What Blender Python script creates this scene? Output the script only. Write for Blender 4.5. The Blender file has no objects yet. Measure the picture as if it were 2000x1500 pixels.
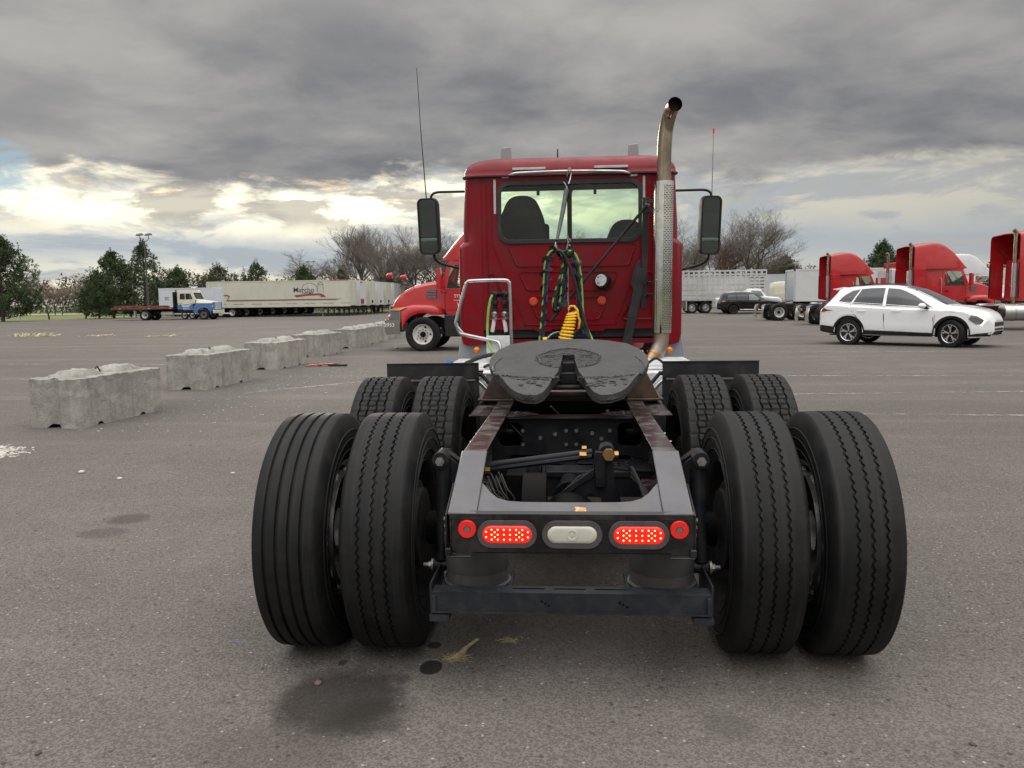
import bpy, math, random
from math import sin, cos, pi, radians, sqrt, atan2, tan
from mathutils import Vector, Matrix, noise
from mathutils.geometry import tessellate_polygon

random.seed(7)
S = bpy.context.scene
COL = S.collection
V = Vector

# ------------------------------------------------------------------ camera
cam_d = bpy.data.cameras.new('camera')
cam = bpy.data.objects.new('camera', cam_d)
COL.objects.link(cam)
cam_d.sensor_width = 36.0
cam_d.lens = 1580.2 / 2000 * 36.0
cam_d.clip_start = 0.05
cam_d.clip_end = 3000
cam.location = (0.0127, -3.4385, 1.4863)
YAW, PITCH, ROLL = 0.07428, 0.104516, -0.014255
_F = V((-sin(YAW) * cos(PITCH), cos(YAW) * cos(PITCH), -sin(PITCH)))
_r = V((cos(YAW), sin(YAW), 0)); _u = _r.cross(_F)
_R = _r * cos(ROLL) + _u * sin(ROLL); _U = _u * cos(ROLL) - _r * sin(ROLL)
cam.rotation_euler = Matrix((_R, _U, -_F)).transposed().to_euler()
S.camera = cam

# ------------------------------------------------------------------ world, sun, exposure
SUN_AZ = radians(-20.0)      # left of the truck's heading (+Y)
SUN_EL = radians(9.0)
SUN_DIR = V((sin(SUN_AZ) * cos(SUN_EL), cos(SUN_AZ) * cos(SUN_EL), sin(SUN_EL)))
S.view_settings.view_transform = 'Standard'
S.view_settings.look = 'None'
S.view_settings.gamma = 1
S.view_settings.use_curve_mapping = False
S.view_settings.exposure = 0.0

sun_d = bpy.data.lights.new('sun', 'SUN')
sun_d.energy = 0.6
sun_d.angle = radians(14)
sun_d.color = (1.0, 0.90, 0.74)
sun = bpy.data.objects.new('sun', sun_d)
COL.objects.link(sun)
sun.rotation_euler = SUN_DIR.to_track_quat('Z', 'Y').to_euler()
sun.location = SUN_DIR * 60

W = bpy.data.worlds.new('World')
S.world = W
W.use_nodes = True


class NT:
    """small node-tree helper"""
    def __init__(s, tree):
        s.t = tree; s.n = tree.nodes; s.l = tree.links

    def new(s, typ, **kw):
        n = s.n.new(typ)
        for k, v in kw.items():
            setattr(n, k, v)
        return n

    def put(s, sock, v):
        if v is None:
            return
        if hasattr(v, 'is_output'):
            s.l.new(v, sock)
        else:
            if isinstance(v, (tuple, list)) and len(v) == 3 and sock.type == 'RGBA':
                v = (*v, 1)
            sock.default_value = v

    def m(s, op, a, b=None, c=None, clamp=False):
        n = s.new('ShaderNodeMath', operation=op, use_clamp=clamp)
        for i, v in enumerate((a, b, c)):
            s.put(n.inputs[i], v)
        return n.outputs[0]

    def mix(s, f, a, b, mode='MIX'):
        n = s.new('ShaderNodeMix', data_type='RGBA', blend_type=mode)
        s.put(n.inputs[0], f); s.put(n.inputs[6], a); s.put(n.inputs[7], b)
        return n.outputs[2]

    def ss(s, v, a, b):
        n = s.new('ShaderNodeMapRange', interpolation_type='SMOOTHSTEP')
        s.put(n.inputs[0], v); s.put(n.inputs[1], a); s.put(n.inputs[2], b)
        return n.outputs[0]

    def lin(s, v, a, b, c=0.0, d=1.0):
        n = s.new('ShaderNodeMapRange')
        for i, x in enumerate((v, a, b, c, d)):
            s.put(n.inputs[i], x)
        return n.outputs[0]

    def noise(s, vec, scale, detail=4, rough=.5, dist=0.0):
        n = s.new('ShaderNodeTexNoise')
        s.put(n.inputs['Vector'], vec)
        n.inputs['Scale'].default_value = scale
        n.inputs['Detail'].default_value = detail
        n.inputs['Roughness'].default_value = rough
        n.inputs['Distortion'].default_value = dist
        return n.outputs[0]

    def comb(s, x, y, z):
        n = s.new('ShaderNodeCombineXYZ')
        for i, v in enumerate((x, y, z)):
            s.put(n.inputs[i], v)
        return n.outputs[0]

    def mapv(s, vec, loc=(0, 0, 0), rot=(0, 0, 0), scale=(1, 1, 1)):
        n = s.new('ShaderNodeMapping')
        s.put(n.inputs[0], vec)
        n.inputs[1].default_value = loc; n.inputs[2].default_value = rot; n.inputs[3].default_value = scale
        return n.outputs[0]


def build_world():
    t = NT(W.node_tree)
    t.n.clear()
    out = t.new('ShaderNodeOutputWorld')
    tc = t.new('ShaderNodeTexCoord')
    sep = t.new('ShaderNodeSeparateXYZ')
    t.l.new(tc.outputs['Generated'], sep.inputs[0])
    x, y, z = sep.outputs
    zc = t.m('MAXIMUM', z, 0.0)
    den = t.m('ADD', zc, 0.17)
    px = t.m('DIVIDE', x, den); py = t.m('DIVIDE', y, den)
    P = t.comb(px, py, 0.0)                       # cloud deck seen in perspective
    # deck shading
    n1 = t.noise(t.mapv(P, loc=(3.1, 7.7, 0), rot=(0, 0, .3), scale=(.75, .80, 1)), 1.0, 8, .54, .30)
    n2 = t.noise(t.mapv(P, loc=(1.7, 2.2, 0), rot=(0, 0, -.2), scale=(2.1, 2.3, 1)), 1.1, 8, .56, .25)
    dk = t.m('ADD', t.m('MULTIPLY', t.ss(n1, .36, .64), .62), t.m('MULTIPLY', t.ss(n2, .34, .66), .38))
    dk = t.lin(dk, .05, .95)
    dk = t.m('MINIMUM', t.m('MAXIMUM', dk, 0.0), 1.0)
    deck = t.mix(dk, (.200, .205, .222), (.455, .440, .420))
    # azimuth relative to the sun behind the clouds
    sx, sy = SUN_DIR.x, SUN_DIR.y
    r = t.m('SQRT', t.m('ADD', t.m('MULTIPLY', x, x), t.m('MULTIPLY', y, y)))
    ca = t.m('DIVIDE', t.m('ADD', t.m('MULTIPLY', x, sx), t.m('MULTIPLY', y, sy)), t.m('MAXIMUM', r, .001))
    az = t.ss(ca, .45, .985)
    azt = t.ss(ca, .87, .988)
    # ragged lower edge of the deck, brighter gap beneath it
    lowc = t.comb(t.m('MULTIPLY', x, 4.4), t.m('MULTIPLY', y, 4.4), t.m('MULTIPLY', z, 13.0))
    ne = t.noise(lowc, 1.5, 8, .6, .35)
    edge = t.m('ADD', z, t.m('MULTIPLY', t.m('SUBTRACT', ne, .5), .14))
    low = t.m('SUBTRACT', 1.0, t.ss(edge, .118, .152))
    nb = t.noise(t.mapv(lowc, loc=(5, 2, 1), scale=(1.1, 1.1, 1.5)), 1.6, 9, .58, .35)
    nb2 = t.ss(nb, .45, .57)
    warm = t.mix(azt, (.70, .66, .53), (1.28, 1.15, .84))
    cool = t.mix(az, (.45, .435, .395), (.44, .47, .50))
    bright = t.m('MULTIPLY', nb2, t.m('ADD', .34, t.m('MULTIPLY', az, .66)))
    lowcol = t.mix(bright, cool, warm)
    # haze of light round the hidden sun
    d3 = t.new('ShaderNodeVectorMath', operation='DOT_PRODUCT')
    t.l.new(tc.outputs['Generated'], d3.inputs[0])
    g = V((sin(radians(-17)) * cos(radians(6.5)), cos(radians(-17)) * cos(radians(6.5)), sin(radians(6.5))))
    d3.inputs[1].default_value = g
    def gauss(v, c0, s0):
        q = t.m('DIVIDE', t.m('SUBTRACT', v, c0), s0)
        return t.m('POWER', 2.718, t.m('MULTIPLY', t.m('MULTIPLY', q, q), -1.0))
    # blue-grey cloud bank low down, white-gold break above it
    wob = t.m('MULTIPLY', t.m('SUBTRACT', ne, .5), .05)
    bank = t.m('MULTIPLY', gauss(t.m('ADD', z, wob), .060, .028), t.ss(nb, .30, .52))
    lowcol = t.mix(t.m('MULTIPLY', bank, .85), lowcol, t.mix(az, (.37, .385, .405), (.42, .49, .545)))
    brk = t.m('MULTIPLY', gauss(t.m('ADD', z, t.m('MULTIPLY', wob, .8)), .112, .026), azt)
    brk = t.m('MULTIPLY', brk, t.lin(nb, .36, .54, .10, 1.15), clamp=True)
    lowcol = t.mix(brk, lowcol, (1.45, 1.36, 1.05))
    cum = t.m('MULTIPLY', t.ss(t.noise(t.mapv(lowc, loc=(9, 4, 2), scale=(1.4, 1.4, 1.2)), 1.5, 8, .56, .25), .50, .57), t.m('MULTIPLY', azt, .75))
    lowcol = t.mix(t.m('MULTIPLY', cum, t.ss(z, .075, .10)), lowcol, (.46, .43, .38))
    # yellowish strip right above the trees
    hz = t.m('SUBTRACT', 1.0, t.ss(z, .0, .05))
    lowcol = t.mix(t.m('MULTIPLY', hz, t.m('ADD', .1, t.m('MULTIPLY', az, .35))), lowcol, (.85, .74, .50))
    cloud = t.mix(low, deck, lowcol)
    # overcast sky is brighter towards the zenith (beyond the top of the frame)
    zen = t.m('ADD', 1.0, t.m('MULTIPLY', t.ss(z, .33, .90), 5.2))
    back = t.m('MULTIPLY', t.m('SUBTRACT', 1.0, t.ss(ca, -.75, .55)), t.ss(z, -.02, .25))
    zen = t.m('ADD', zen, t.m('MULTIPLY', back, 1.3))
    cs = t.new('ShaderNodeVectorMath', operation='SCALE')
    t.l.new(cloud, cs.inputs[0]); t.l.new(zen, cs.inputs['Scale'])
    bgc = t.new('ShaderNodeBackground'); t.l.new(cs.outputs[0], bgc.inputs[0]); bgc.inputs[1].default_value = 1.0
    sky = t.new('ShaderNodeTexSky', sky_type='NISHITA')
    sky.sun_disc = False
    sky.sun_elevation = SUN_EL
    sky.sun_rotation = SUN_AZ
    bgs = t.new('ShaderNodeBackground'); t.l.new(sky.outputs[0], bgs.inputs[0]); bgs.inputs[1].default_value = 0.07
    # gaps where clear sky shows through
    d4 = t.new('ShaderNodeVectorMath', operation='DOT_PRODUCT')
    t.l.new(tc.outputs['Generated'], d4.inputs[0])
    d4.inputs[1].default_value = (sin(radians(-36)) * cos(radians(7.6)), cos(radians(-36)) * cos(radians(7.6)), sin(radians(7.6)))
    hole = t.ss(t.m('ADD', d4.outputs['Value'], t.m('MULTIPLY', t.m('SUBTRACT', ne, .5), .0040)), .9989, .9998)
    hole = t.m('MULTIPLY', hole, t.ss(t.noise(t.mapv(lowc, loc=(2, 8, 3)), 2.4, 7, .62, .6), .42, .58))
    gap = t.m('MULTIPLY', t.m('SUBTRACT', 1.0, t.ss(nb, .34, .43)), t.m('MULTIPLY', t.ss(z, .07, .11), low))
    mx = t.new('ShaderNodeMixShader')
    t.l.new(t.m('MULTIPLY', gap, .45), mx.inputs[0])
    holem = t.mix(t.m('MULTIPLY', hole, .8), cs.outputs[0], (.36, .55, .66))
    t.l.new(holem, bgc.inputs[0]); t.l.new(bgc.outputs[0], mx.inputs[1]); t.l.new(bgs.outputs[0], mx.inputs[2])
    t.l.new(mx.outputs[0], out.inputs[0])


build_world()

# ------------------------------------------------------------------ materials
MATS = {}


def pm(name, col, rough=.5, metal=0.0, var=0.0, vs=6.0, bump=0.0, bs=60.0, coat=0.0, dirt=None, spec=.5, emit=None, rv=0.0, scale=(1, 1, 1)):
    """principled material with noise variation, dirt film and fine relief"""
    if name in MATS:
        return MATS[name]
    mt = bpy.data.materials.new(name)
    mt.use_nodes = True
    t = NT(mt.node_tree)
    b = t.n['Principled BSDF']
    c = (*col, 1)
    b.inputs['Roughness'].default_value = rough
    b.inputs['Metallic'].default_value = metal
    b.inputs['Specular IOR Level'].default_value = spec
    b.inputs['Coat Weight'].default_value = coat
    b.inputs['Coat Roughness'].default_value = .06
    b.inputs['Base Color'].default_value = c
    tc = None
    if var or bump or dirt or rv:
        tc = t.new('ShaderNodeTexCoord').outputs['Object']
        if scale != (1, 1, 1):
            tc = t.mapv(tc, scale=scale)
    cur = c
    if var:
        f = t.noise(tc, vs, 5, .6)
        f = t.lin(f, .3, .7)
        cur = t.mix(f, tuple(max(0, k * (1 - var)) for k in col), tuple(min(1, k * (1 + var)) for k in col))
    if dirt:
        dc, amt, ds = dirt
        f = t.noise(tc, ds, 7, .65, .4)
        f = t.m('MULTIPLY', t.ss(f, .42, .66), amt)
        cur = t.mix(f, cur, dc)
        t.l.new(t.m('ADD', rough, t.m('MULTIPLY', f, max(0, .8 - rough)), clamp=True), b.inputs['Roughness'])
    if cur is not c:
        t.l.new(cur, b.inputs['Base Color'])
    if rv and not dirt:
        t.l.new(t.lin(t.noise(tc, vs * 1.7, 5), .3, .7, rough - rv, rough + rv), b.inputs['Roughness'])
    if bump:
        bn = t.new('ShaderNodeBump')
        bn.inputs['Strength'].default_value = 1.0
        bn.inputs['Distance'].default_value = bump
        t.l.new(t.noise(tc, bs, 5, .6), bn.inputs['Height'])
        t.l.new(bn.outputs[0], b.inputs['Normal'])
    if emit:
        b.inputs['Emission Color'].default_value = (*emit[0], 1)
        b.inputs['Emission Strength'].default_value = emit[1]
    MATS[name] = mt
    return mt


def glass_mat(name, tint, refl=.9, dark=0.0):
    mt = bpy.data.materials.new(name)
    mt.use_nodes = True
    t = NT(mt.node_tree)
    t.n.remove(t.n['Principled BSDF'])
    tr = t.new('ShaderNodeBsdfTransparent'); tr.inputs[0].default_value = (*tint, 1)
    gl = t.new('ShaderNodeBsdfGlossy'); gl.inputs['Roughness'].default_value = .02; gl.inputs[0].default_value = (refl, refl, refl, 1)
    fr = t.new('ShaderNodeFresnel'); fr.inputs[0].default_value = 1.5
    mx = t.new('ShaderNodeMixShader')
    t.l.new(fr.outputs[0], mx.inputs[0]); t.l.new(tr.outputs[0], mx.inputs[1]); t.l.new(gl.outputs[0], mx.inputs[2])
    t.l.new(mx.outputs[0], t.n['Material Output'].inputs[0])
    MATS[name] = mt
    return mt


RUBBER = pm('rubber', (.0080, .0080, .0085), .60, var=.35, vs=9, bump=.0006, bs=140, dirt=((.021, .020, .0190), .6, 5), spec=.26)


def rubber_wear():
    """bands of wear and dust that run round the tread"""
    t = NT(RUBBER.node_tree); b = t.n['Principled BSDF']
    src = b.inputs['Base Color'].links[0].from_socket
    tc = t.new('ShaderNodeTexCoord').outputs['Object']
    n = t.noise(t.mapv(tc, scale=(42, 1.6, 1.6)), 1.0, 5, .6)
    n2 = t.noise(tc, 55, 4, .6)
    c = t.mix(t.m('MULTIPLY', t.ss(n, .50, .68), .50), src, (.026, .0245, .023))
    c = t.mix(t.m('MULTIPLY', t.ss(n2, .66, .76), .5), c, (.060, .055, .050))
    t.l.new(c, b.inputs['Base Color'])


rubber_wear()
SIDEW = pm('sidewall', (.018, .019, .020), .5, var=.3, vs=8, bump=.0008, bs=90, dirt=((.05, .045, .04), .5, 4), spec=.5)
REDM = pm('maroon_paint', (.190, .0022, .0085), .34, var=.08, vs=2, coat=.13, dirt=((.115, .022, .022), .5, 2.6), spec=.2)
REDL = pm('bright_red_paint', (.50, .010, .012), .32, var=.05, vs=2, coat=.7, dirt=((.36, .10, .09), .12, 2), spec=.5)
BLK = pm('black_chassis_paint', (.009, .0095, .011), .40, var=.4, vs=7, bump=.0006, bs=60, dirt=((.038, .034, .031), .5, 6), spec=.26)
BLKG = pm('black_gloss_steel', (.009, .0085, .010), .26, var=.4, vs=5, bump=.0010, bs=14, coat=.15, dirt=((.048, .040, .040), .5, 9), spec=.35)
RAILM = pm('frame_paint', (.026, .009, .012), .30, var=.6, vs=6, bump=.0015, bs=18, coat=.25, dirt=((.115, .105, .10), .75, 9))
TAILM = pm('tail_plate_paint', (.085, .084, .094), .36, var=.25, vs=6, bump=.0007, bs=40, dirt=((.15, .13, .12), .5, 8))
BLUEB = pm('blue_black_steel', (.0075, .009, .013), .44, var=.4, vs=6, bump=.0008, bs=40, dirt=((.034, .031, .027), .45, 7), spec=.25)
BEAMM = pm('beam_steel', (.017, .021, .028), .5, var=.15, vs=8, bump=.0008, bs=30, dirt=((.055, .053, .05), .35, 16), spec=.35)
PLAST = pm('black_plastic', (.010, .010, .011), .5, var=.3, vs=8, bump=.0004, bs=120, dirt=((.045, .042, .038), .35, 5), spec=.4)
PANELB = pm('black_panel', (.008, .009, .011), .45, var=.3, vs=4, dirt=((.06, .055, .05), .35, 6))
CHROME = pm('chrome', (.68, .67, .65), .06, 1.0, var=.05, vs=5, bump=.0008, bs=9, dirt=((.30, .26, .2), .22, 8))
CHROMED = pm('brushed_steel', (.50, .50, .50), .28, 1.0, var=.15, vs=12, dirt=((.3, .28, .26), .4, 9))
ALU = pm('aluminium', (.62, .62, .61), .30, 1.0, var=.1, vs=8, dirt=((.35, .33, .3), .45, 5))
TAPEG = pm('grey_marker_plate', (.27, .29, .29), .5)
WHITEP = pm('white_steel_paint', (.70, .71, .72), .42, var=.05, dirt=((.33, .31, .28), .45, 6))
GREYPL = pm('grey_fairing_plastic', (.27, .30, .34), .52, var=.1, vs=3, dirt=((.42, .42, .41), .6, 4))
EXHM = pm('hot_steel', (.36, .29, .21), .17, 1.0, var=.45, vs=7, dirt=((.14, .10, .07), .5, 5), scale=(1, 1, .4))
EXHR = pm('rusty_steel', (.26, .17, .12), .55, .6, var=.4, vs=9, dirt=((.16, .08, .045), .7, 8))
BRONZE = pm('bronze_clamp', (.42, .26, .15), .28, 1.0, var=.3, vs=9)
GREASE = None
RUST = pm('rusty_bracket', (.10, .062, .045), .6, .2, var=.5, vs=12, bump=.002, bs=35, dirt=((.045, .04, .04), .7, 10))
DARK = pm('underbody_dark', (.007, .007, .008), .8, var=.5, vs=9, dirt=((.020, .017, .016), .5, 8), spec=.10)
REFRED = pm('red_reflector', (.85, .022, .014), .28, coat=.4)
GROM = pm('lamp_grommet_rubber', (.075, .066, .066), .45, var=.2, vs=20)
REFREDL = pm('marker_lamp_red', (.62, .055, .022), .3, coat=.5)
LEDRED = pm('tail_lamp_red', (.62, .0, .0), .22, coat=.6, emit=((1, .012, .008), .95))
LEDDOT = pm('lit_diode', (1, .45, .2), .3, emit=((1, .50, .14), 7.0))
LENSW = pm('clear_lens', (.56, .56, .47), .18, coat=.6, var=.08, vs=14)
AMBER = pm('amber_lens', (.75, .20, .01), .25, coat=.5)
GASKET = pm('window_gasket', (.016, .017, .018), .5, dirt=((.08, .08, .08), .3, 8))
INTER = pm('cab_interior', (.024, .024, .026), .8)
SEATM = pm('seat_fabric', (.014, .014, .016), .9, var=.3, vs=30)
MIRR = pm('mirror_glass', (.16, .19, .19), .03, 1.0)
MIRC = pm('convex_mirror_glass', (.62, .64, .64), .03, 1.0)
YEL = pm('yellow_hose', (.92, .56, .015), .34, var=.08, vs=20, dirt=((.45, .28, .08), .25, 14))
GRN = pm('green_hose', (.17, .40, .08), .42, dirt=((.12, .16, .07), .4, 14))
BLU = pm('blue_hose', (.03, .10, .32), .42)
HOSEB = pm('black_hose', (.013, .0135, .014), .52, var=.3, vs=20, dirt=((.05, .046, .042), .4, 12), spec=.3)
TAPE = pm('reflective_tape', (.50, .52, .53), .35, .2, dirt=((.25, .24, .22), .4, 20))
NUTM = pm('zinc_bolt', (.38, .38, .37), .38, 1.0, dirt=((.12, .1, .08), .5, 40))
NUTY = pm('yellow_zinc_nut', (.48, .27, .10), .38, .9, dirt=((.14, .09, .05), .5, 30))
GLASS = glass_mat('window_glass', (.86, .98, .86))
GLASSD = glass_mat('dark_glass', (.30, .36, .34))
TINT = pm('tinted_glass', (.012, .017, .024), .04, coat=.3, spec=.9)
HEADL = pm('headlamp_glass', (.20, .21, .22), .10, .3, coat=1)
TXTW = pm('white_lettering', (.74, .74, .73), .5)
TXTD = pm('dark_lettering', (.045, .05, .055), .5)


# ------------------------------------------------------------------ geometry helpers
def spline(pts, n=6, closed=False):
    P = [V(p) for p in pts]
    o = []
    N = len(P)
    rng = range(N if closed else N - 1)
    for i in rng:
        if closed:
            a, b, c, d = P[(i - 1) % N], P[i], P[(i + 1) % N], P[(i + 2) % N]
        else:
            a, b, c, d = P[max(i - 1, 0)], P[i], P[i + 1], P[min(i + 2, N - 1)]
        for k in range(n):
            t = k / n
            o.append(.5 * ((2 * b) + (c - a) * t + (2 * a - 5 * b + 4 * c - d) * t * t + (3 * b - a - 3 * c + d) * t ** 3))
    if not closed:
        o.append(P[-1])
    return o


def rrect(x0, x1, y0, y1, r, n=5):
    """rounded rectangle outline"""
    o = []
    for cx, cy, a in ((x1 - r, y1 - r, 0), (x0 + r, y1 - r, 90), (x0 + r, y0 + r, 180), (x1 - r, y0 + r, 270)):
        for k in range(n + 1):
            t = radians(a + 90 * k / n)
            o.append((cx + r * cos(t), cy + r * sin(t)))
    return o


def stadium(cx, cy, w, h, n=10):
    r = h / 2
    return rrect(cx - w / 2, cx + w / 2, cy - r, cy + r, r * .999, n)


def circ2(cx, cy, r, n=16, ry=None):
    ry = ry or r
    return [(cx + r * cos(2 * pi * k / n), cy + ry * sin(2 * pi * k / n)) for k in range(n)]


PL = {'xy': lambda u, v, w: (u, v, w), 'xz': lambda u, v, w: (u, w, v), 'yz': lambda u, v, w: (w, u, v)}


class G:
    def __init__(s):
        s.v = []; s.f = []; s.mi = []; s.c = 0; s.X = None

    def m(s, i):
        s.c = i
        return s

    def add(s, vs, fs):
        o = len(s.v)
        if s.X is not None:
            vs = [s.X @ V(p) for p in vs]
        s.v.extend([tuple(p) for p in vs])
        s.f.extend([tuple(i + o for i in f) for f in fs])
        s.mi.extend([s.c] * len(fs))
        return s

    def box(s, x0, x1, y0, y1, z0, z1):
        s.add([(x0, y0, z0), (x1, y0, z0), (x1, y1, z0), (x0, y1, z0), (x0, y0, z1), (x1, y0, z1), (x1, y1, z1), (x0, y1, z1)],
              [(0, 3, 2, 1), (4, 5, 6, 7), (0, 1, 5, 4), (1, 2, 6, 5), (2, 3, 7, 6), (3, 0, 4, 7)])
        return s

    def beam(s, p, q, w, h, up=(0, 0, 1)):
        """rectangular bar from p to q, w across, h along up"""
        p, q = V(p), V(q)
        d = (q - p).normalized()
        r = d.cross(V(up)).normalized(); u = r.cross(d)
        r *= w / 2; u *= h / 2
        vs = [p - r - u, p + r - u, p + r + u, p - r + u, q - r - u, q + r - u, q + r + u, q - r + u]
        s.add(vs, [(0, 1, 2, 3), (7, 6, 5, 4), (0, 4, 5, 1), (1, 5, 6, 2), (2, 6, 7, 3), (3, 7, 4, 0)])
        return s

    def cyl(s, p, q, r, r2=None, n=14, caps=True):
        return s.tube([p, q], [r, r if r2 is None else r2], n, caps=caps)

    def tube(s, pts, r, n=8, closed=False, caps=True, flat=1.0):
        P = [V(p) for p in pts]
        N = len(P)
        R = r if isinstance(r, (list, tuple)) else [r] * N
        vs = []; up = None
        for i in range(N):
            if closed:
                d = P[(i + 1) % N] - P[(i - 1) % N]
            else:
                d = P[min(i + 1, N - 1)] - P[max(i - 1, 0)]
            if d.length < 1e-9:
                d = V((0, 0, 1))
            d.normalize()
            if up is None:
                up = V((0, 0, 1)) if abs(d.z) < .9 else V((0, 1, 0))
            a = d.cross(up).normalized(); b = a.cross(d).normalized(); up = b
            for k in range(n):
                t = 2 * pi * k / n
                vs.append(P[i] + a * (cos(t) * R[i]) + b * (sin(t) * R[i] * flat))
        fs = []
        for i in range(N if closed else N - 1):
            j = (i + 1) % N
            for k in range(n):
                l = (k + 1) % n
                fs.append((i * n + k, j * n + k, j * n + l, i * n + l))
        if caps and not closed:
            fs.append(tuple(range(n))); fs.append(tuple((N - 1) * n + k for k in reversed(range(n))))
        return s.add(vs, fs)

    def lathe(s, prof, o=(0, 0, 0), axis='z', n=24, closed=False, a0=0, a1=2 * pi):
        full = abs(a1 - a0 - 2 * pi) < 1e-6
        rows = n if full else n + 1
        vs = []
        for i in range(rows):
            t = a0 + (a1 - a0) * i / n
            for r, h in prof:
                a, b = r * cos(t), r * sin(t)
                p = {'z': (a, b, h), 'x': (h, a, b), 'y': (b, h, a)}[axis]
                vs.append((p[0] + o[0], p[1] + o[1], p[2] + o[2]))
        m = len(prof); fs = []
        for i in range(n):
            j = (i + 1) % rows
            for k in range(m if closed else m - 1):
                l = (k + 1) % m
                fs.append((i * m + k, j * m + k, j * m + l, i * m + l))
        return s.add(vs, fs)

    def plate(s, outer, holes=(), plane='xy', a=0.0, b=.01, fn=None):
        """extruded outline with holes; plane name or mapping fn(u,v,w)"""
        fn = fn or PL[plane]
        loops = [outer] + list(holes)
        flat = [p for l in loops for p in l]
        tris = tessellate_polygon([[V((p[0], p[1], 0)) for p in l] for l in loops])
        n = len(flat)
        vs = [fn(p[0], p[1], a) for p in flat] + [fn(p[0], p[1], b) for p in flat]
        fs = [tuple(t) for t in tris] + [tuple(i + n for i in reversed(t)) for t in tris]
        o = 0
        for l in loops:
            m = len(l)
            for i in range(m):
                j = (i + 1) % m
                fs.append((o + i, o + j, n + o + j, n + o + i))
            o += m
        return s.add(vs, fs)

    def sheet(s, outer, holes=(), fn=None, plane='xy', w=0.0):
        fn = fn or PL[plane]
        loops = [outer] + list(holes)
        flat = [p for l in loops for p in l]
        tris = tessellate_polygon([[V((p[0], p[1], 0)) for p in l] for l in loops])
        return s.add([fn(p[0], p[1], w) for p in flat], [tuple(t) for t in tris])

    def fine(s, outer, fn, w=0.0, step=.12, holes=()):
        """outline filled with small triangles before it is mapped onto a curved surface"""
        loops = [outer] + list(holes)
        pts = [V((p[0], p[1])) for l in loops for p in l]
        tris = [tuple(t) for t in tessellate_polygon([[V((p[0], p[1], 0)) for p in l] for l in loops])]
        for _ in range(6):
            mid = {}; new = []; again = False

            def split_(a, b):
                k = (min(a, b), max(a, b))
                if (pts[a] - pts[b]).length <= step:
                    return None
                if k not in mid:
                    mid[k] = len(pts); pts.append((pts[a] + pts[b]) / 2)
                return mid[k]
            for a, b, c in tris:
                ab, bc, ca = split_(a, b), split_(b, c), split_(c, a)
                n = sum(q is not None for q in (ab, bc, ca))
                if n:
                    again = True
                if n == 0:
                    new.append((a, b, c))
                elif n == 3:
                    new += [(a, ab, ca), (ab, b, bc), (ca, bc, c), (ab, bc, ca)]
                else:
                    while ab is None or (n == 2 and ca is not None and bc is None):
                        a, b, c, ab, bc, ca = b, c, a, bc, ca, ab
                    if n == 1:
                        new += [(a, ab, c), (ab, b, c)]
                    else:
                        new += [(a, ab, c), (ab, bc, c), (ab, b, bc)]
            tris = new
            if not again:
                break
        return s.add([fn(p.x, p.y, w) for p in pts], tris)

    def loft(s, rings, closed=True, caps=True):
        n = len(rings[0]); vs = [p for r in rings for p in r]; fs = []
        for i in range(len(rings) - 1):
            for k in range(n if closed else n - 1):
                l = (k + 1) % n
                fs.append((i * n + k, i * n + l, (i + 1) * n + l, (i + 1) * n + k))
        if caps:
            fs.append(tuple(reversed(range(n)))); fs.append(tuple((len(rings) - 1) * n + k for k in range(n)))
        return s.add(vs, fs)

    def nut(s, p, d, r=.012, h=.012):
        d = V(d).normalized(); p = V(p)
        return s.tube([p, p + d * h], r, 6)

    def ball(s, c, r, n=10, sc=(1, 1, 1)):
        pr = [(sin(pi * k / (n // 2 + 1)), -cos(pi * k / (n // 2 + 1))) for k in range(n // 2 + 2)]
        vs = []; m = len(pr)
        for i in range(n):
            t = 2 * pi * i / n
            for a, h in pr:
                vs.append((c[0] + a * cos(t) * r * sc[0], c[1] + a * sin(t) * r * sc[1], c[2] + h * r * sc[2]))
        fs = [(i * m + k, ((i + 1) % n) * m + k, ((i + 1) % n) * m + k + 1, i * m + k + 1) for i in range(n) for k in range(m - 1)]
        return s.add(vs, fs)

    def mesh(s, name, mats, smooth=35, normals=True):
        me = bpy.data.meshes.new(name)
        me.from_pydata(s.v, [], s.f)
        mats = mats if isinstance(mats, (list, tuple)) else [mats]
        for k in mats:
            me.materials.append(k)
        if len(mats) > 1:
            me.polygons.foreach_set('material_index', s.mi)
        if normals:
            import bmesh
            bm = bmesh.new(); bm.from_mesh(me)
            bmesh.ops.recalc_face_normals(bm, faces=bm.faces)
            bm.to_mesh(me); bm.free()
        if smooth:
            me.shade_smooth()
            me.set_sharp_from_angle(angle=radians(smooth))
        me.update()
        return me

    def clusters(s):
        """far-apart groups of loose pieces: list of face index lists"""
        n = len(s.v)
        par = list(range(n))

        def find(a):
            while par[a] != a:
                par[a] = par[par[a]]
                a = par[a]
            return a
        for f in s.f:
            a = find(f[0])
            for b in f[1:]:
                b = find(b)
                if a != b:
                    par[b] = a
        comp = {}
        for i, f in enumerate(s.f):
            comp.setdefault(find(f[0]), []).append(i)
        if len(comp) < 2 or len(comp) > 160:
            return None
        L = list(comp.values())
        bb = []
        for fl in L:
            P = [s.v[k] for i in fl for k in s.f[i]]
            bb.append(([min(p[q] for p in P) for q in range(3)], [max(p[q] for p in P) for q in range(3)]))
        m = len(L)
        g = list(range(m))

        def fg(a):
            while g[a] != a:
                a = g[a]
            return a
        sz = [sqrt(sum((b[1][q] - b[0][q]) ** 2 for q in range(3))) for b in bb]
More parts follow.
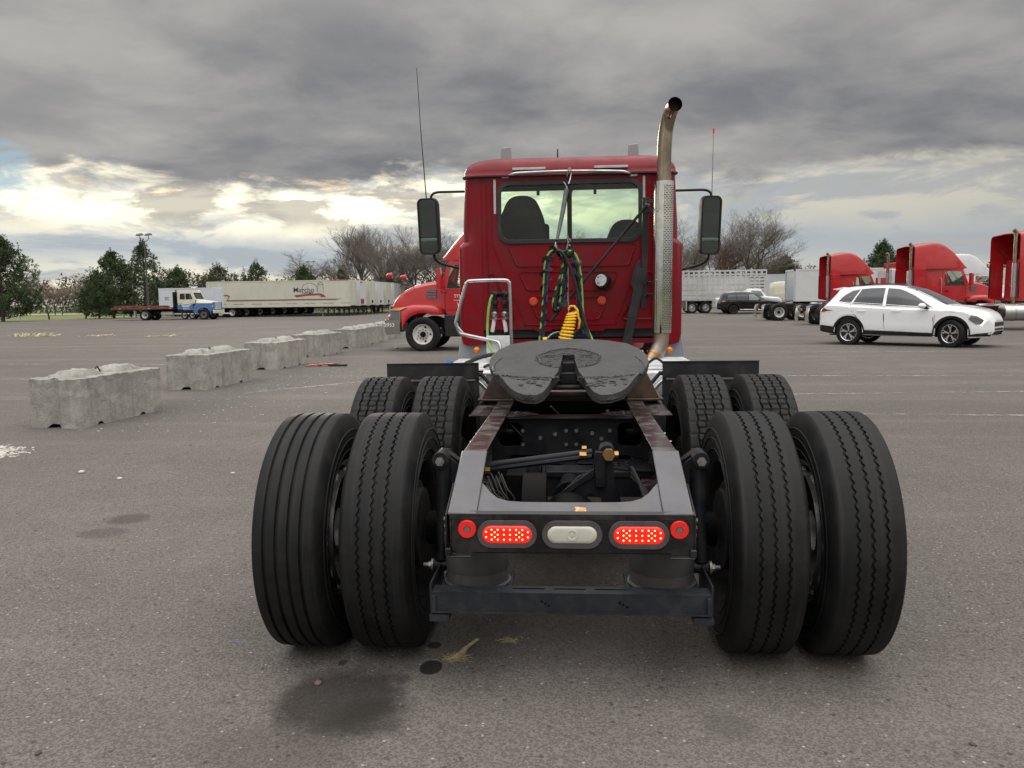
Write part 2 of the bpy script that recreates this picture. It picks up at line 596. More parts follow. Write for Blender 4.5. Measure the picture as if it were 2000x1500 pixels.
        for i in range(m):
            for j in range(i):
                gap = sqrt(sum(max(0, bb[i][0][q] - bb[j][1][q], bb[j][0][q] - bb[i][1][q]) ** 2 for q in range(3)))
                if gap < .42 * max(sz[i], sz[j]):
                    a, b = fg(i), fg(j)
                    if a != b:
                        g[a] = b
        out = {}
        for i in range(m):
            out.setdefault(fg(i), []).extend(L[i])
        return list(out.values()) if len(out) > 1 else None

    def build(s, name, mats, parent=None, smooth=35, bevel=0.0, loc=None, rot=None, normals=True, split=True):
        cl = s.clusters() if split and parent is not None and len(s.f) < 6000 else None
        if cl and len(cl) <= 14:
            first = None
            for fl in sorted(cl, key=len, reverse=True):
                g = G(); mp = {}
                for i in fl:
                    f = []
                    for k in s.f[i]:
                        if k not in mp:
                            mp[k] = len(g.v); g.v.append(s.v[k])
                        f.append(mp[k])
                    g.f.append(tuple(f)); g.mi.append(s.mi[i])
                o = g.build(name, mats, parent, smooth, bevel, loc, rot, normals, split=False)
                first = first or o
            return first
        o = bpy.data.objects.new(name, s.mesh(name, mats, smooth, normals))
        if cl:
            o['kind'] = 'stuff'
        COL.objects.link(o)
        if parent is not None:
            o.parent = parent
        if loc is not None:
            o.location = loc
        if rot is not None:
            o.rotation_euler = rot
        if bevel:
            b = o.modifiers.new('bevel', 'BEVEL')
            b.width = bevel; b.segments = 2; b.limit_method = 'ANGLE'; b.angle_limit = radians(40)
        return o


def thing(name, label, cat, loc=(0, 0, 0), rz=0.0, group=None):
    o = bpy.data.objects.new(name, None)
    o.empty_display_size = .3
    COL.objects.link(o)
    o.location = loc; o.rotation_euler = (0, 0, rz)
    return tag(o, label, cat, group)


def tag(o, label, cat, group=None):
    o['label'] = label; o['category'] = cat
    if group:
        o['group'] = group
    return o


def struct(o, kind='structure', label=None):
    o['kind'] = kind
    if label:
        o['label'] = label
    return o


def kids(o):
    return [c for c in bpy.data.objects if c.parent == o]


def copy_tree(o, parent=None, loc=None, rz=None):
    c = o.copy(); COL.objects.link(c); c.parent = parent
    if loc is not None:
        c.location = loc
    if rz is not None:
        c.rotation_euler = (0, 0, rz)
    for k in list(o.children):
        copy_tree(k, c)
    return c


def text(name, s, size, mat, parent, loc, rot, depth=.002, align='CENTER', sx=1.0):
    cu = bpy.data.curves.new(name, 'FONT')
    cu.body = s; cu.size = size; cu.align_x = align; cu.align_y = 'CENTER'; cu.extrude = depth
    cu.resolution_u = 3; cu.offset = size * .004
    tmp = bpy.data.objects.new(name, cu)
    me = bpy.data.meshes.new_from_object(tmp)
    bpy.data.objects.remove(tmp)
    me.materials.clear(); me.materials.append(mat)
    o = bpy.data.objects.new(name, me)
    COL.objects.link(o); o.parent = parent; o.location = loc; o.rotation_euler = rot; o.scale = (sx, 1, 1)
    return o


# ------------------------------------------------------------------ tyres and wheels (axis along local X)
def tyre_mesh(kind, R, w, n=None, flat=True):
    hw = w / 2
    cols = []                                     # (x, radius, zig amplitude, groove flag)
    side = [(-hw * .72, .292, 0), (-hw * .80, .300, 0), (-hw * .90, .335, 0), (-hw * .985, .375, 0), (-hw, .415, 0), (-hw * .975, R - .062, 0), (-hw * .925, R - .036, 0), (-hw * .865, R - .015, 0), (-hw * .815, R - .004, 0)]
    if kind == 'plain':
        n = n or 32
        mid = [(-hw * .8, R, 0), (-hw * .4, R + .001, 0), (0, R + .002, 0), (hw * .4, R + .001, 0), (hw * .8, R, 0)]
    elif kind == 'rib':
        n = n or 160
        mid = [(-hw * .78, R - .001, 0)]
        for gx in (-.072, -.024, .024, .072):
            mid += [(gx - .0075, R + .001, 0), (gx - .004, R - .010, 0), (gx + .004, R - .010, 0), (gx + .0075, R + .001, 0)]
        mid += [(hw * .78, R - .001, 0)]
    elif kind == 'zig':
        n = n or 440
        mid = [(-hw * .78, R - .001, 0)]
        for gx in (-.052, .0, .052):
            mid += [(gx - .0056, R + .001, 1), (gx - .0034, R - .009, 1), (gx + .0034, R - .009, 1), (gx + .0056, R + .001, 1)]
        mid += [(hw * .78, R - .001, 0)]
    else:                                         # lug
        n = 8 * 44
        mid = [(-hw * .79, R - .001, 0)]
        for gx in (-.070, -.024, .024, .070):
            mid += [(gx - .0060, R + .001, 2), (gx - .0035, R - .016, 2), (gx + .0035, R - .016, 2), (gx + .0060, R + .001, 2)]
        mid += [(hw * .79, R - .001, 0)]
    prof = side + mid + [(-x, r, z) for x, r, z in reversed(side)]
    g = G(); m = len(prof); vs = []
    for i in range(n):
        t = 2 * pi * i / n
        zz = .0046 * sin(2 * pi * i / 5 + .6) if kind == 'zig' else .0038 * sin(2 * pi * i / 8)
        for k, (x, r, z) in enumerate(prof):
            if z:
                x = x + zz * (1 if z == 1 else 1)
            if kind == 'lug' and len(side) < k < m - len(side) - 1:
                rib = (k - len(side) - 1) // 4          # which block row
                ph = (i + (4 if rib % 2 else 0)) % 8
                q = (k - len(side) - 1) % 4
                inner = (q == 3 and rib < 3) or (q == 0 and rib > 0)
                if inner and ph == 0:
                    r -= .011
            if kind == 'lug' and k in (len(side), m - len(side) - 1) and i % 8 == 4:
                r -= .006
            y, zc = r * cos(t), r * sin(t)
            if flat and zc < -(R - .009):
                zc = -(R - .009)
            vs.append((x, y, zc))
    fs = [(i * m + k, ((i + 1) % n) * m + k, ((i + 1) % n) * m + k + 1, i * m + k + 1) for i in range(n) for k in range(m - 1)]
    g.add(vs, fs)
    # sidewall bead rings
    for sx in (-1, 1):
        for rr in (.345, .392, .432):
            g.lathe([(rr - .003, sx * hw * (.93 if rr < .36 else .995)), (rr, sx * (hw * (.945 if rr < .36 else 1.0) + .003)), (rr + .003, sx * hw * (.94 if rr < .36 else .995))], (0, 0, 0), 'x', 48)
    return g.mesh('tyre_' + kind, [RUBBER], 28, normals=False)


def disc_holes(g, r0, r1, nh, rh, re, x, n_a0=0.0):
    """annulus pierced by nh round holes; x is the plane, rh radius of hole centres, re hole half size"""
    sq = [(1, 0), (1, .5), (1, 1), (.5, 1), (0, 1), (-.5, 1), (-1, 1), (-1, .5), (-1, 0), (-1, -.5), (-1, -1), (-.5, -1), (0, -1), (.5, -1), (1, -1), (1, -.5)]
    for h in range(nh):
        c = n_a0 + 2 * pi * h / nh
        o, i, b = [], [], []
        for a, r in sq:
            tt = c + a * pi / nh; rr = (r0 + r1) / 2 + r * (r1 - r0) / 2
            o.append((x, rr * cos(tt), rr * sin(tt)))
            L = sqrt(a * a + r * r); ca, cr = a / L, r / L
            tt = c + ca * re / rh; rr = rh + cr * re * .78
            i.append((x, rr * cos(tt), rr * sin(tt)))
            b.append((x - .012, rr * cos(tt), rr * sin(tt)))
        vs = o + i + b
        fs = []
        for k in range(16):
            l = (k + 1) % 16
            fs += [(k, l, 16 + l, 16 + k), (16 + k, 16 + l, 32 + l, 32 + k)]
        g.add(vs, fs)


def rim_mesh(name, mat, deep, w=.21, nh=5, hub='dark'):
    """deep > 0: disc pushed towards +x (steer wheel); < 0 dished (outer dual)."""
    g = G()
    h = w / 2
    g.lathe([(.300, -h - .006), (.293, -h), (.286, -h + .012), (.262, -h * .5), (.255, 0), (.262, h * .5), (.286, h - .012), (.293, h), (.300, h + .006), (.292, h + .010), (.279, h - .004), (.252, h * .5), (.246, 0), (.252, -h * .5), (.279, -h + .004), (.292, -h - .010)], (0, 0, 0), 'x', 40, closed=True)
    disc_holes(g, .145, .252, nh, .215, .036, deep)
    g.lathe([(.252, deep), (.250, deep - .05)], (0, 0, 0), 'x', 32)
    g.lathe([(.145, deep), (.10, deep + .004), (.085, deep + .004)], (0, 0, 0), 'x', 32)
    g.m(1)
    g.lathe([(.088, deep + .004), (.082, deep + .05), (.075, deep + .085), (.05, deep + .10), (0.001, deep + .10)], (0, 0, 0), 'x', 20)
    g.m(2)
    for k in range(10):
        t = 2 * pi * (k + .5) / 10
        g.nut((deep + .002, .143 * cos(t), .143 * sin(t)), (1, 0, 0), .017, .028)
    return g.mesh(name, [mat, DARK if hub == 'dark' else ALU, NUTM if hub != 'dark' else BLK], 35)


T_RIB = tyre_mesh('rib', .503, .285)
T_ZIG = tyre_mesh('zig', .503, .285)
T_LUG = tyre_mesh('lug', .520, .285)
T_PLAIN = tyre_mesh('plain', .505, .285)
WHITE_RIM = pm('white_wheel_steel', (.66, .65, .62), .45, dirt=((.30, .22, .15), .35, 9))
GREY_RIM = pm('grey_wheel_steel', (.16, .16, .16), .5, dirt=((.1, .08, .06), .4, 9))
R_STEER = rim_mesh('steer_rim', WHITE_RIM, .045)
R_OUT = rim_mesh('outer_rim', WHITE_RIM, -.075)
R_ALU = rim_mesh('alloy_rim', ALU, -.075, nh=10, hub='alu')
R_STEERA = rim_mesh('alloy_steer_rim', ALU, .045, nh=10, hub='alu')


def wheel(parent, x, y, R=.505, tyre=None, rim=None, face=1, ax='y', name='tyre', scale=1.0, w=None):
    """tyre part with its rim as sub-part. face +1/-1: which way the disc looks along the axle"""
    o = bpy.data.objects.new(name, tyre or T_PLAIN)
    COL.objects.link(o); o.parent = parent
    o.location = (x, y, (R - .009) * scale)
    rz = 0.0
    if ax == 'y':                # axle along local Y of the vehicle
        rz = pi / 2 if face > 0 else -pi / 2
    else:
        rz = 0 if face > 0 else pi
    o.rotation_euler = (0, 0, rz)
    if scale != 1.0:
        o.scale = (scale * (w or 1), scale, scale)
    if rim:
        r = bpy.data.objects.new('rim', rim)
        COL.objects.link(r); r.parent = o
    return o


# ------------------------------------------------------------------ the maroon tractor seen from behind
TR = thing('semi_tractor', 'maroon day cab tractor in the foreground seen from behind, red tail lamps lit', 'truck', (0, 0, 0))


def bt(name, g, mat, **k):
    return g.build(name, mat, TR, **k)


# frame rails: C channel, level part then tapered tail
for s in (-1, 1):
    g = G()
    xo, xi = .432 * s, .338 * s
    sec = [(xo, .885), (xi, .885), (xi, .877), (xo - .008 * s, .877), (xo - .008 * s, .613), (xi, .613), (xi, .605), (xo, .605)]
    rings = [[(x, yy, z - .015) for x, z in sec] for yy in (-.20, 1.0, 2.4, 4.9)]
    g.loft(rings)
    # outer web taper of the tail
    g.plate([(-.61, .566), (-.61, .722), (-.203, .871), (-.203, .59)], plane='yz', a=xo - .007 * s, b=xo)
    o = bt('frame_rail', g, RAILM, bevel=.006)
    g = G()
    g.loft([[(s * .438, -.61, .724), (s * .333, -.61, .722), (s * .333, -.61, .714), (s * .438, -.61, .714)],
            [(s * .438, -.20, .874), (s * .333, -.20, .874), (s * .333, -.20, .866), (s * .438, -.20, .866)]])
    o2 = g.build('tail_cover', TAILM, TR, bevel=.004)
    # serrated mounting angle outside the rail
    g = G()
    slots = [[(s * .508, 1.03 + k * .040), (s * .550, 1.03 + k * .040), (s * .550, 1.044 + k * .040), (s * .508, 1.044 + k * .040)] for k in range(16)]
    g.plate([(s * .462, .99), (s * .560, .99), (s * .560, 1.75), (s * .462, 1.75)], slots, 'xy', .838, .848)
    g.box(*sorted((s * .440, s * .450)), .99, 1.75, .69, .832)
    g.loft([[(s * .441, y_, .83), (s * .448, y_, .843), (s * .463, y_, .848), (s * .463, y_, .838), (s * .452, y_, .832)] for y_ in (.99, 1.75)])
    bt('mounting_angle', g, RAILM, bevel=.002)
    # bolts sticking out of the web
    g = G()
    for yy in (.50, .62, .74, .92, 1.05, 1.30, 1.55):
        for zz in (.66, .70, .745, .785):
            g.nut((s * .433, yy, zz), (s, 0, 0), .011, .014)
            g.cyl((s * .447, yy, zz), (s * (.478 + .018 * ((yy * 37 + zz * 91) % 1)), yy, zz), .0055, n=6)
    bt('frame_bolts', g, NUTM)
    # inner web studs near the tail
    g = G()
    for yy in (-.12, .0, .12, .26, .40):
        for zz in (.66, .70, .745, .79):
            g.nut((s * .424, yy, zz), (-s, 0, 0), .011, .012)
            g.cyl((s * .424, yy, zz), (s * .375, yy, zz), .005, n=6)
    bt('rail_studs', g, BLK)

# closing plate between the rail tails, notched, following the taper
sl = .366
fnp = lambda u, v, w: (u, v, .72 + sl * (v + .6) + w)
notch = [(.335, -.40), (.318, -.425), (.295, -.465), (.265, -.50), (.225, -.518), (.17, -.524), (0, -.526), (-.17, -.524), (-.225, -.518), (-.265, -.50), (-.295, -.465), (-.318, -.425), (-.335, -.40)]
g = G().plate([(-.335, -.612), (.335, -.612)] + notch, fn=fnp, a=-.011, b=-.004)
closing = bt('closing_plate', g, TAILM, bevel=.003)
g = G().plate([(.018, -.588), (.062, -.590), (.060, -.562), (.020, -.556), (.024, -.572)], fn=fnp, a=-.0035, b=-.0022)
g.build('paper_remnant', pm('torn_sticker', (.55, .34, .15), .8, var=.4, vs=60), closing)

# lamp panel
HZ = .648
holes = [stadium(cx, HZ, .180, .066, 8) for cx in (-.2225, .010, .2465)] + [circ2(-.367, .665, .020, 12), circ2(.3885, .667, .020, 12)]
g = G().plate([(-.425, .585), (-.40, .566), (-.365, .566), (-.345, .580), (.355, .580), (.38, .566), (.42, .566), (.448, .585), (.448, .700), (.43, .716), (-.425, .716)], holes, 'xz', -.612, -.602)
g.loft([[(-.43, -.6135, .700), (-.43, -.612, .720), (-.43, -.596, .728), (-.43, -.59, .72)], [(.445, -.6135, .700), (.445, -.612, .720), (.445, -.596, .728), (.445, -.59, .72)]])
lampbar = bt('lamp_panel', g, BLKG, bevel=.003)
g = G().box(-.43, .44, -.60, -.585, .572, .712)
g.build('backing_channel', BLK, lampbar)
for s in (-1, 1):
    # side cheeks and bent hook brackets under the rail ends
    g = G()
    g.plate([(-.62, .575), (-.62, .72), (-.42, .79), (-.42, .60), (-.56, .555)], plane='yz', a=s * .440, b=s * .446)
    g.box(*sorted((s * .352, s * .442)), -.640, -.612, .566, .573)
    g.box(*sorted((s * .425, s * .446)), -.640, -.612, .573, .600)
    g.build('bracket', BLKG, lampbar, bevel=.003)
    g = G()
    for q in range(3):
        g.nut((s * .446, -.575 + .012 * q, .690 - .030 * q), (s, 0, 0), .010, .011)
    g.build('side_bolt', pm('dull_bolt', (.12, .11, .10), .5, .8), lampbar)
for cx in (-.2225, .010, .2465):
    lit = cx != .010
    g = G()
    for (w_, h_, y0, y1) in ((.214, .100, -.622, -.604),):
        g.plate(stadium(cx, HZ, w_, h_, 12), [stadium(cx, HZ, .178, .064, 12)], 'xz', y0, y1)
    gr = g.build('lamp_grommet', GROM, TR, bevel=.005)
    g = G()
    rings = []
    for k, (w_, h_, y_) in enumerate(((.180, .066, -.600), (.180, .066, -.618), (.172, .058, -.6235), (.14, .040, -.6255))):
        rings.append([(p[0], y_, p[1]) for p in stadium(cx, HZ, w_, h_, 10)])
    g.loft(rings)
    lamp = g.build('tail_lamp' if lit else 'reversing_lamp', LEDRED if lit else LENSW, TR, smooth=50)
    if lit:
        g = G()
        for i, px in enumerate((-.075, -.055, -.033, -.011, .011, .033, .055, .075)):
            zs = (-.009, .010) if i in (0, 7) else (-.018, 0, .018)
            for z_ in zs:
                g.ball((cx + px, -.6255, HZ + z_), .0027, 6)
        for px in (-.044, .044):
            for z_ in (-.009, .009):
                g.ball((cx + px, -.6255, HZ + z_), .0025, 6)
        g.build('diode', LEDDOT, lamp)
    else:
        g = G()
        g.lathe([(.001, .0015), (.006, .0015), (.007, 0), (.013, 0), (.014, .0015), (.020, .0015), (.021, 0)], (0, 0, 0), 'z', 24)
        for v_ in range(len(g.v)):
            a_, b_, c_ = g.v[v_]
            g.v[v_] = (cx + a_, -.6262 - c_, HZ + b_)
        g.build('bulb_ring', LENSW, lamp)
for cx, cz in ((-.367, .665), (.3885, .667)):
    g = G()
    g.lathe([(.0115, .002), (.013, .006), (.031, .006), (.033, .003), (.033, -.004)], (0, 0, 0), 'y', 28)
    g.v = [(a + cx, -.6145 - b, c + cz) for a, b, c in g.v]
    r_ = g.build('round_reflector', REFRED, TR)
    G().cyl((cx, -.612, cz), (cx, -.620, cz), .0110, n=16).build('reflector_screw', NUTM, r_)

# cross members
g = G()
g.plate([(-.425, .61), (-.30, .64), (.30, .64), (.425, .61), (.425, .84), (.34, .845), (-.34, .845), (-.425, .84)],
        [rrect(-.385, -.26, .69, .815, .03), rrect(.26, .385, .69, .815, .03)], 'xz', .90, .912)
g.plate([(-.40, .84), (.40, .84), (.40, 1.03), (.20, .97), (-.20, .97), (-.40, 1.03)], plane='xy', a=.846, b=.853)
g.loft([[(-.34, .912, .61), (-.34, .80, .61), (-.34, .80, .618), (-.34, .90, .618)], [(.34, .912, .61), (.34, .80, .61), (.34, .80, .618), (.34, .90, .618)]])
bt('cross_member', g, BLUEB, bevel=.003)
g = G()
for x_ in (-.235, -.115, -.0, .055, .175, .235):
    for z_ in (.700, .775):
        if (x_ in (-.0, .055, -.235, .235)):
            g.nut((x_ - .02, .90, z_), (0, -1, 0), .0105, .008)
for x_, z_ in ((-.16, .735), (-.08, .755), (.12, .76), (.17, .73)):
    g.cyl((x_, .9005, z_), (x_, .899, z_), .011, n=10)
bt('cross_member_bolts', g, NUTM)
for s in (-1, 1):
    g = G()
    g.plate([(s * .41, .86), (s * .41, 1.05), (s * .33, 1.06), (s * .22, 1.0), (s * .17, .955), (s * .22, .91), (s * .31, .86)], plane='xy', a=.853, b=.861)
    for a_, b_ in ((.235, .955), (.285, .925), (.285, .985), (.34, .925), (.34, .99), (.39, .955)):
        g.lathe([(.0155, .861), (.014, .869), (.001, .871)], (s * a_, b_, 0), 'z', 10)
    bt('gusset_plate', g, RAILM, bevel=.002)
    g = G()
    g.plate([(s * .41, .50), (s * .41, .70), (s * .30, .72), (s * .16, .66), (s * .16, .60), (s * .30, .52)], plane='xy', a=.632, b=.642)
    for a_, b_ in ((.195, .63), (.235, .60), (.235, .66), (.29, .60), (.29, .67)):
        g.lathe([(.0145, .642), (.013, .651), (.001, .653)], (s * a_, b_, 0), 'z', 10)
    bt('lower_gusset', g, BLUEB, bevel=.002)
g = G()
g.box(-.42, .42, .52, .68, .600, .631)
g.box(-.42, .42, .53, .56, .50, .60)
bt('lower_cross_member', g, BLUEB, bevel=.004)
g = G()
for yy, z0, z1 in ((1.9, .62, .84), (2.9, .62, .84), (4.2, .55, .84)):
    g.box(-.42, .42, yy, yy + .05, z0, z1)
    g.box(-.42, .42, yy - .03, yy + .10, z1, z1 + .008)
bt('front_cross_members', g, BLK, bevel=.004)

# running gear
g = G()
g.cyl((-.62, 0, .494), (.62, 0, .494), .072, n=20)
g.tube([(-.62, 0, .494), (-.40, 0, .494), (-.26, 0, .494), (-.14, 0, .494)], [.072, .075, .085, .11], 20)
g.tube([(.62, 0, .494), (.40, 0, .494), (.26, 0, .494), (.14, 0, .494)], [.072, .075, .085, .11], 20)
g.lathe([(.001, -.08), (.07, -.07), (.11, -.03), (.125, .05), (.12, .12), (.08, .20), (.001, .22)], (0, 0, .51), 'y', 28)
g.cyl((-.20, .02, .56), (-.10, .02, .56), .17, n=32)
bt('rear_axle', g, pm('axle_housing', (.005, .0045, .0045), .6, var=.4, vs=6, dirt=((.014, .010, .009), .5, 5), spec=.08))
g = G()
g.cyl((-.62, 1.32, .51), (.62, 1.32, .51), .072, n=20)
g.lathe([(.001, -.20), (.09, -.185), (.16, -.13), (.205, -.05), (.215, 0), (.205, .10), (.12, .24), (.001, .26)], (0, 1.32, .54), 'y', 28)
bt('forward_axle', g, DARK)
g = G()
g.cyl((0, .24, .56), (0, 1.10, .60), .05, n=16); g.cyl((0, 1.55, .60), (0, 4.6, .72), .055, n=16)
for yy in (.26, 1.08, 1.58):
    g.cyl((0, yy, .565), (0, yy + .05, .567), .075, n=12)
bt('drive_shaft', g, DARK)
for s in (-1, 1):
    g = G()
    for yy in (0, 1.32):
        g.cyl((s * .665, yy, .497), (s * .80, yy, .497), .205, n=36)
        g.cyl((s * .64, yy, .497), (s * .664, yy, .497), .17, n=36)
        g.cyl((s * .74, yy, .497), (s * .98, yy, .497), .11, n=24)
    bt('brake_drum', g, pm('brake_drum_iron', (.016, .014, .013), .6, .3, var=.4, vs=8, dirt=((.035, .027, .022), .6, 7)))
    g = G()
    for yy in (.0, 1.32):
        g.cyl((s * .43, yy + .16, .58), (s * .56, yy + .20, .60), .085, n=20)
        g.cyl((s * .50, yy + .18, .59), (s * .51, yy + .182, .592), .095, n=20)
        g.beam((s * .56, yy + .1, .56), (s * .60, yy + .03, .50), .03, .05)
        for k in range(7):
            t = 2 * pi * k / 7
            g.nut((s * .574, yy + .12 * cos(t), .497 + .12 * sin(t)), (-s, 0, 0), .012, .03)
    bt('brake_chamber', g, DARK)
    # air springs
    cx, cy = (-.366 if s < 0 else .358), -.325
    g = G()
    g.lathe([(.001, .372), (.118, .372), (.128, .376), (.128, .380), (.1225, .384), (.124, .43), (.1235, .4302), (.1255, .434), (.127, .50), (.131, .55), (.128, .585), (.11, .604), (.05, .606), (.001, .606)], (cx, cy, 0), 'z', 40)
    g.cyl((cx, cy, .60), (cx, cy, .64), .06, n=16)
    sp = bt('air_spring', g, pm('air_spring_rubber', (.038, .037, .037), .6, var=.3, vs=4, bump=.0006, bs=80, dirt=((.080, .075, .070), .75, 3.5), scale=(1, 1, .35)))
    g = G().lathe([(.121, .3740), (.1330, .3740), (.1330, .3800), (.121, .3800)], (cx, cy, 0), 'z', 40, closed=True)
    g.build('clamp_ring', NUTM, sp)
    # shock absorber with its upper arm
    g = G()
    g.cyl((s * .525, -.24, .43), (s * .515, -.22, .66), .026, n=16)
    g.cyl((s * .515, -.22, .62), (s * .512, -.21, .83), .032, n=16)
    bt('shock_absorber', g, BLUEB)
    g = G()
    g.plate([(.515 * s, .872), (.45 * s, .82), (.445 * s, .62), (.50 * s, .70), (.535 * s, .80), (.545 * s, .85)], plane='xz', a=-.215, b=-.185)
    g.cyl((s * .517, -.27, .846), (s * .517, -.17, .846), .034, n=18)
    g.beam((s * .505, -.18, .873), (s * .44, -.18, .822), .05, .008)
    bt('shock_bracket', g, BLK, bevel=.003)
    g = G()
    g.nut((s * .517, -.270, .843), (0, -1, 0), .0185, .014); g.cyl((s * .517, -.284, .843), (s * .517, -.290, .843), .010, n=10)
    g.nut((s * .565, -.24, .405), (s, 0, 0), .016, .014); g.cyl((s * .579, -.24, .405), (s * .600, -.24, .405), .008, n=8)
    g.cyl((s * .558, -.24, .405), (s * .566, -.24, .405), .026, n=14)
    bt('shock_bolt', g, NUTM)
    g = G()
    g.cyl((s * .46, -.24, .405), (s * .558, -.24, .405), .024, n=12)
    g.beam((s * .455, -.20, .405), (s * .455, .34, .42), .05, .09)
    g.beam((s * .455, .34, .42), (s * .455, .62, .52), .05, .09)
    g.box(*sorted((s * .38, s * .53)), -.10, .10, .565, .60)
    for a_, b_ in ((.39, -.07), (.39, .07), (.52, -.07), (.52, .07)):
        g.cyl((s * a_, b_, .38), (s * a_, b_, .64), .011, n=8)
    g.box(*sorted((s * .40, s * .51)), -.10, .10, .385, .43)
    bt('trailing_arm', g, BLK, bevel=.004)
    g = G()
    g.cyl((s * .42, 1.32, .40), (s * .42, 1.32, .62), .12, n=24)
    bt('forward_air_spring', g, DARK)

# suspension beam under the air springs
g = G()
sec = [(-.505, .292), (-.505, .395), (-.497, .403), (-.30, .403), (-.292, .395), (-.292, .292), (-.30, .292), (-.30, .385), (-.492, .385), (-.492, .284), (-.512, .284), (-.512, .292)]
slots = [rrect(cx - .062, cx + .062, -.472, -.458, .0068, 3) for cx in (-.155, .0, .155)]
hs = [circ2(x_, z_, .0055, 8) for x_, z_ in ((-.105, .358), (-.092, .349), (-.078, .342), (.185, .358), (.198, .349), (.212, .342))]
g.plate([(-.522, .320), (.522, .320), (.522, .3845), (-.522, .3845)], hs, 'xz', -.512, -.504)
g.plate([(-.522, -.512), (.522, -.512), (.522, -.435), (-.522, -.435)], slots, 'xy', .385, .391)
g.box(-.522, .522, -.526, -.5125, .314, .3195)
g.box(-.522, .522, -.445, -.435, .296, .3845)
for s_ in (-.366, .358):
    g.box(s_ - .14, s_ + .14, -.436, -.20, .355, .371)
for s in (-1, 1):
    g.box(*sorted((s * .523, s * .530)), -.50, -.20, .31, .42)
    g.box(*sorted((s * .455, s * .528)), -.530, -.44, .283, .307)
    g.box(*sorted((s * .505, s * .520)), -.524, -.513, .315, .38)
bt('suspension_beam', g, BEAMM, smooth=0)

# transverse torque rod and its tower on the axle
g = G()
g.tube([(-.375, .115, .742), (-.30, .125, .752), (.10, .16, .797)], [.020, .017, .017], 12)
g.tube([(-.375, .105, .728), (.10, .14, .782)], .012, 8)
g.cyl((-.405, .085, .742), (-.405, .165, .742), .036, n=18)
g.cyl((.165, .10, .803), (.165, .20, .803), .036, n=18)
bt('torque_rod', g, BLUEB)
g = G()
for q in ((-.405, .075, .742, .030), (.172, .085, .803, .028)):
    g.nut(q[:3], (0, -1, 0), q[3], .022)
g.cyl((-.40, .055, .742), (-.365, .045, .738), .016, n=8); g.nut((-.372, .05, .738), (1, 0, 0), .014, .022)
g.nut((.075, .11, .795), (-1, 0, 0), .016, .03); g.nut((.075, .11, .825), (-1, 0, 0), .012, .02); g.nut((.196, .08, .803), (1, 0, 0), .016, .018)
bt('torque_rod_nut', g, NUTY)
g = G()
g.box(.112, .158, .075, .105, .655, .815)
g.plate([(-.14, .55), (-.10, .56), (.04, .70), (.10, .72), (.11, .80), (.19, .80), (.20, .68), (.235, .56), (.235, .50), (.15, .50), (.14, .60), (.09, .62), (.05, .60), (.0, .50), (-.14, .50)], plane='xz', a=.105, b=.125)
g.plate([(-.14, .55), (.04, .69), (.11, .74), (.11, .70), (.04, .66), (-.10, .53)], plane='xz', a=.09, b=.105)
bt('torque_rod_tower', g, BLUEB, bevel=.004)
g = G()
rnd = random.Random(3)
for k in range(7):
    p0 = V((-.33 + rnd.uniform(-.03, .03), .05 + rnd.uniform(-.05, .05), .72))
    g.tube(spline([p0, p0 + V((.03, -.06, -.05)), p0 + V((rnd.uniform(.02, .07), -.08, -.10)), p0 + V((rnd.uniform(-.04, .02), -.16, -.15)), (-.30 + rnd.uniform(-.04, .04), -.35, .56)], 5), .0052, 6)
for k in range(3):
    g.tube(spline([(.30 + .02 * k, .5, .60), (.28, .2, .72 - .02 * k), (.31 + .01 * k, -.1, .66), (.30, -.4, .58)], 6), .008, 6)
for k in range(9):
    x_ = rnd.uniform(-.28, .28)
    g.tube(spline([(x_, 1.05, .66 + rnd.uniform(-.03, .08)), (x_ + rnd.uniform(-.15, .15), 1.5, .70 + rnd.uniform(-.05, .1)), (x_ + rnd.uniform(-.2, .2), 2.0, .75), (x_ * .5, 2.8, .72)], 5), rnd.choice((.008, .011, .014)), 6)
bt('air_lines', g, HOSEB)
g = G()
g.tube(spline([(-.31, -.28, .60), (-.305, -.32, .615), (-.30, -.33, .60)], 5), .005, 6)
bt('red_wire', g, REFREDL)
g = G()
g.nut((.22, 1.3, .78), (0, 0, 1), .012, .05); g.cyl((.19, 1.3, .80), (.25, 1.3, .80), .007, n=6); g.cyl((-.05, 1.35, .78), (-.11, 1.25, .86), .006, n=6)
bt('air_fitting', g, NUTM)
g = G()
g.box(-.30, -.12, .30, .55, .52, .66); g.cyl((-.35, 1.7, .60), (.35, 1.7, .60), .11, n=20); g.cyl((-.32, 2.5, .58), (.32, 2.5, .58), .12, n=20)
g.lathe([(.16, -.02), (.19, 0), (.19, .03), (.16, .05)], (-.18, .25, .56), 'x', 28, closed=True)
bt('air_tank', g, DARK)

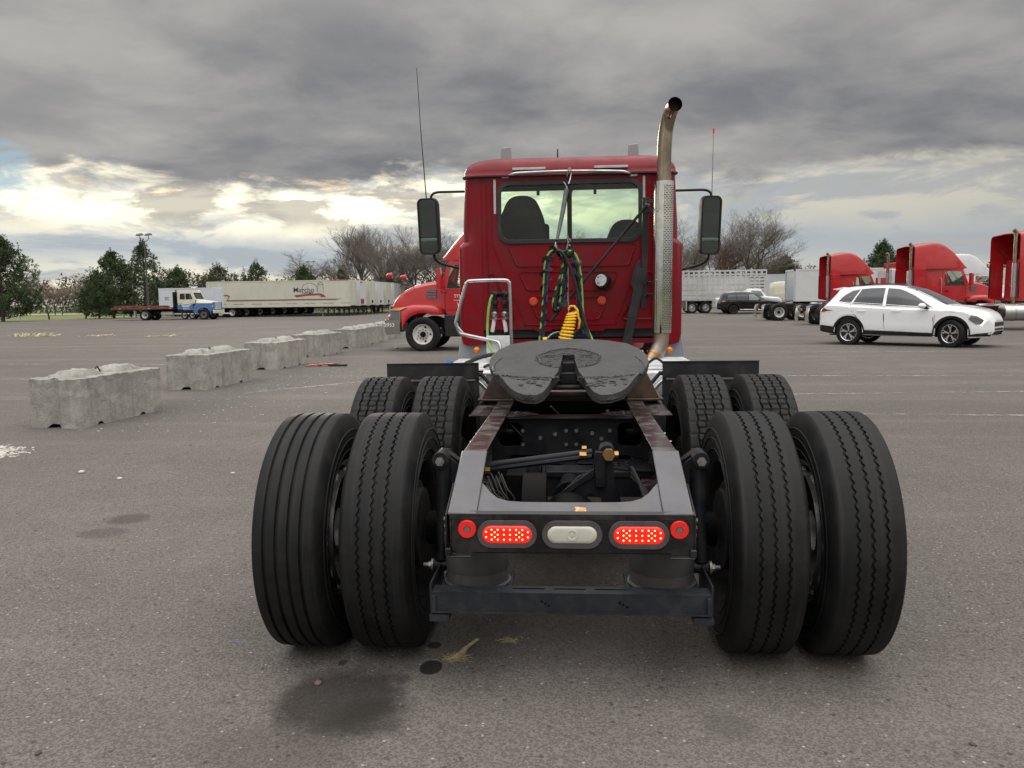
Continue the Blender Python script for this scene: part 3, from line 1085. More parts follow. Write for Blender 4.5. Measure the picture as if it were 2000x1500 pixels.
# duals
def dual(y, R, t_in, t_out, rim_out=R_ALU):
    for s in (-1, 1):
        ti = t_in; to = t_out[0] if s < 0 else t_out[1]
        w1 = wheel(TR, s * .753, y, R, ti, None, face=s, ax='x')
        w2 = wheel(TR, s * 1.100, y, R, to, rim_out, face=s, ax='x')
        g = G()
        h = .105
        g.lathe([(.300, -h - .006), (.286, -h + .01), (.262, -h * .4), (.255, .02), (.262, h * .5), (.300, h + .006), (.279, h - .004), (.247, .03), (.252, -h * .5), (.279, -h), (.295, -h - .01)], (0, 0, 0), 'x', 40, closed=True)
        disc_holes(g, .145, .25, 5, .205, .035, .085)
        r1 = g.build('rim', pm('inner_rim_steel', (.012, .011, .011), .6, .2, dirt=((.035, .027, .022), .5, 9), spec=.2), w1)
        g = G()
        g.lathe([(.11, .02), (.235, .02), (.25, .0)], (0, 0, 0), 'x', 32)
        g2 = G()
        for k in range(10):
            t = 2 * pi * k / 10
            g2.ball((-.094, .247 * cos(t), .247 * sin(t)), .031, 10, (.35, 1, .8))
        g2.build('hand_hole_glint', WHITEP, w2, split=False)['kind'] = 'stuff'  # white balls stand in for light gleaming at the disc openings
        G().lathe([(.10, -.085), (.255, -.085), (.268, -.075)], (0, 0, 0), 'x', 40).build('disc', pm('dusty_disc', (.11, .10, .095), .4, .8), w2)


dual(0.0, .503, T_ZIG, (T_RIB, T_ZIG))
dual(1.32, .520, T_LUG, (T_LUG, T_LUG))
for s in (-1, 1):
    wheel(TR, s * 1.02, 6.35, .505, T_PLAIN, R_STEERA, face=s, ax='x')

# ---------------- fifth wheel
zpl = lambda v: 1.0 + .24 * (v - .5) - (max(0, .79 - v) * .36)
fnf = lambda u, v, w: (u - .006, v, zpl(v) + w)
half = [(.0, 1.503), (.12, 1.495), (.24, 1.462), (.344, 1.405), (.41, 1.30), (.441, 1.18), (.444, 1.06), (.42, .955), (.385, .885), (.345, .79)]
lob = [(.330, .763), (.302, .722), (.268, .692), (.225, .672), (.165, .668), (.130, .690), (.103, .735), (.084, .79)]
thr = [(.056, .90), (.045, 1.0), (.036, 1.10), (.034, 1.18), (.022, 1.207), (.0, 1.217)]
mir = lambda L: [(-a, b) for a, b in reversed(L)]
main = half + [(.084, .79)] + thr + mir(thr[:-1]) + [(-.084, .79)] + mir(half[1:])
def dens(L, d=.03):
    o = []
    for i, p in enumerate(L):
        q = L[(i + 1) % len(L)]
        n = max(1, int(math.hypot(q[0] - p[0], q[1] - p[1]) / d))
        o += [(p[0] + (q[0] - p[0]) * k / n, p[1] + (q[1] - p[1]) * k / n) for k in range(n)]
    return o
fwm = bpy.data.materials.new('greased_plate'); fwm.use_nodes = True
t = NT(fwm.node_tree); b = t.n['Principled BSDF']
tc = t.new('ShaderNodeTexCoord').outputs['Object']
sp = t.new('ShaderNodeSeparateXYZ'); t.l.new(tc, sp.inputs[0])
dx = t.m('ADD', sp.outputs[0], .006); dy = t.m('SUBTRACT', sp.outputs[1], 1.13)
rr = t.m('SQRT', t.m('ADD', t.m('MULTIPLY', dx, dx), t.m('MULTIPLY', dy, dy)))
nz = t.noise(tc, 22, 8, .7, .6); nz2 = t.noise(tc, 5, 6, .6)
rn = t.m('ADD', rr, t.m('MULTIPLY', t.m('SUBTRACT', nz, .5), .07))
inner = t.m('SUBTRACT', 1.0, t.ss(rn, .165, .19))
gre = t.m('MAXIMUM', inner, t.m('MULTIPLY', t.ss(nz2, .60, .70), .6))
swirl = t.noise(t.comb(t.m('MULTIPLY', rr, 34), 0, 0), 1.0, 3)
colr = t.mix(t.lin(nz2, .3, .7), (.024, .023, .0235), (.052, .050, .049))
colr = t.mix(t.m('MULTIPLY', t.ss(swirl, .4, .7), .35), colr, (.034, .033, .034))
colr = t.mix(gre, colr, (.024, .023, .023))
colr = t.mix(t.m('MULTIPLY', t.ss(t.noise(tc, 13, 6, .7), .64, .72), t.m('MULTIPLY', inner, .5)), colr, (.22, .20, .13))
edge_ = t.ss(t.noise(tc, 9, 6, .65), .55, .7)
t.l.new(colr, b.inputs['Base Color'])
t.l.new(t.m('ADD', .40, t.m('MULTIPLY', t.lin(nz, .3, .7), .25)), b.inputs['Roughness'])
bn = t.new('ShaderNodeBump'); bn.inputs['Distance'].default_value = .012; bn.inputs['Strength'].default_value = .9
t.l.new(t.m('ADD', t.m('MULTIPLY', nz, t.m('ADD', t.m('MULTIPLY', gre, 1.0), .05)), t.m('MULTIPLY', gre, .5)), bn.inputs['Height'])
t.l.new(bn.outputs[0], b.inputs['Normal'])
MATS['greased_plate'] = fwm
g = G()
g.plate(dens(main), fn=fnf, a=-.032, b=0)
for s in (1, -1):
    L = [(s * a, b_) for a, b_ in [(.345, .79)] + lob]
    g.plate(dens(L, .04), fn=fnf, a=-.032, b=0)
g.v = [(a, b_, c - (.0 if b_ > .8 else 0)) for a, b_, c in g.v]
fw = bt('fifth_wheel', g, fwm, bevel=.006, smooth=40)
# deep skirt following the rim
def skirt(L, dep0, dep1):
    g = G(); vs = []
    n = len(L)
    for i, (a, b_) in enumerate(L):
        d = dep0 + (dep1 - dep0) * (0.5 - .5 * cos(2 * pi * i / max(1, n - 1)))
        for k in (.96, .985):
            vs.append(fnf(a * k, 1.1 + (b_ - 1.1) * k, -.012))
            vs.append(fnf(a * k, 1.1 + (b_ - 1.1) * k, -d))
    fs = []
    for i in range(n - 1):
        o = i * 4; q = o + 4
        fs += [(o, q, q + 1, o + 1), (o + 2, o + 3, q + 3, q + 2), (o + 1, q + 1, q + 3, o + 3)]
    g.add(vs, fs)
    return g
sk = half[3:] + lob + thr
for s in (1, -1):
    gg = skirt(dens([(s * a, b_) for a, b_ in sk], .03)[:-9], .060, .050)
    gg.build('skirt', fwm, fw, smooth=50)
g = G()
pts = [fnf(.172 * cos(a) * (1 + .05 * sin(7 * a)), 1.13 + .165 * sin(a) * (1 + .05 * sin(5 * a)), .001) for a in [radians(-55 + 290 * k / 60) for k in range(61)]]
rnd = random.Random(5)
g.tube(pts, [rnd.uniform(.005, .013) for _ in pts], 6, flat=.8)
for s in (-1, 1):
    pts = [fnf(s * (.05 + .30 * k / 60), .80 + rnd.uniform(-.012, .012) + .04 * (k / 60) ** 3, .0) for k in range(61)]
    g.tube(pts, [rnd.uniform(.001, .010) for _ in pts], 6, flat=.8)
    for k in range(40):
        g.ball(fnf(s * rnd.uniform(.10, .30), rnd.uniform(.73, .82), 0), rnd.uniform(.003, .009), 7, (2.2, 1.0, .5))
    pts = [fnf(s * (.38 + .03 * sin(pi * k / 24)), .84 + .30 * k / 24, .0) for k in range(25)]
    g.tube(pts, [rnd.uniform(.003, .010) for _ in pts], 6, flat=.8)
for k in range(90):
    a = rnd.uniform(0, 2 * pi); r_ = rnd.uniform(.05, .19)
    if abs(r_ * cos(a)) < .045 and sin(a) < .4:
        continue
    g.ball(fnf(r_ * cos(a), 1.13 + r_ * sin(a), 0), rnd.uniform(.004, .010), 7, (1.6, 1.2, .5))
g.build('grease_ridge', pm('grease', (.022, .021, .021), .42, var=.4, vs=40, bump=.003, bs=60), fw)
# raised maker's marks left and right of the throat
for s in (-1, 1):
    g = G().tube([fnf(s * .075 + .0, 1.175, .001), fnf(s * .125, 1.175, .001), fnf(s * .135, 1.155, .001), fnf(s * .11, 1.145, .001), fnf(s * .075, 1.15, .001)], .0035, 6)
    g.build('cast_mark', fwm, fw)
g = G()
g.box(-.052, .040, 1.03, 1.11, 1.015, 1.075)
g.loft([[(-.045, 1.12, 1.02), (.035, 1.12, 1.02), (.030, 1.12, 1.125), (-.040, 1.12, 1.125)], [(-.045, 1.19, 1.02), (.035, 1.19, 1.02), (.030, 1.19, 1.135), (-.040, 1.19, 1.135)]])
g.cyl((-.15, .98, 1.0), (.14, .98, 1.0), .014, n=10)
g.box(-.20, .19, .96, 1.0, .955, .975); g.box(-.22, .21, .99, 1.04, .93, .95)
g.build('locking_jaw', BLK, fw, bevel=.004)
for s in (-1, 1):
    g = G()
    g.plate([(1.40, .872), (1.95, .872), (1.80, .95), (1.45, 1.10), (1.25, 1.12), (1.30, 1.0)], plane='yz', a=s * .325, b=s * .345)
    g.plate([(s * .345, .885), (s * .535, .885), (s * .50, .96), (s * .43, 1.10), (s * .345, 1.12)], plane='xz', a=1.44, b=1.46)
    g.cyl((s * .32, 1.35, 1.09), (s * .42, 1.35, 1.09), .035, n=16)
    g.build('pivot_bracket', RUST, fw, bevel=.003)
g = G()
g.box(-.56, .56, 1.41, 2.0, .8715, .884)
for s in (-1, 1):
    for yy in (1.46, 1.56, 1.75):
        g.nut((s * .515, yy, .884), (0, 0, 1), .017, .016)
        g.nut((s * .42, yy, .884), (0, 0, 1), .013, .012)
g.build('base_plate', RUST, fw, bevel=.003)

# ---------------- fender panels ahead of the drive tyres
for s in (-1, 1):
    g = G()
    x0, x1 = sorted((s * .615, s * 1.245))
    g.box(x0, x1, 1.985, 1.992, .955, 1.055)
    g.box(x0, x1, 1.978, 2.0, 1.055, 1.062)
    g.box(*sorted((s * .615, s * 1.20)), 1.994, 1.999, .30, .955)
    p_ = bt('mud_flap_panel', g, PANELB)
    G().box(*sorted((s * .64, s * 1.17)), 1.9865, 1.9895, .938, .950).build('clamp_strip', NUTM, p_)
    g = G().tube([(s * .45, 2.01, .80), (s * .60, 2.01, .98), (s * 1.2, 2.01, .99)], .015, 8)
    g.build('flap_hanger', BLK, p_)

# ---------------- cab shell
YR, YF = 3.5, 5.32


def cab_strip(s):
    """corner and side wall from the rear wall edge round to the windscreen pillar"""
    g = G()
    lev = [(1.10, .925, .05), (1.17, .945, .05), (1.50, .948, .05), (1.925, .948, .06), (1.95, .935, .10), (1.975, .918, .135), (2.12, .915, .135), (2.52, .893, .13)]
    rings = []
    for z, hw, rc in lev:
        r = []
        x0 = .74
        r.append((s * x0, YR, z))
        cx, cy = hw - rc, YR + rc
        for k in range(7):
            t = radians(-90 + 90 * k / 6)
            r.append((s * (cx + rc * cos(t)), cy + rc * sin(t), z))
        lean = max(0, (z - 1.97)) * .42
        top = .095 if z > 2.5 else 0.0
        r.append((s * hw, YF - .10 - lean, z + top))
        r.append((s * (hw - .04), YF - .02 - lean, z + top))
        r.append((s * (hw - .12), YF - lean, z + top))
        rings.append(r)
    g.loft(rings, closed=False, caps=False)
    # lower rear corner skirt below the wall edge
    g.plate([(s * .74, 1.235), (s * .922, 1.20), (s * .922, 1.11), (s * .885, 1.09), (s * .80, 1.09), (s * .745, 1.15)], plane='xz', a=YR + .004, b=YR + .25)
    return g


g = G()
win = rrect(-.585, .588, 1.972, 2.450, .085, 7)
g.plate([(-.742, 1.225), (-.30, 1.225), (-.28, 1.205), (-.17, 1.205), (-.15, 1.225), (.15, 1.225), (.17, 1.205), (.28, 1.205), (.30, 1.225), (.742, 1.225), (.742, 2.522), (-.742, 2.522)], [win], 'xz', YR, YR + .03)
for s in (-1, 1):
    q = cab_strip(s); g.add(q.v, q.f)
# firewall, floor, windscreen frame
g.box(-.83, .83, YF - .03, YF, 1.10, 1.965)
g.box(-.85, .85, YR + .03, YF - .03, 1.10, 1.14)
def wsf(u, v, w): return (u, YF - (v - 1.97) * .42 + w, v)
g.plate([(-.83, 1.965), (.83, 1.965), (.79, 2.64), (-.79, 2.64)], [rrect(-.77, -.025, 2.005, 2.605, .05, 4), rrect(.025, .77, 2.005, 2.605, .05, 4)], fn=wsf, a=-.03, b=0)
cab = bt('cab', g, REDM, smooth=40)
# roof
g = G()
def rr_ring(ins, z, rise=0.056):
    x = .905 - ins; y0 = YR - .025 + ins; y1 = YF - .17 - ins * .6
    return [(a, b, z + rise * (b - y0)) for a, b in rrect(-x, x, y0, y1, max(.16 - ins * .1, .1), 7)]
g.loft([rr_ring(.03, 2.512), rr_ring(-.004, 2.515), rr_ring(-.006, 2.524), rr_ring(.004, 2.532), rr_ring(.008, 2.56), rr_ring(.024, 2.600), rr_ring(.055, 2.636), rr_ring(.10, 2.662), rr_ring(.17, 2.684), rr_ring(.28, 2.700), rr_ring(.45, 2.706), rr_ring(.62, 2.708)], caps=False)
_t = rr_ring(.62, 2.708)
g.add(_t, [tuple(range(len(_t)))])
roof = g.build('roof', REDM, cab, smooth=50)
g = G().loft([rr_ring(-.006, 2.508), rr_ring(-.011, 2.511), rr_ring(-.011, 2.521), rr_ring(-.003, 2.524)], caps=False)
g.build('drip_seal', GASKET, cab)
# pressed panels of the rear wall
def pressing(L, d=.012, bead=.0065):
    g = G()
    n = len(L)
    cx = sum(p[0] for p in L) / n; cz = sum(p[1] for p in L) / n
    def off(p, k):
        dx, dz = p[0] - cx, p[1] - cz; l = math.hypot(dx, dz)
        return (p[0] - dx / l * k, p[1] - dz / l * k)
    rings = [[(p[0], YR - .0005, p[1]) for p in L], [(*(lambda q: (q[0], YR - d, q[1]))(off(p, .006)),) for p in L], [(*(lambda q: (q[0], YR - d, q[1]))(off(p, .013)),) for p in L], [(*(lambda q: (q[0], YR - .002, q[1]))(off(p, .020)),) for p in L]]
    g.loft(rings, caps=False)
    g.add(rings[3], [tuple(range(n))])
    return g
def rpoly(P, r, n=3):
    o = []
    N = len(P)
    for i in range(N):
        a, b, c = V((*P[i - 1], 0)), V((*P[i], 0)), V((*P[(i + 1) % N], 0))
        p = b + (a - b).normalized() * r; q = b + (c - b).normalized() * r
        for k in range(n + 1):
            t = k / n
            s_ = p * (1 - t) ** 2 + b * 2 * t * (1 - t) + q * t * t
            o.append((s_.x, s_.y))
    return o
trap = [[(-.53, 1.950), (.565, 1.940), (.50, 1.752), (-.455, 1.758)], [(-.440, 1.715), (.415, 1.706), (.352, 1.548), (-.368, 1.556)], [(-.352, 1.502), (.326, 1.494), (.255, 1.300), (-.280, 1.308)]]
for P in trap:
    pressing(rpoly(P, .035)).build('pressed_panel', REDM, cab, smooth=60)
for P in ([(-.70, 1.70), (-.655, 1.72), (-.475, 1.33), (-.475, 1.31), (-.70, 1.305)], [(.70, 1.70), (.655, 1.71), (.44, 1.33), (.44, 1.295), (.70, 1.295)]):
    pressing(rpoly(P, .022)).build('pressed_panel', REDM, cab, smooth=60)
g = G()
for s in (-1, 1):
    for pts in ([(s * .655, 2.44), (s * .655, 2.0), (s * .63, 1.90), (s * .40, 1.315), (s * .36, 1.268), (0, 1.262)], [(s * .70, 2.45), (s * .70, 1.86), (s * .69, 1.28)]):
        g.tube([(a, YR - .0005, b) for a, b in (spline([(p[0], p[1], 0) for p in pts], 6) and [(q.x, q.y) for q in spline([(p[0], p[1], 0) for p in pts], 6)])], .0065, 6)
g.build('seam_bead', REDM, cab)
g = G()
for s in (-1, 1):
    for k in range(12):
        g.ball((s * .678, YR - .001, 2.43 - k * .047), .0042, 6)
        if k < 7:
            g.ball((s * (.61 - .034 * k), YR - .001, 1.84 - k * .075), .0038, 6)
for k in range(12):
    g.ball((-.40 + k * .072, YR - .001, 1.735), .0036, 6)
for x_ in (-.26, -.19, .19, .26):
    g.ball((x_, YR - .001, 1.214), .006, 6)
g.build('rivets', REDM, cab)
# window gasket and glass
g = G().plate(rrect(-.606, .609, 1.952, 2.471, .10, 8), [rrect(-.572, .575, 1.986, 2.437, .075, 8)], 'xz', YR - .014, YR + .002)
bt('rear_window_gasket', g, GASKET, bevel=.005)
rw = bt('rear_window', G().sheet(rrect(-.59, .593, 1.968, 2.455, .08, 7), plane='xz', w=YR + .012), GLASS, smooth=0)
ws = G()
for a, b in ((-.775, -.02), (.02, .775)):
    ws.sheet(rrect(a, b, 2.0, 2.61, .05, 4), fn=wsf, w=-.015)
bt('windscreen', ws, GLASS, smooth=0)
g = G()
for s in (-1, 1):
    q = [(3.95, 1.98), (4.95, 1.98), (4.78, 2.42), (3.95, 2.44)]
    g.plate(rpoly(q, .05), fn=lambda u, v, w: (s * (.921 - (v - 2.12) * .055 + w), u, v), a=0, b=.006)
bt('side_window', g, TINT)
# interior
g = G()
g.box(-.76, .76, YR + .10, YF - .40, 2.62, 2.635)
g.box(-.80, .80, YR + .04, YR + .30, 2.475, 2.615)
g.box(-.86, .86, YR + .04, YR + .06, 1.15, 1.96)
g.box(-.80, .80, 5.0, 5.25, 1.60, 1.985)
g.loft([[(-.20, 4.95, 1.95), (.42, 4.95, 1.95), (.42, 4.95, 2.02), (.2, 4.95, 2.085), (-.02, 4.95, 2.05), (-.20, 4.95, 2.0)], [(-.20, 5.15, 1.95), (.42, 5.15, 1.95), (.42, 5.15, 2.03), (.2, 5.15, 2.09), (-.02, 5.15, 2.06), (-.20, 5.15, 2.0)]])
g.box(-.86, -.845, YR + .05, YF - .3, 1.15, 2.45); g.box(.845, .86, YR + .05, YF - .3, 1.15, 2.45)
bt('cab_lining', g, INTER, bevel=.01)
def seat(cx, top, w, x_lean=0.0):
    g = G()
    P = rpoly([(cx - w / 2, 1.55), (cx + w / 2, 1.55), (cx + w * .45, top - .22), (cx + w * .24, top), (cx - w * .24, top), (cx - w * .45, top - .22)], .09, 5)
    g.loft([[(a, yy, b) for a, b in [(cx + (p[0] - cx) * k, 1.9 + (p[1] - 1.9) * k) for p in P]] for yy, k in ((3.78, .90), (3.80, .98), (3.90, 1.0), (3.95, .96))])
    g.box(cx - w / 2, cx + w / 2, 3.9, 4.4, 1.45, 1.62)
    bt('seat', g, SEATM, bevel=.02)
seat(-.42, 2.40, .46)
seat(.50, 2.17, .44)
g = G()
g.loft([[(a, yy, b) for a, b in rrect(-.255, -.185, 1.90, 2.17, .03, 4)] for yy in (4.1, 4.16)])
g.box(-.25, -.19, 4.0, 4.1, 1.86, 2.0)
bt('arm_rest', g, INTER, bevel=.01)
g = G().lathe([(.205, -.012), (.217, 0), (.205, .012), (.193, 0)], (0, 0, 0), 'z', 32, closed=True)
g.box(-.20, .20, -.02, .02, -.008, .008)
bt('steering_wheel', g, PLAST, loc=(-.42, 4.78, 1.98), rot=(radians(50), 0, 0))
g = G()
g.box(-.76, .76, 4.98, 5.02, 2.585, 2.60)
for x_ in (-.32, .26):
    g.box(x_ - .015, x_ + .015, 4.99, 5.02, 2.54, 2.59)
g.beam((0, 5.02, 2.6), (0, 5.28, 1.99), .04, .03, (1, 0, 0))
bt('sun_visor', g, INTER)
# hood (ahead of the cab)
def hring(y, hw, zt, zb):
    P = rrect(-hw, hw, zb, zt, min(.16, hw * .3), 5)
    return [(a, y, b + .05 * (1 - (a / hw) ** 2) * (b > (zt + zb) / 2)) for a, b in P]
g = G().loft([hring(5.33, .80, 1.93, 1.0), hring(5.9, .76, 1.90, .95), hring(6.6, .68, 1.82, .9), hring(7.15, .60, 1.70, .85), hring(7.3, .52, 1.60, .85)])
hd = bt('hood', g, REDM, smooth=50)
g = G()
for s in (-1, 1):
    pr = [(.62 * cos(radians(a)), .62 * sin(radians(a))) for a in range(10, 171, 16)]
    outer = [(6.35 + c, .50 + d) for c, d in pr]; inner = [(6.35 + c * .9, .50 + d * .9) for c, d in reversed(pr)]
    g.plate(outer + inner, plane='yz', a=s * .70, b=s * 1.18)
g.build('fender', REDM, hd)
G().box(-1.15, 1.15, 7.30, 7.42, .42, .78).build('bumper', CHROME, hd, bevel=.04)

# ---------------- cab rear fittings
for a, b in ((-.473, -.194), (.208, .488)):
    G().box(a, b, YR - .030, YR - .014, 2.560, 2.580).build('reflective_strip', TAPE, cab, bevel=.002)
for x_ in (-.627, .622):
    G().box(x_ - .010, x_ + .010, YR - .006, YR - .001, 2.205, 2.492).build('reflective_strip', TAPE, cab, bevel=.001)
g = G()
pts = spline([(-.51, YR - .02, 2.515), (-.48, YR - .06, 2.520), (-.40, YR - .072, 2.530), (0, YR - .075, 2.534), (.40, YR - .072, 2.524), (.48, YR - .06, 2.512), (.51, YR - .02, 2.506)], 5)
g.tube(pts, .0105, 10)
for x_ in (-.535, .535):
    g.plate(rrect(x_ - .032, x_ + .032, 2.490 if x_ > 0 else 2.500, 2.528 if x_ > 0 else 2.538, .008), [circ2(x_, 2.51 if x_ > 0 else 2.52, .009, 10)], 'xz', YR - .012, YR - .001)
bt('hose_rail', g, CHROMED)
for x_ in (-.561, .568):
    g = G()
    g.plate([(x_ - .047, .0), (x_ + .047, 0), (x_ + .047, .105), (x_ + .03, .112), (x_ - .047, .100)], plane='xz', a=3.95, b=3.965)
    g.box(x_ - .045, x_ + .045, 3.95, 4.06, -.02, 0.004)
    g.v = [(a, b, c + 2.728) for a, b, c in g.v]
    bt('roof_marker_bracket', g, TAPEG, bevel=.006)
bt('roof_antenna', G().tube([(-.10, 3.9, 2.69), (-.10, 3.9, 2.80)], [.008, .005], 8), PLAST)
for x_ in (-.309, .269):
    g = G()
    g.lathe([(.001, .018), (.026, .018), (.030, .013), (.036, .012), (.038, .006), (.038, 0)], (0, 0, 0), 'y', 28)
    g.v = [(a + x_, YR - .004 - b, c + 1.463) for a, b, c in g.v]
    bt('round_marker_lamp', g, REFREDL)
g = G()
g.lathe([(.001, .055), (.058, .055), (.064, .05), (.068, .02), (.068, 0)], (0, 0, 0), 'y', 32)
g.v = [(a + .272, YR - .004 - b, c + 1.628) for a, b, c in g.v]
g.cyl((.290, YR - .05, 1.622), (.262, YR - .115, 1.632), .066, .060, 28)
wl = bt('work_lamp', g, PLAST)
g = G()
g.cyl((.262, YR - .116, 1.632), (.258, YR - .123, 1.633), .050, n=28)
g.build('lens', pm('work_lamp_lens', (.60, .61, .60), .2, coat=.8, var=.3, vs=60), wl)
g = G()
for k in range(8):
    t = 2 * pi * k / 8
    rr_ = .033
    g.cyl((.258 + rr_ * cos(t), YR - .1232, 1.633 + rr_ * sin(t)), (.2575 + rr_ * cos(t), YR - .1255, 1.633 + rr_ * sin(t)), .0065 if k % 2 else .004, n=8)
g.build('diodes', DARK, wl)

# ---------------- exhaust stack
ST = lambda z: (.749 - (2.39 - z) * .0105, 3.15)           # slight lean of the stack
g = G()
zs0, zs1, nr, na = 1.20, 2.392, 168, 72
vs = []
R0 = .0755
for i in range(nr + 1):
    z = zs0 + (zs1 - zs0) * i / nr
    cx, cy = ST(z)
    for k in range(na):
        t = 2 * pi * k / na
        vs.append((cx + R0 * cos(t), cy + R0 * sin(t), z))
fs = []
for i in range(nr):
    for k in range(na):
        # slots on the rear outer half, staggered like brickwork
        a = 360 * k / na                        # -90 = rearwards
        reg = 262 <= a <= 362 and 3 < i < nr - 4
        if reg:
            j = i // 1
            if i % 2 == 0 and (k + (2 if (i // 2) % 2 else 0)) % 4 != 0:
                continue
        l = (k + 1) % na
        fs.append((i * na + k, i * na + l, (i + 1) * na + l, (i + 1) * na + k))
g.add(vs, fs)
hs_ = bt('heat_shield', g, CHROME, smooth=60)
for z_ in (2.16, 1.62):
    G().ball((ST(z_)[0] - .055, 3.15 - .056, z_), .007, 8).build('shield_screw', NUTM, hs_)
g = G()
cx, cy = ST(2.3)
p0 = [(ST(1.25)[0], 3.15, 1.25), (cx, cy, 2.30), (.748, 3.15, 2.55), (.753, 3.15, 2.70), (.764, 3.147, 2.80), (.782, 3.125, 2.885), (.800, 3.070, 2.935), (.812, 2.995, 2.948)]
P = spline(p0[1:], 6)
g.tube([V(p0[0])] + P, .0560, 28, caps=False)
g.tube(list(reversed([V(p0[0])] + P)), .0535, 28, caps=False)
g.lathe([(.0535, 0), (.056, 0)], (0, 0, 0), 'z', 4)
bt('exhaust_pipe', g, EXHM, smooth=60)
g = G().tube(P[2:-1], .0532, 24, caps=True)
g = G().tube([V(q) for q in P[:-5]], .0525, 20, caps=True)
bt('exhaust_inside', g, pm('soot', (.012, .011, .010), .9))
g = G()
P = spline([(ST(1.3)[0], 3.15, 1.3), (.736, 3.15, 1.20), (.728, 3.15, 1.12), (.700, 3.14, 1.05), (.676, 3.13, 1.01)], 6)
g.tube(P, [.061] * len(P), 26)
bt('exhaust_elbow', g, pm('dull_steel_pipe', (.42, .39, .35), .36, 1.0, var=.25, vs=7, dirt=((.30, .17, .09), .55, 6)), smooth=60)
g = G()
a, b = V((.690, 3.137, 1.035)), V((.640, 3.115, .955))
for k0, k1, r_ in ((0, .12, .066), (.12, .18, .072), (.18, .62, .0665), (.62, .70, .073), (.70, .95, .067)):
    g.tube([a.lerp(b, k0), a.lerp(b, k1)], r_, 26)
bt('pipe_clamp', g, BRONZE)
g = G().lathe([(.040, -.008), (.048, -.008), (.048, .008), (.040, .008)], (.575, 3.1, 1.02), 'x', 24, closed=True)
bt('clamp_band', g, CHROMED)
g = G().tube(spline([(.645, 3.115, .965), (.60, 3.10, .87), (.565, 3.08, .78), (.54, 3.05, .62)], 5), .064, 24)
bt('exhaust_down_pipe', g, EXHR, smooth=60)
# stack support
g = G()
g.beam((.628, 3.40, 2.30), (.610, 3.40, 1.40), .050, .06, (0, 1, 0))
for z_ in (2.255, 2.185, 1.60, 1.50):
    g.beam((.628, 3.33, z_), (.70, 3.16, z_ - .005), .012, .030)
    g.beam((.60, 3.375, z_), (.685, 3.375, z_), .012, .034)
g.beam((.60, 3.36, 1.72), (.45, 3.36, 1.02), .075, .02, (0, 1, 0))
g.plate([(.575, 1.80), (.53, 1.72), (.50, 1.60), (.56, 1.50), (.60, 1.62)], plane='xz', a=3.352, b=3.362)
bt('stack_bracket', g, PANELB, bevel=.003)
g = G()
for z_ in (2.255, 1.60, 1.50):
    g.nut((.632, 3.355, z_), (0, -1, 0), .011, .010)
g.ball((.636, 3.33, 2.235), .020, 10)
bt('bracket_bolt', g, NUTM)
g = G().tube([(.632, 3.32, 2.232), (-.105, 3.28, 1.365), (-.16, 3.26, 1.30)], .0125, 10)
bt('diagonal_brace', g, BLK)

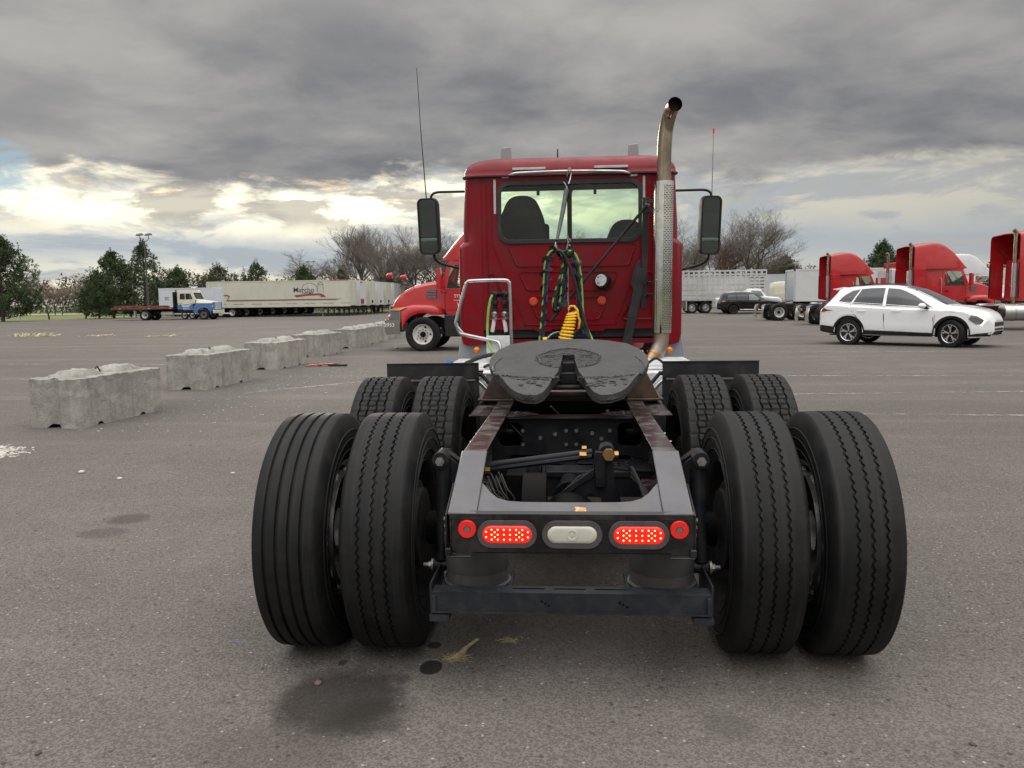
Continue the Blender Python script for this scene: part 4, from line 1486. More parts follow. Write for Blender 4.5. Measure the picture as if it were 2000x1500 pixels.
# ---------------- mirrors
for s in (-1, 1):
    cx = -1.400 if s < 0 else 1.363
    zt, zb = (2.497, 1.944) if s < 0 else (2.458, 1.894)
    w = .104 if s < 0 else .102
    tilt = radians(-11 if s < 0 else 13)
    g = G()
    fnm = lambda u, v, q: (u, q, v)
    H = (zt - zb) / 2
    rings = []
    for k, yy in ((1.0, -.03), (1.0, .02), (.93, .06), (.7, .095), (.3, .11)):
        rings.append([(a * k, yy, b * k) for a, b in rrect(-w, w, -H, H, .055, 6)])
    g.loft(rings)
    m_ = bt('mirror_housing', g, PLAST, loc=(cx, 4.7, (zt + zb) / 2), rot=(radians(5.5), 0, tilt), smooth=50)
    g = G().plate(rrect(-w, w, -H, H, .055, 6), [rrect(-w + .016, w - .016, -H + .016, H - .016, .042, 6)], 'xz', -.042, -.0305)
    g.box(-w + .01, w - .01, -.040, -.0305, -H + .165, -H + .174)
    g.build('mirror_frame', PLAST, m_, bevel=.004)
    G().sheet(rrect(-w + .014, w - .014, -H + .170, H - .014, .035, 5), plane='xz', w=-.0325).build('mirror_glass', MIRR, m_, smooth=0)
    g = G(); gx, gz = w - .016, .075
    vs, fs = [], []
    for i in range(9):
        for k in range(9):
            u, v = -1 + i / 4, -1 + k / 4
            vs.append((u * gx, -.033 - .010 * (1 - (u * u + v * v) / 2), -H + .092 + v * gz))
    fs = [(i * 9 + k, i * 9 + k + 1, i * 9 + k + 10, i * 9 + k + 9) for i in range(8) for k in range(8)]
    g.add(vs, fs).build('wide_angle_glass', MIRR, m_, smooth=80)
    g = G()
    g.tube(spline([(s * .90, 4.72, zt + .06), (s * 1.20, 4.72, zt + .062), (s * 1.32, 4.71, zt + .058), (s * 1.368, 4.70, zt + .03), (s * 1.38, 4.70, zt - .02)], 4), .0125, 10)
    g.tube(spline([(s * 1.36, 4.71, zb + .01), (s * 1.35, 4.71, zb - .045), (s * 1.28, 4.72, zb - .095), (s * 1.05, 4.73, zb - .155), (s * .90, 4.73, zb - .19)], 4), .0135, 10)
    bt('mirror_arm', g, BLK)
    # round convex mirror and door grab bar
    g = G().lathe([(.001, .03), (.03, .028), (.06, .016), (.08, 0), (.08, -.012), (.05, -.05), (.001, -.06)], (0, 0, 0), 'y', 24)
    g.v = [(a, -b, c) for a, b, c in g.v]
    bt('convex_mirror', g, MIRC, loc=(s * (1.0 if s < 0 else 1.005), 4.55, 1.96), smooth=60)
    xg = .985
    g = G().tube(spline([(s * .905, 4.30, 2.18 if s < 0 else 2.14), (s * .965, 4.28, 2.13), (s * xg, 4.27, 2.05), (s * xg, 4.27, 1.60), (s * xg, 4.27, 1.33), (s * .965, 4.28, 1.24), (s * .90, 4.32, 1.16)], 5), .0125, 10)
    bt('door_grab_bar', g, CHROMED)
bt('whip_antenna', G().tube([(-1.424, 4.7, 2.50), (-1.462, 4.7, 3.15), (-1.487, 4.7, 3.755)], [.006, .004, .0028], 6), PLAST)
g = G().tube([(1.383, 4.7, 2.46), (1.392, 4.7, 3.09)], [.005, .003], 6)
aa = bt('whip_antenna', g, NUTM)
G().cyl((1.392, 4.7, 3.05), (1.392, 4.7, 3.095), .009, n=8).build('antenna_tip', REFRED, aa)

# ---------------- deck between cab and fifth wheel
P = [(-.853, 3.0, 1.215), (-.905, 3.0, 1.285), (-.900, 3.0, 1.34), (-.832, 3.0, 1.575), (-.812, 3.0, 1.620), (-.77, 3.0, 1.634), (-.52, 3.0, 1.636), (-.482, 3.0, 1.615), (-.472, 3.0, 1.57), (-.464, 3.0, 1.10)]
g = G().tube(spline(P, 6), .0145, 12)
g.tube(spline([(-.905, 3.0, 1.30), (-.88, 3.0, 1.225), (-.82, 2.98, 1.205), (-.60, 2.92, 1.160), (-.555, 2.90, 1.135), (-.54, 2.88, 1.06)], 6), .0145, 12)
bt('deck_grab_rail', g, CHROMED)
for s in (-1, 1):
    g = G()
    g.loft([[(s * .57, yy, .88), (s * .985, yy, .88), (s * .985, yy, .95), (s * .945, yy, 1.20), (s * .90, yy, 1.24), (s * .76, yy, 1.22), (s * .70, yy, 1.0), (s * .57, yy, .97)] for yy in (3.56, 3.62, 4.5)])
    g.box(*sorted((s * .70, s * .735)), 3.545, 3.56, .89, 1.0)
    f_ = bt('step_fairing', g, GREYPL, bevel=.025)
    g = G()
    g.cyl((s * .80, 2.12, .70), (s * .80, 3.5, .70), .285, n=40)
    g.lathe([(.001, -.008), (.24, -.008), (.285, .01)], (s * .80, 2.12, .70), 'y', 40)
    tk = bt('fuel_tank', g, ALU, smooth=40, bevel=.006)
    for yy in (2.4, 3.2):
        G().lathe([(.287, -.025), (.293, -.025), (.293, .025), (.287, .025)], (s * .80, yy, .70), 'y', 40, closed=True).build('tank_strap', CHROMED, tk)
    g = G()
    g.box(*sorted((s * .885, s * .94)), 3.47, 3.54, 1.065, 1.10) if False else None
    g.ball((s * .80 if s < 0 else .835, 3.47, 1.055 if s < 0 else 1.04), .03, 10, (1, 1, 1))
    bt('amber_marker', g, AMBER)
g = G()
g.box(-.66, -.475, 2.94, 2.955, 1.02, 1.20)
g.box(-.66, -.475, 2.955, 3.3, 1.02, 1.035)
bt('air_line_board', g, WHITEP, bevel=.003)
g = G()
g.box(-.93, -.46, 2.35, 3.35, .975, .990)
g.box(.46, .93, 2.35, 3.35, .975, .990)
g.plate([(-.60, 2.10), (-.42, 2.10), (-.40, 2.35), (-.62, 2.35)], plane='xy', a=.972, b=.982)
for k in range(6):
    g.box(-.92, -.47, 2.42 + k * .15, 2.44 + k * .15, .990, 1.0); g.box(.47, .92, 2.42 + k * .15, 2.44 + k * .15, .990, 1.0)
bt('deck_plate', g, WHITEP, bevel=.002)
g = G()
g.box(-.60, -.46, 2.20, 2.9, .70, .97); g.box(.46, .66, 2.20, 2.9, .66, .97)
bt('battery_box', g, WHITEP, bevel=.01)
bt('blue_cap', G().cyl((-.90, 2.45, .99), (-.88, 2.47, 1.035), .030, n=16), pm('blue_plastic', (.02, .12, .50), .4))
g = G()
g.tube(spline([(.635, 2.3, .90), (.66, 2.3, .96), (.70, 2.3, .93), (.69, 2.3, .85), (.66, 2.3, .80)], 5), .014, 8)
g.cyl((.70, 2.28, .84), (.70, 2.28, .80), .022, n=10)
bt('tank_fitting', g, CHROMED)
# air couplings on their bracket
for k, x_ in enumerate((-.600, -.520)):
    g = G()
    g.cyl((x_, 3.06, 1.40), (x_, 3.06, 1.52), .020, n=12); g.cyl((x_, 3.04, 1.475), (x_, 3.04, 1.445), .030, n=14); g.cyl((x_, 3.04, 1.405), (x_, 3.04, 1.385), .031, n=14)
    g.cyl((x_ + .02, 3.05, 1.52), (x_ - .02, 3.05, 1.54), .018, n=10)
    c_ = bt('air_coupling', g, PLAST, bevel=.003)
    g = G()
    g.cyl((x_, 3.04, 1.385), (x_ + .006, 3.04, 1.325), .020, n=12); g.ball((x_, 3.03, 1.372), .027, 10); g.nut((x_, 3.04, 1.33), (0, 0, -1), .017, .02)
    g.build('coupling_valve', NUTM, c_)
    g = G().cyl((x_ - .004, 3.04, 1.325), (x_ + (.01 if k else -.022), 3.04, 1.225), .0155, n=12)
    g.build('white_sleeve', WHITEP, c_, bevel=.003)
g = G().box(-.63, -.49, 3.08, 3.10, 1.50, 1.545)
g.box(-.59, -.53, 3.05, 3.08, 1.525, 1.54)
bt('coupling_bracket', g, BLK, bevel=.003)

# ---------------- hoses
def bundle(pts, tag_, g_side=(-.013, -.004, 0), b_side=(.011, .002, 0), r=.0145, wrap=.0240):
    P = spline(pts, 10)
    g = G().tube(P, r + .001, 8)
    base = bt(tag_, g, HOSEB, smooth=60)
    G().tube([p + V(g_side) for p in P], r * .66, 8).build('green_line', GRN, base, smooth=60)
    G().tube([p + V(b_side) for p in P], r * .70, 8).build('blue_line', BLU, base, smooth=60)
    # flat spiral wrap
    L = [0]
    for i in range(1, len(P)):
        L.append(L[-1] + (P[i] - P[i - 1]).length)
    W_ = []
    n = int(L[-1] / .0045)
    j = 0
    for i in range(n + 1):
        d = L[-1] * i / n
        while j < len(L) - 2 and L[j + 1] < d:
            j += 1
        f = (d - L[j]) / max(1e-9, L[j + 1] - L[j])
        c = P[j].lerp(P[j + 1], f); tn = (P[j + 1] - P[j]).normalized()
        a = tn.cross(V((0, 1, 0))).normalized(); b = tn.cross(a)
        t = d / .095 * 2 * pi
        W_.append(c + (a * cos(t) + b * sin(t)) * (wrap - .001) + tn * .0)
    g = G(); vs = []; fs = []
    for i, w_ in enumerate(W_):
        k2 = min(i + 1, n); k1 = max(i - 1, 0)
        tn = (W_[k2] - W_[k1]).normalized()
        j2 = min(int(i / n * (len(P) - 1)), len(P) - 2)
        ax = (P[j2 + 1] - P[j2]).normalized()
        vs += [w_ - ax * .028, w_ + ax * .028]
    fs = [(2 * i, 2 * i + 1, 2 * i + 3, 2 * i + 2) for i in range(n)]
    g.add(vs, fs).build('spiral_wrap', HOSEB, base, smooth=60, normals=False)
    return base


bundle([(-.235, 2.95, 1.02), (-.225, 2.97, 1.17), (-.205, 3.0, 1.36), (-.190, 3.0, 1.60), (-.178, 3.0, 1.76), (-.140, 3.0, 1.845), (-.095, 3.0, 1.862), (-.055, 3.0, 1.84), (-.035, 3.02, 1.78), (-.042, 3.02, 1.66), (-.055, 3.02, 1.52), (-.075, 3.02, 1.415), (-.108, 3.02, 1.405), (-.118, 3.02, 1.46), (-.095, 3.04, 1.56), (-.06, 3.04, 1.66), (-.035, 3.04, 1.78)], 'air_line_bundle')
bundle([(-.06, 3.03, 1.80), (-.030, 3.0, 1.850), (.002, 3.0, 1.850), (.040, 3.0, 1.80), (.066, 3.0, 1.68), (.078, 3.0, 1.50), (.085, 2.98, 1.36), (.115, 2.95, 1.25), (.160, 2.92, 1.15), (.20, 2.9, 1.05)], 'air_line_bundle', g_side=(.020, -.006, 0), b_side=(-.016, .008, 0))
g = G().tube(spline([(-.10, 2.985, 1.86), (-.055, 2.975, 1.84), (-.01, 2.97, 1.76), (.045, 2.965, 1.60), (.085, 2.95, 1.42), (.135, 2.93, 1.24), (.19, 2.9, 1.06)], 8), .0125, 10)
bt('black_air_line', g, HOSEB, smooth=60)
bt('green_air_line', G().tube(spline([(-.612, 3.05, 1.53), (-.632, 3.02, 1.48), (-.648, 3.0, 1.38), (-.655, 2.98, 1.24), (-.640, 2.92, 1.14), (-.59, 2.85, 1.05), (-.56, 2.8, .98)], 8), .0105, 10), GRN, smooth=60)
bt('grey_air_line', G().tube(spline([(-.21, 2.98, 1.13), (-.16, 3.05, 1.19), (-.10, 3.1, 1.215), (-.03, 3.1, 1.20), (.02, 3.05, 1.205), (.06, 2.98, 1.235), (.075, 2.96, 1.29)], 8), .009, 8), NUTM, smooth=60)
g = G()
g.tube(spline([(-.80, 2.7, 1.0), (-.70, 2.75, 1.04), (-.60, 2.8, 1.06), (-.50, 2.75, 1.05)], 6), .016, 8)
g.tube(spline([(-.62, 2.4, 1.0), (-.56, 2.3, 1.02), (-.48, 2.2, .98), (-.46, 2.1, .90)], 6), .012, 8)
g.tube(spline([(.56, 2.5, 1.0), (.62, 2.4, 1.05), (.69, 2.35, .98), (.70, 2.3, .90)], 6), .010, 8)
bt('deck_hoses', g, HOSEB, smooth=60)
# yellow coil
g = G()
P = []
A, B = V((.018, 2.96, 1.375)), V((-.052, 2.90, 1.10))
nt = 11.5
for i in range(int(nt * 20) + 1):
    f = i / (nt * 20)
    f2 = f ** 1.15
    c = A.lerp(B, f2)
    r_ = .034 + .022 * f
    t = 2 * pi * nt * f
    P.append(c + V((r_ * cos(t), r_ * sin(t) * .9, .011 * cos(t) * (1 - f) - .008 * cos(t) * f)))
g.tube([V((-.008, 2.99, 1.40)), V((.005, 2.97, 1.425)), V((.035, 2.96, 1.425)), V((.062, 2.95, 1.39)), V((.066, 2.95, 1.35)), V((.058, 2.955, 1.37))] + P[2:], .0088, 8)
g.tube(spline([(.062, 2.95, 1.36), (.070, 2.95, 1.33), (.078, 2.95, 1.31), (.074, 2.95, 1.28), (.070, 2.96, 1.25)], 5), .009, 8)
coil = bt('coiled_cable', g, YEL, smooth=60)
G().cyl((-.21, 2.90, 1.168), (-.18, 2.90, 1.172), .016, n=10).build('yellow_plug', YEL, coil)
# spring hanger and chains
g = G()
g.tube(spline([(-.016, YR - .09, 2.49), (-.004, YR - .10, 2.545), (.012, YR - .10, 2.548), (.018, YR - .085, 2.52), (.010, YR - .10, 2.47), (-.005, YR - .14, 2.42)], 5), .0045, 6)
g.tube(spline([(-.045, YR - .13, 2.44), (-.02, YR - .13, 2.40), (-.012, YR - .14, 2.36)], 4), .004, 6)
g.cyl((-.112, 3.05, 1.89), (-.108, 3.06, 1.93), .006, n=6)
g.box(-.118, -.096, 3.0, 3.01, 1.855, 1.905)
g.tube([(-.020, 3.05, 1.87), (-.010, 3.05, 1.93), (-.018, 3.05, 1.97)], .005, 6)
for k in range(5):
    g.lathe([(.011, -.003), (.014, 0), (.011, .003), (.008, 0)], (-.010 + .006 * (k % 2), 3.05, 1.87 + .024 * k), 'y' if k % 2 else 'x', 10, closed=True)
bt('hook', g, CHROMED)
bt('spring_tube', G().tube([(-.020, YR - .14, 2.38), (-.050, 3.28, 2.20), (-.098, 3.12, 1.95)], [.020, .019, .012], 10), pm('grey_spring_sleeve', (.075, .075, .078), .4, .3, var=.3, vs=30))
g = G()
g.tube([(-.016, 3.03, 1.86), (-.012, 3.03, 1.42)], .0085, 8)
g.tube([(-.012, 3.03, 1.42), (.0, 2.9, 1.12), (.0, 2.87, 1.02)], .003, 6)
pg = bt('hanger_rod', g, CHROMED)
g = G()
for k in range(8):
    g.cyl((-.0145, 3.022, 1.65 - .028 * k), (-.0145, 3.019, 1.65 - .028 * k), .0035, n=6)
g.build('rod_holes', DARK, pg)


# ================================================================== other vehicles
def itp(tab, x):
    if x <= tab[0][0]:
        return tab[0][1]
    for (a, b), (c, d) in zip(tab, tab[1:]):
        if x <= c:
            return b + (d - b) * (x - a) / (c - a) if c > a else d
    return tab[-1][1]


class Shell:
    """car body surface built from sections along x; mirrored in y"""
    def __init__(s, L, top, sh, W, Wt, wheels, Ra, R, sill):
        s.L, s.top, s.sh, s.W, s.Wt, s.wh, s.Ra, s.R, s.sill = L, top, sh, W, Wt, wheels, Ra, R, sill

    def zb(s, x):
        z = itp(s.sill, x)
        for xw in s.wh:
            d = abs(x - xw)
            if d < s.Ra:
                z = max(z, s.R + sqrt(s.Ra ** 2 - d * d))
        return z

    def sec(s, x):
        w, zs, zt, wt, z0 = itp(s.W, x), itp(s.sh, x), itp(s.top, x), itp(s.Wt, x), s.zb(x)
        wt = min(wt, w - .03)
        k = min(1.0, max(.15, (zt - zs) / .35))
        z0 = min(z0, zs - .05)
        h = zs - z0
        return [(w - .035, z0), (w - .004, z0 + .10 * h), (w + .004, z0 + .42 * h), (w - .012, z0 + .62 * h), (w, z0 + .82 * h), (w - .012, zs - .02), (w - .045, zs),
                (w - .05 + (wt - w + .05) * .5 + .012 * k, zs + (zt - zs) * .5), (wt + .01, zt - .085 * k), (wt - .025, zt - .035 * k), (wt - .10, zt - .008 * k), (wt * .55, zt + .008), (0, zt + .018)]

    def side(s, x, z):
        P = s.sec(x)
        for (a, b), (c, d) in zip(P, P[1:]):
            if z <= d and d > b:
                return a + (c - a) * max(0, (z - b)) / (d - b)
        return P[-3][0]

    def topz(s, x, y):
        P = list(reversed(s.sec(x)))
        y = abs(y)
        for (a, b), (c, d) in zip(P, P[1:]):
            if y <= c:
                return b + (d - b) * (y - a) / max(1e-6, (c - a))
        return P[-1][1]

    def build(s, name, mat, parent, extra=()):
        xs = set([0, .02, .05, .09, .14, .2, s.L, s.L - .02, s.L - .05, s.L - .09, s.L - .15, s.L - .22])
        n = int(s.L / .09)
        for i in range(n + 1):
            xs.add(round(s.L * i / n, 4))
        for xw in s.wh:
            for k in range(13):
                xs.add(round(xw + s.Ra * cos(pi * k / 12), 4))
            xs |= {round(xw - s.Ra - .003, 4), round(xw + s.Ra + .003, 4)}
        for e in extra:
            xs.add(e)
        rings = []
        for x in sorted(xs):
            P = s.sec(x)
            rings.append([(x, -a, b) for a, b in P] + [(x, a, b) for a, b in reversed(P[:-1])])
        g = G().loft(rings, closed=False, caps=False)
        m = len(rings[0])
        g.add(rings[0], [tuple(range(m))]); g.add(rings[-1], [tuple(range(m))])
        return g.build(name, mat, parent, smooth=42)

    def patch(s, name, P, mat, parent, sg=-1, off=.004, th=.004, step=.12):
        fn = lambda u, v, w: (u, sg * (s.side(u, v) + w), v)
        g = G().fine(P, fn, off, .09)
        return g.build(name, mat, parent)

    def strip(s, name, path, mat, parent, sg=-1, r=.004, off=0.0):
        P = [(a, sg * (s.side(a, b) + off), b) for a, b in dens(path, .1)[:-1] + [path[-1]]]
        return G().tube(P, r, 4).build(name, mat, parent)

    def arch(s, name, xw, r1, r2, mat, parent, sg, off, a0=-8, a1=188, zmin=.2):
        g = G(); vs = []; fs = []
        n = 28
        for i in range(n + 1):
            t = radians(a0 + (a1 - a0) * i / n)
            row = []
            for r, o in ((r1, -.03), (r1, off), (r2, off), (r2, -.005)):
                x, z = xw + r * cos(t), max(zmin, s.R + r * sin(t))
                x = min(max(x, 0.02), s.L - .02)
                row.append((x, sg * (s.side(x, max(z, s.zb(x) + .005)) + o), z))
            vs += row
        for i in range(n):
            for k in range(3):
                fs.append((i * 4 + k, i * 4 + k + 1, i * 4 + k + 5, i * 4 + k + 4))
        return g.add(vs, fs).build(name, mat, parent)

    def toppatch(s, name, x0, x1, y0f, mat, parent, off=.005, n=12):
        g = G(); vs = []; fs = []
        for i in range(n + 1):
            x = x0 + (x1 - x0) * i / n
            hw = y0f(x)
            for k in range(n + 1):
                y = -hw + 2 * hw * k / n
                vs.append((x, y, s.topz(x, y) + off))
        fs = [(i * (n + 1) + k, i * (n + 1) + k + 1, (i + 1) * (n + 1) + k + 1, (i + 1) * (n + 1) + k) for i in range(n) for k in range(n)]
        return g.add(vs, fs).build(name, mat, parent, smooth=60)


CAR_T = None


def car_wheel_mesh():
    R, w = .362, .235
    h = w / 2
    g = G().lathe([(.235, -h * .8), (.255, -h * .98), (.30, -h), (R - .02, -h * .96), (R - .004, -h * .84), (R, -h * .6), (R, h * .6), (R - .004, h * .84), (R - .02, h * .96), (.30, h), (.255, h * .98), (.235, h * .8)], (0, 0, 0), 'x', 48)
    return g.mesh('car_tyre', [RUBBER], 35)


def alloy_mesh(dark=False):
    g = G()
    h = .10
    g.m(1)
    g.lathe([(.001, .02), (.15, .02), (.222, .03)], (0, 0, 0), 'x', 32)
    g.m(0 if not dark else 1)
    g.lathe([(.245, h + .004), (.236, h + .006), (.226, h - .004), (.222, .03), (.228, -h), (.245, -h)], (0, 0, 0), 'x', 48)
    for k in range(5):
        t = 2 * pi * k / 5 + .3
        def pt(r, a, x=0):
            return (x, r * cos(t + a), r * sin(t + a))
        x0, x1 = .045, .078
        shape = [(.035, -.5), (.12, -.20), (.165, -.16), (.228, -.20), (.228, -.10), (.17, -.02), (.228, .22), (.20, .34), (.15, .22), (.12, .18), (.035, .5)]
        vs = [pt(r, a, x0 + .02 * (r / .23)) for r, a in shape] + [pt(r, a, x1 + .012 * (r / .23)) for r, a in shape]
        n = len(shape)
        tr = tessellate_polygon([[V((r * cos(a), r * sin(a), 0)) for r, a in shape]])
        fs = [tuple(q + n for q in f) for f in tr] + [(i, (i + 1) % n, n + (i + 1) % n, n + i) for i in range(n)]
        g.add(vs, fs)
    g.m(1)
    g.lathe([(.03, .08), (.028, .088), (.001, .090)], (0, 0, 0), 'x', 16)
    return g.mesh('alloy_rim', [pm('machined_alloy', (.70, .71, .72), .25, .9), pm('gloss_black_wheel', (.015, .015, .016), .25)], 35)


CAR_T = car_wheel_mesh()
ALLOY = alloy_mesh()
ALLOYD = alloy_mesh(True)


def car_wheel(parent, x, y, face, rim, steer=0.0, sc=1.0):
    o = bpy.data.objects.new('tyre', CAR_T); COL.objects.link(o); o.parent = parent
    o.location = (x, y, .358 * sc); o.rotation_euler = (0, 0, (pi / 2 if face > 0 else -pi / 2) + steer); o.scale = (sc, sc, sc)
    r = bpy.data.objects.new('rim', rim); COL.objects.link(r); r.parent = o
    return o


def white_suv():
    r = thing('parked_car', 'white crossover car with black wheel arches crossing the lot on the right', 'car')
    L = 4.66
    s = Shell(L,
              [(0, .88), (.04, 1.02), (.12, 1.12), (.24, 1.22), (.42, 1.42), (.56, 1.57), (.66, 1.605), (.9, 1.63), (1.4, 1.66), (1.95, 1.665), (2.3, 1.64), (2.7, 1.53), (3.1, 1.34), (3.5, 1.13), (3.6, 1.095), (3.9, 1.07), (4.3, .99), (4.52, .90), (4.62, .80), (L, .70)],
              [(0, .84), (.06, .98), (.25, 1.12), (.6, 1.12), (1.2, 1.08), (2.4, 1.01), (3.3, .99), (3.6, 1.00), (4.0, .96), (4.35, .88), (4.55, .78), (L, .62)],
              [(0, .66), (.03, .74), (.10, .83), (.25, .89), (.7, .925), (1.3, .925), (2.4, .915), (3.4, .925), (3.9, .92), (4.2, .875), (4.4, .80), (4.55, .70), (4.63, .58), (L, .50)],
              [(0, .55), (.3, .62), (.8, .66), (2.2, .66), (2.7, .66), (3.3, .74), (3.6, .78), (4.2, .72), (4.5, .56), (L, .42)],
              (.955, 3.71), .405, .362, [(0, .48), (.08, .36), (.4, .30), (4.2, .26), (4.5, .28), (4.62, .34), (L, .42)])
    W_ = pm('pearl_white_paint', (.84, .85, .87), .22, coat=.9, var=.02)
    body = s.build('body', W_, r)
    G().box(.30, 4.25, -.66, .66, .26, .60).build('floor_pan', DARK, r)
    for sg in (-1, 1):
        for xw in s.wh:
            g = G().lathe([(.40, -.02), (.40, .34)], (xw, 0, .362), 'y', 24)
            g.v = [(a, sg * (.90 - b), c) for a, b, c in g.v]
            s.arch('wheel_arch_trim', xw, .398, .468, PLAST, r, sg, .018)
        P = [(1.42, .305), (3.24, .275), (3.24, .375), (1.42, .43)]
        s.patch('sill_trim', P, PLAST, r, sg, .014, .05)
        s.patch('sill_strip', [(1.45, .432), (3.2, .377), (3.2, .40), (1.45, .46)], WHITEP, r, sg, .026, .02)
        s.patch('rear_bumper_trim', [(.06, .38), (.50, .31), (.50, .52), (.12, .56), (.04, .52)], PLAST, r, sg, .012, .03)
        s.patch('front_bumper_trim', [(4.13, .29), (4.60, .30), (4.62, .40), (4.30, .37), (4.14, .34)], PLAST, r, sg, .008, .03)
        w = [(.42, 1.30), (.60, 1.42), (.82, 1.50), (.98, 1.535), (.86, 1.22), (.55, 1.19)]
        s.patch('quarter_window', [(.62, 1.235), (.98, 1.175), (1.20, 1.555), (.98, 1.52), (.78, 1.40)], TINT, r, sg)
        s.patch('door_window', [(1.03, 1.165), (1.88, 1.10), (1.90, 1.585), (1.55, 1.585), (1.25, 1.565)], TINT, r, sg)
        s.patch('door_window', [(1.97, 1.095), (3.20, 1.055), (3.02, 1.17), (2.72, 1.36), (2.45, 1.49), (2.28, 1.55), (1.98, 1.575)], TINT, r, sg)
        s.strip('window_trim', [(.58, 1.225), (1.0, 1.155), (1.9, 1.088), (3.28, 1.04)], CHROME, r, sg, .006, .006)
        for path in ([(1.93, 1.08), (1.95, .9), (1.95, .47)], [(.98, 1.14), (1.02, .95), (1.24, .72), (1.36, .47)], [(3.22, 1.02), (3.28, .85), (3.27, .45)], [(.36, 1.06), (.38, .9)]):
            s.strip('panel_gap', path, PLAST, r, sg, .0055, -.001)
        for x_ in (1.20, 2.16):
            g = G().tube([(x_, sg * (s.side(x_, .95) + .006), .95), (x_ + .04, sg * (s.side(x_, .95) + .035), .955), (x_ + .20, sg * (s.side(x_, .95) + .035), .958), (x_ + .24, sg * (s.side(x_, .95) + .006), .958)], .012, 8)
            g.build('door_handle', W_, r)
        g = G()
        g.ball((2.98, sg * 1.00, 1.09), .13, 14, (.78, .95, .58))
        mm = g.build('wing_mirror', W_, r, smooth=60)
        G().plate([(2.98, 1.03), (3.10, .985), (3.16, 1.04), (3.05, 1.07)], plane='xz', a=sg * .90, b=sg * .95).build('mirror_foot', PLAST, mm)
        s.patch('tail_lamp', [(.035, .90), (.30, .96), (.50, .975), (.30, 1.0), (.16, 1.06), (.10, 1.08), (.05, 1.02)], pm('tail_lamp_dark', (.17, .012, .014), .15, coat=1), r, sg, .008, .01)
        s.patch('headlamp', [(4.12, .74), (4.30, .60), (4.44, .62), (4.47, .74), (4.33, .82), (4.18, .84)], HEADL, r, sg, .008, .01)
        s.patch('running_light', [(4.02, .915), (4.34, .855), (4.535, .72), (4.42, .56), (4.385, .565), (4.475, .715), (4.32, .82), (4.06, .895)], pm('lit_running_light', (.9, .9, .7), .3, emit=((1, .97, .62), .9)), r, sg, .014, .012)
        g = G().cyl((1.0, sg * .60, 1.64), (1.0, sg * .60, 1.64), .01)
    g = G()
    for sg in (-1, 1):
        g = G().tube([(.8, sg * .60, 1.655), (1.5, sg * .61, 1.705), (2.1, sg * .60, 1.69)], .014, 6)
        g.build('roof_rail', PLAST, r)
    s.toppatch('windscreen', 2.44, 3.54, lambda x: itp([(2.44, .60), (3.54, .72)], x), TINT, r)
    s.toppatch('glass_roof', 1.2, 2.40, lambda x: .52, TINT, r)
    g = G()
    g.loft([[(.46, y_, 1.54), (.33, y_, 1.575), (.66, y_, 1.625), (.70, y_, 1.57)] for y_ in (-.58, .58)])
    g.build('roof_spoiler', W_, r, bevel=.01)
    g = G().loft([[(.20, y_, 1.22), (.44, y_, 1.50), (.47, y_, 1.49), (.23, y_, 1.20)] for y_ in (-.50, .50)])
    g.build('rear_window', TINT, r)
    g = G()
    g.box(4.50, 4.672, -.47, .47, .545, .655)
    g.box(4.50, 4.668, -.44, .44, .44, .50)
    g.build('grille', PLAST, r, bevel=.01)
    G().box(4.60, 4.675, -.45, .45, .425, .437).build('bumper_blade', ALU, r, bevel=.01)
    st = radians(-16)
    for xw, stx in ((.955, 0), (3.71, st)):
        for sg in (-1, 1):
            car_wheel(r, xw, sg * .815, sg, ALLOY, stx)
    return r


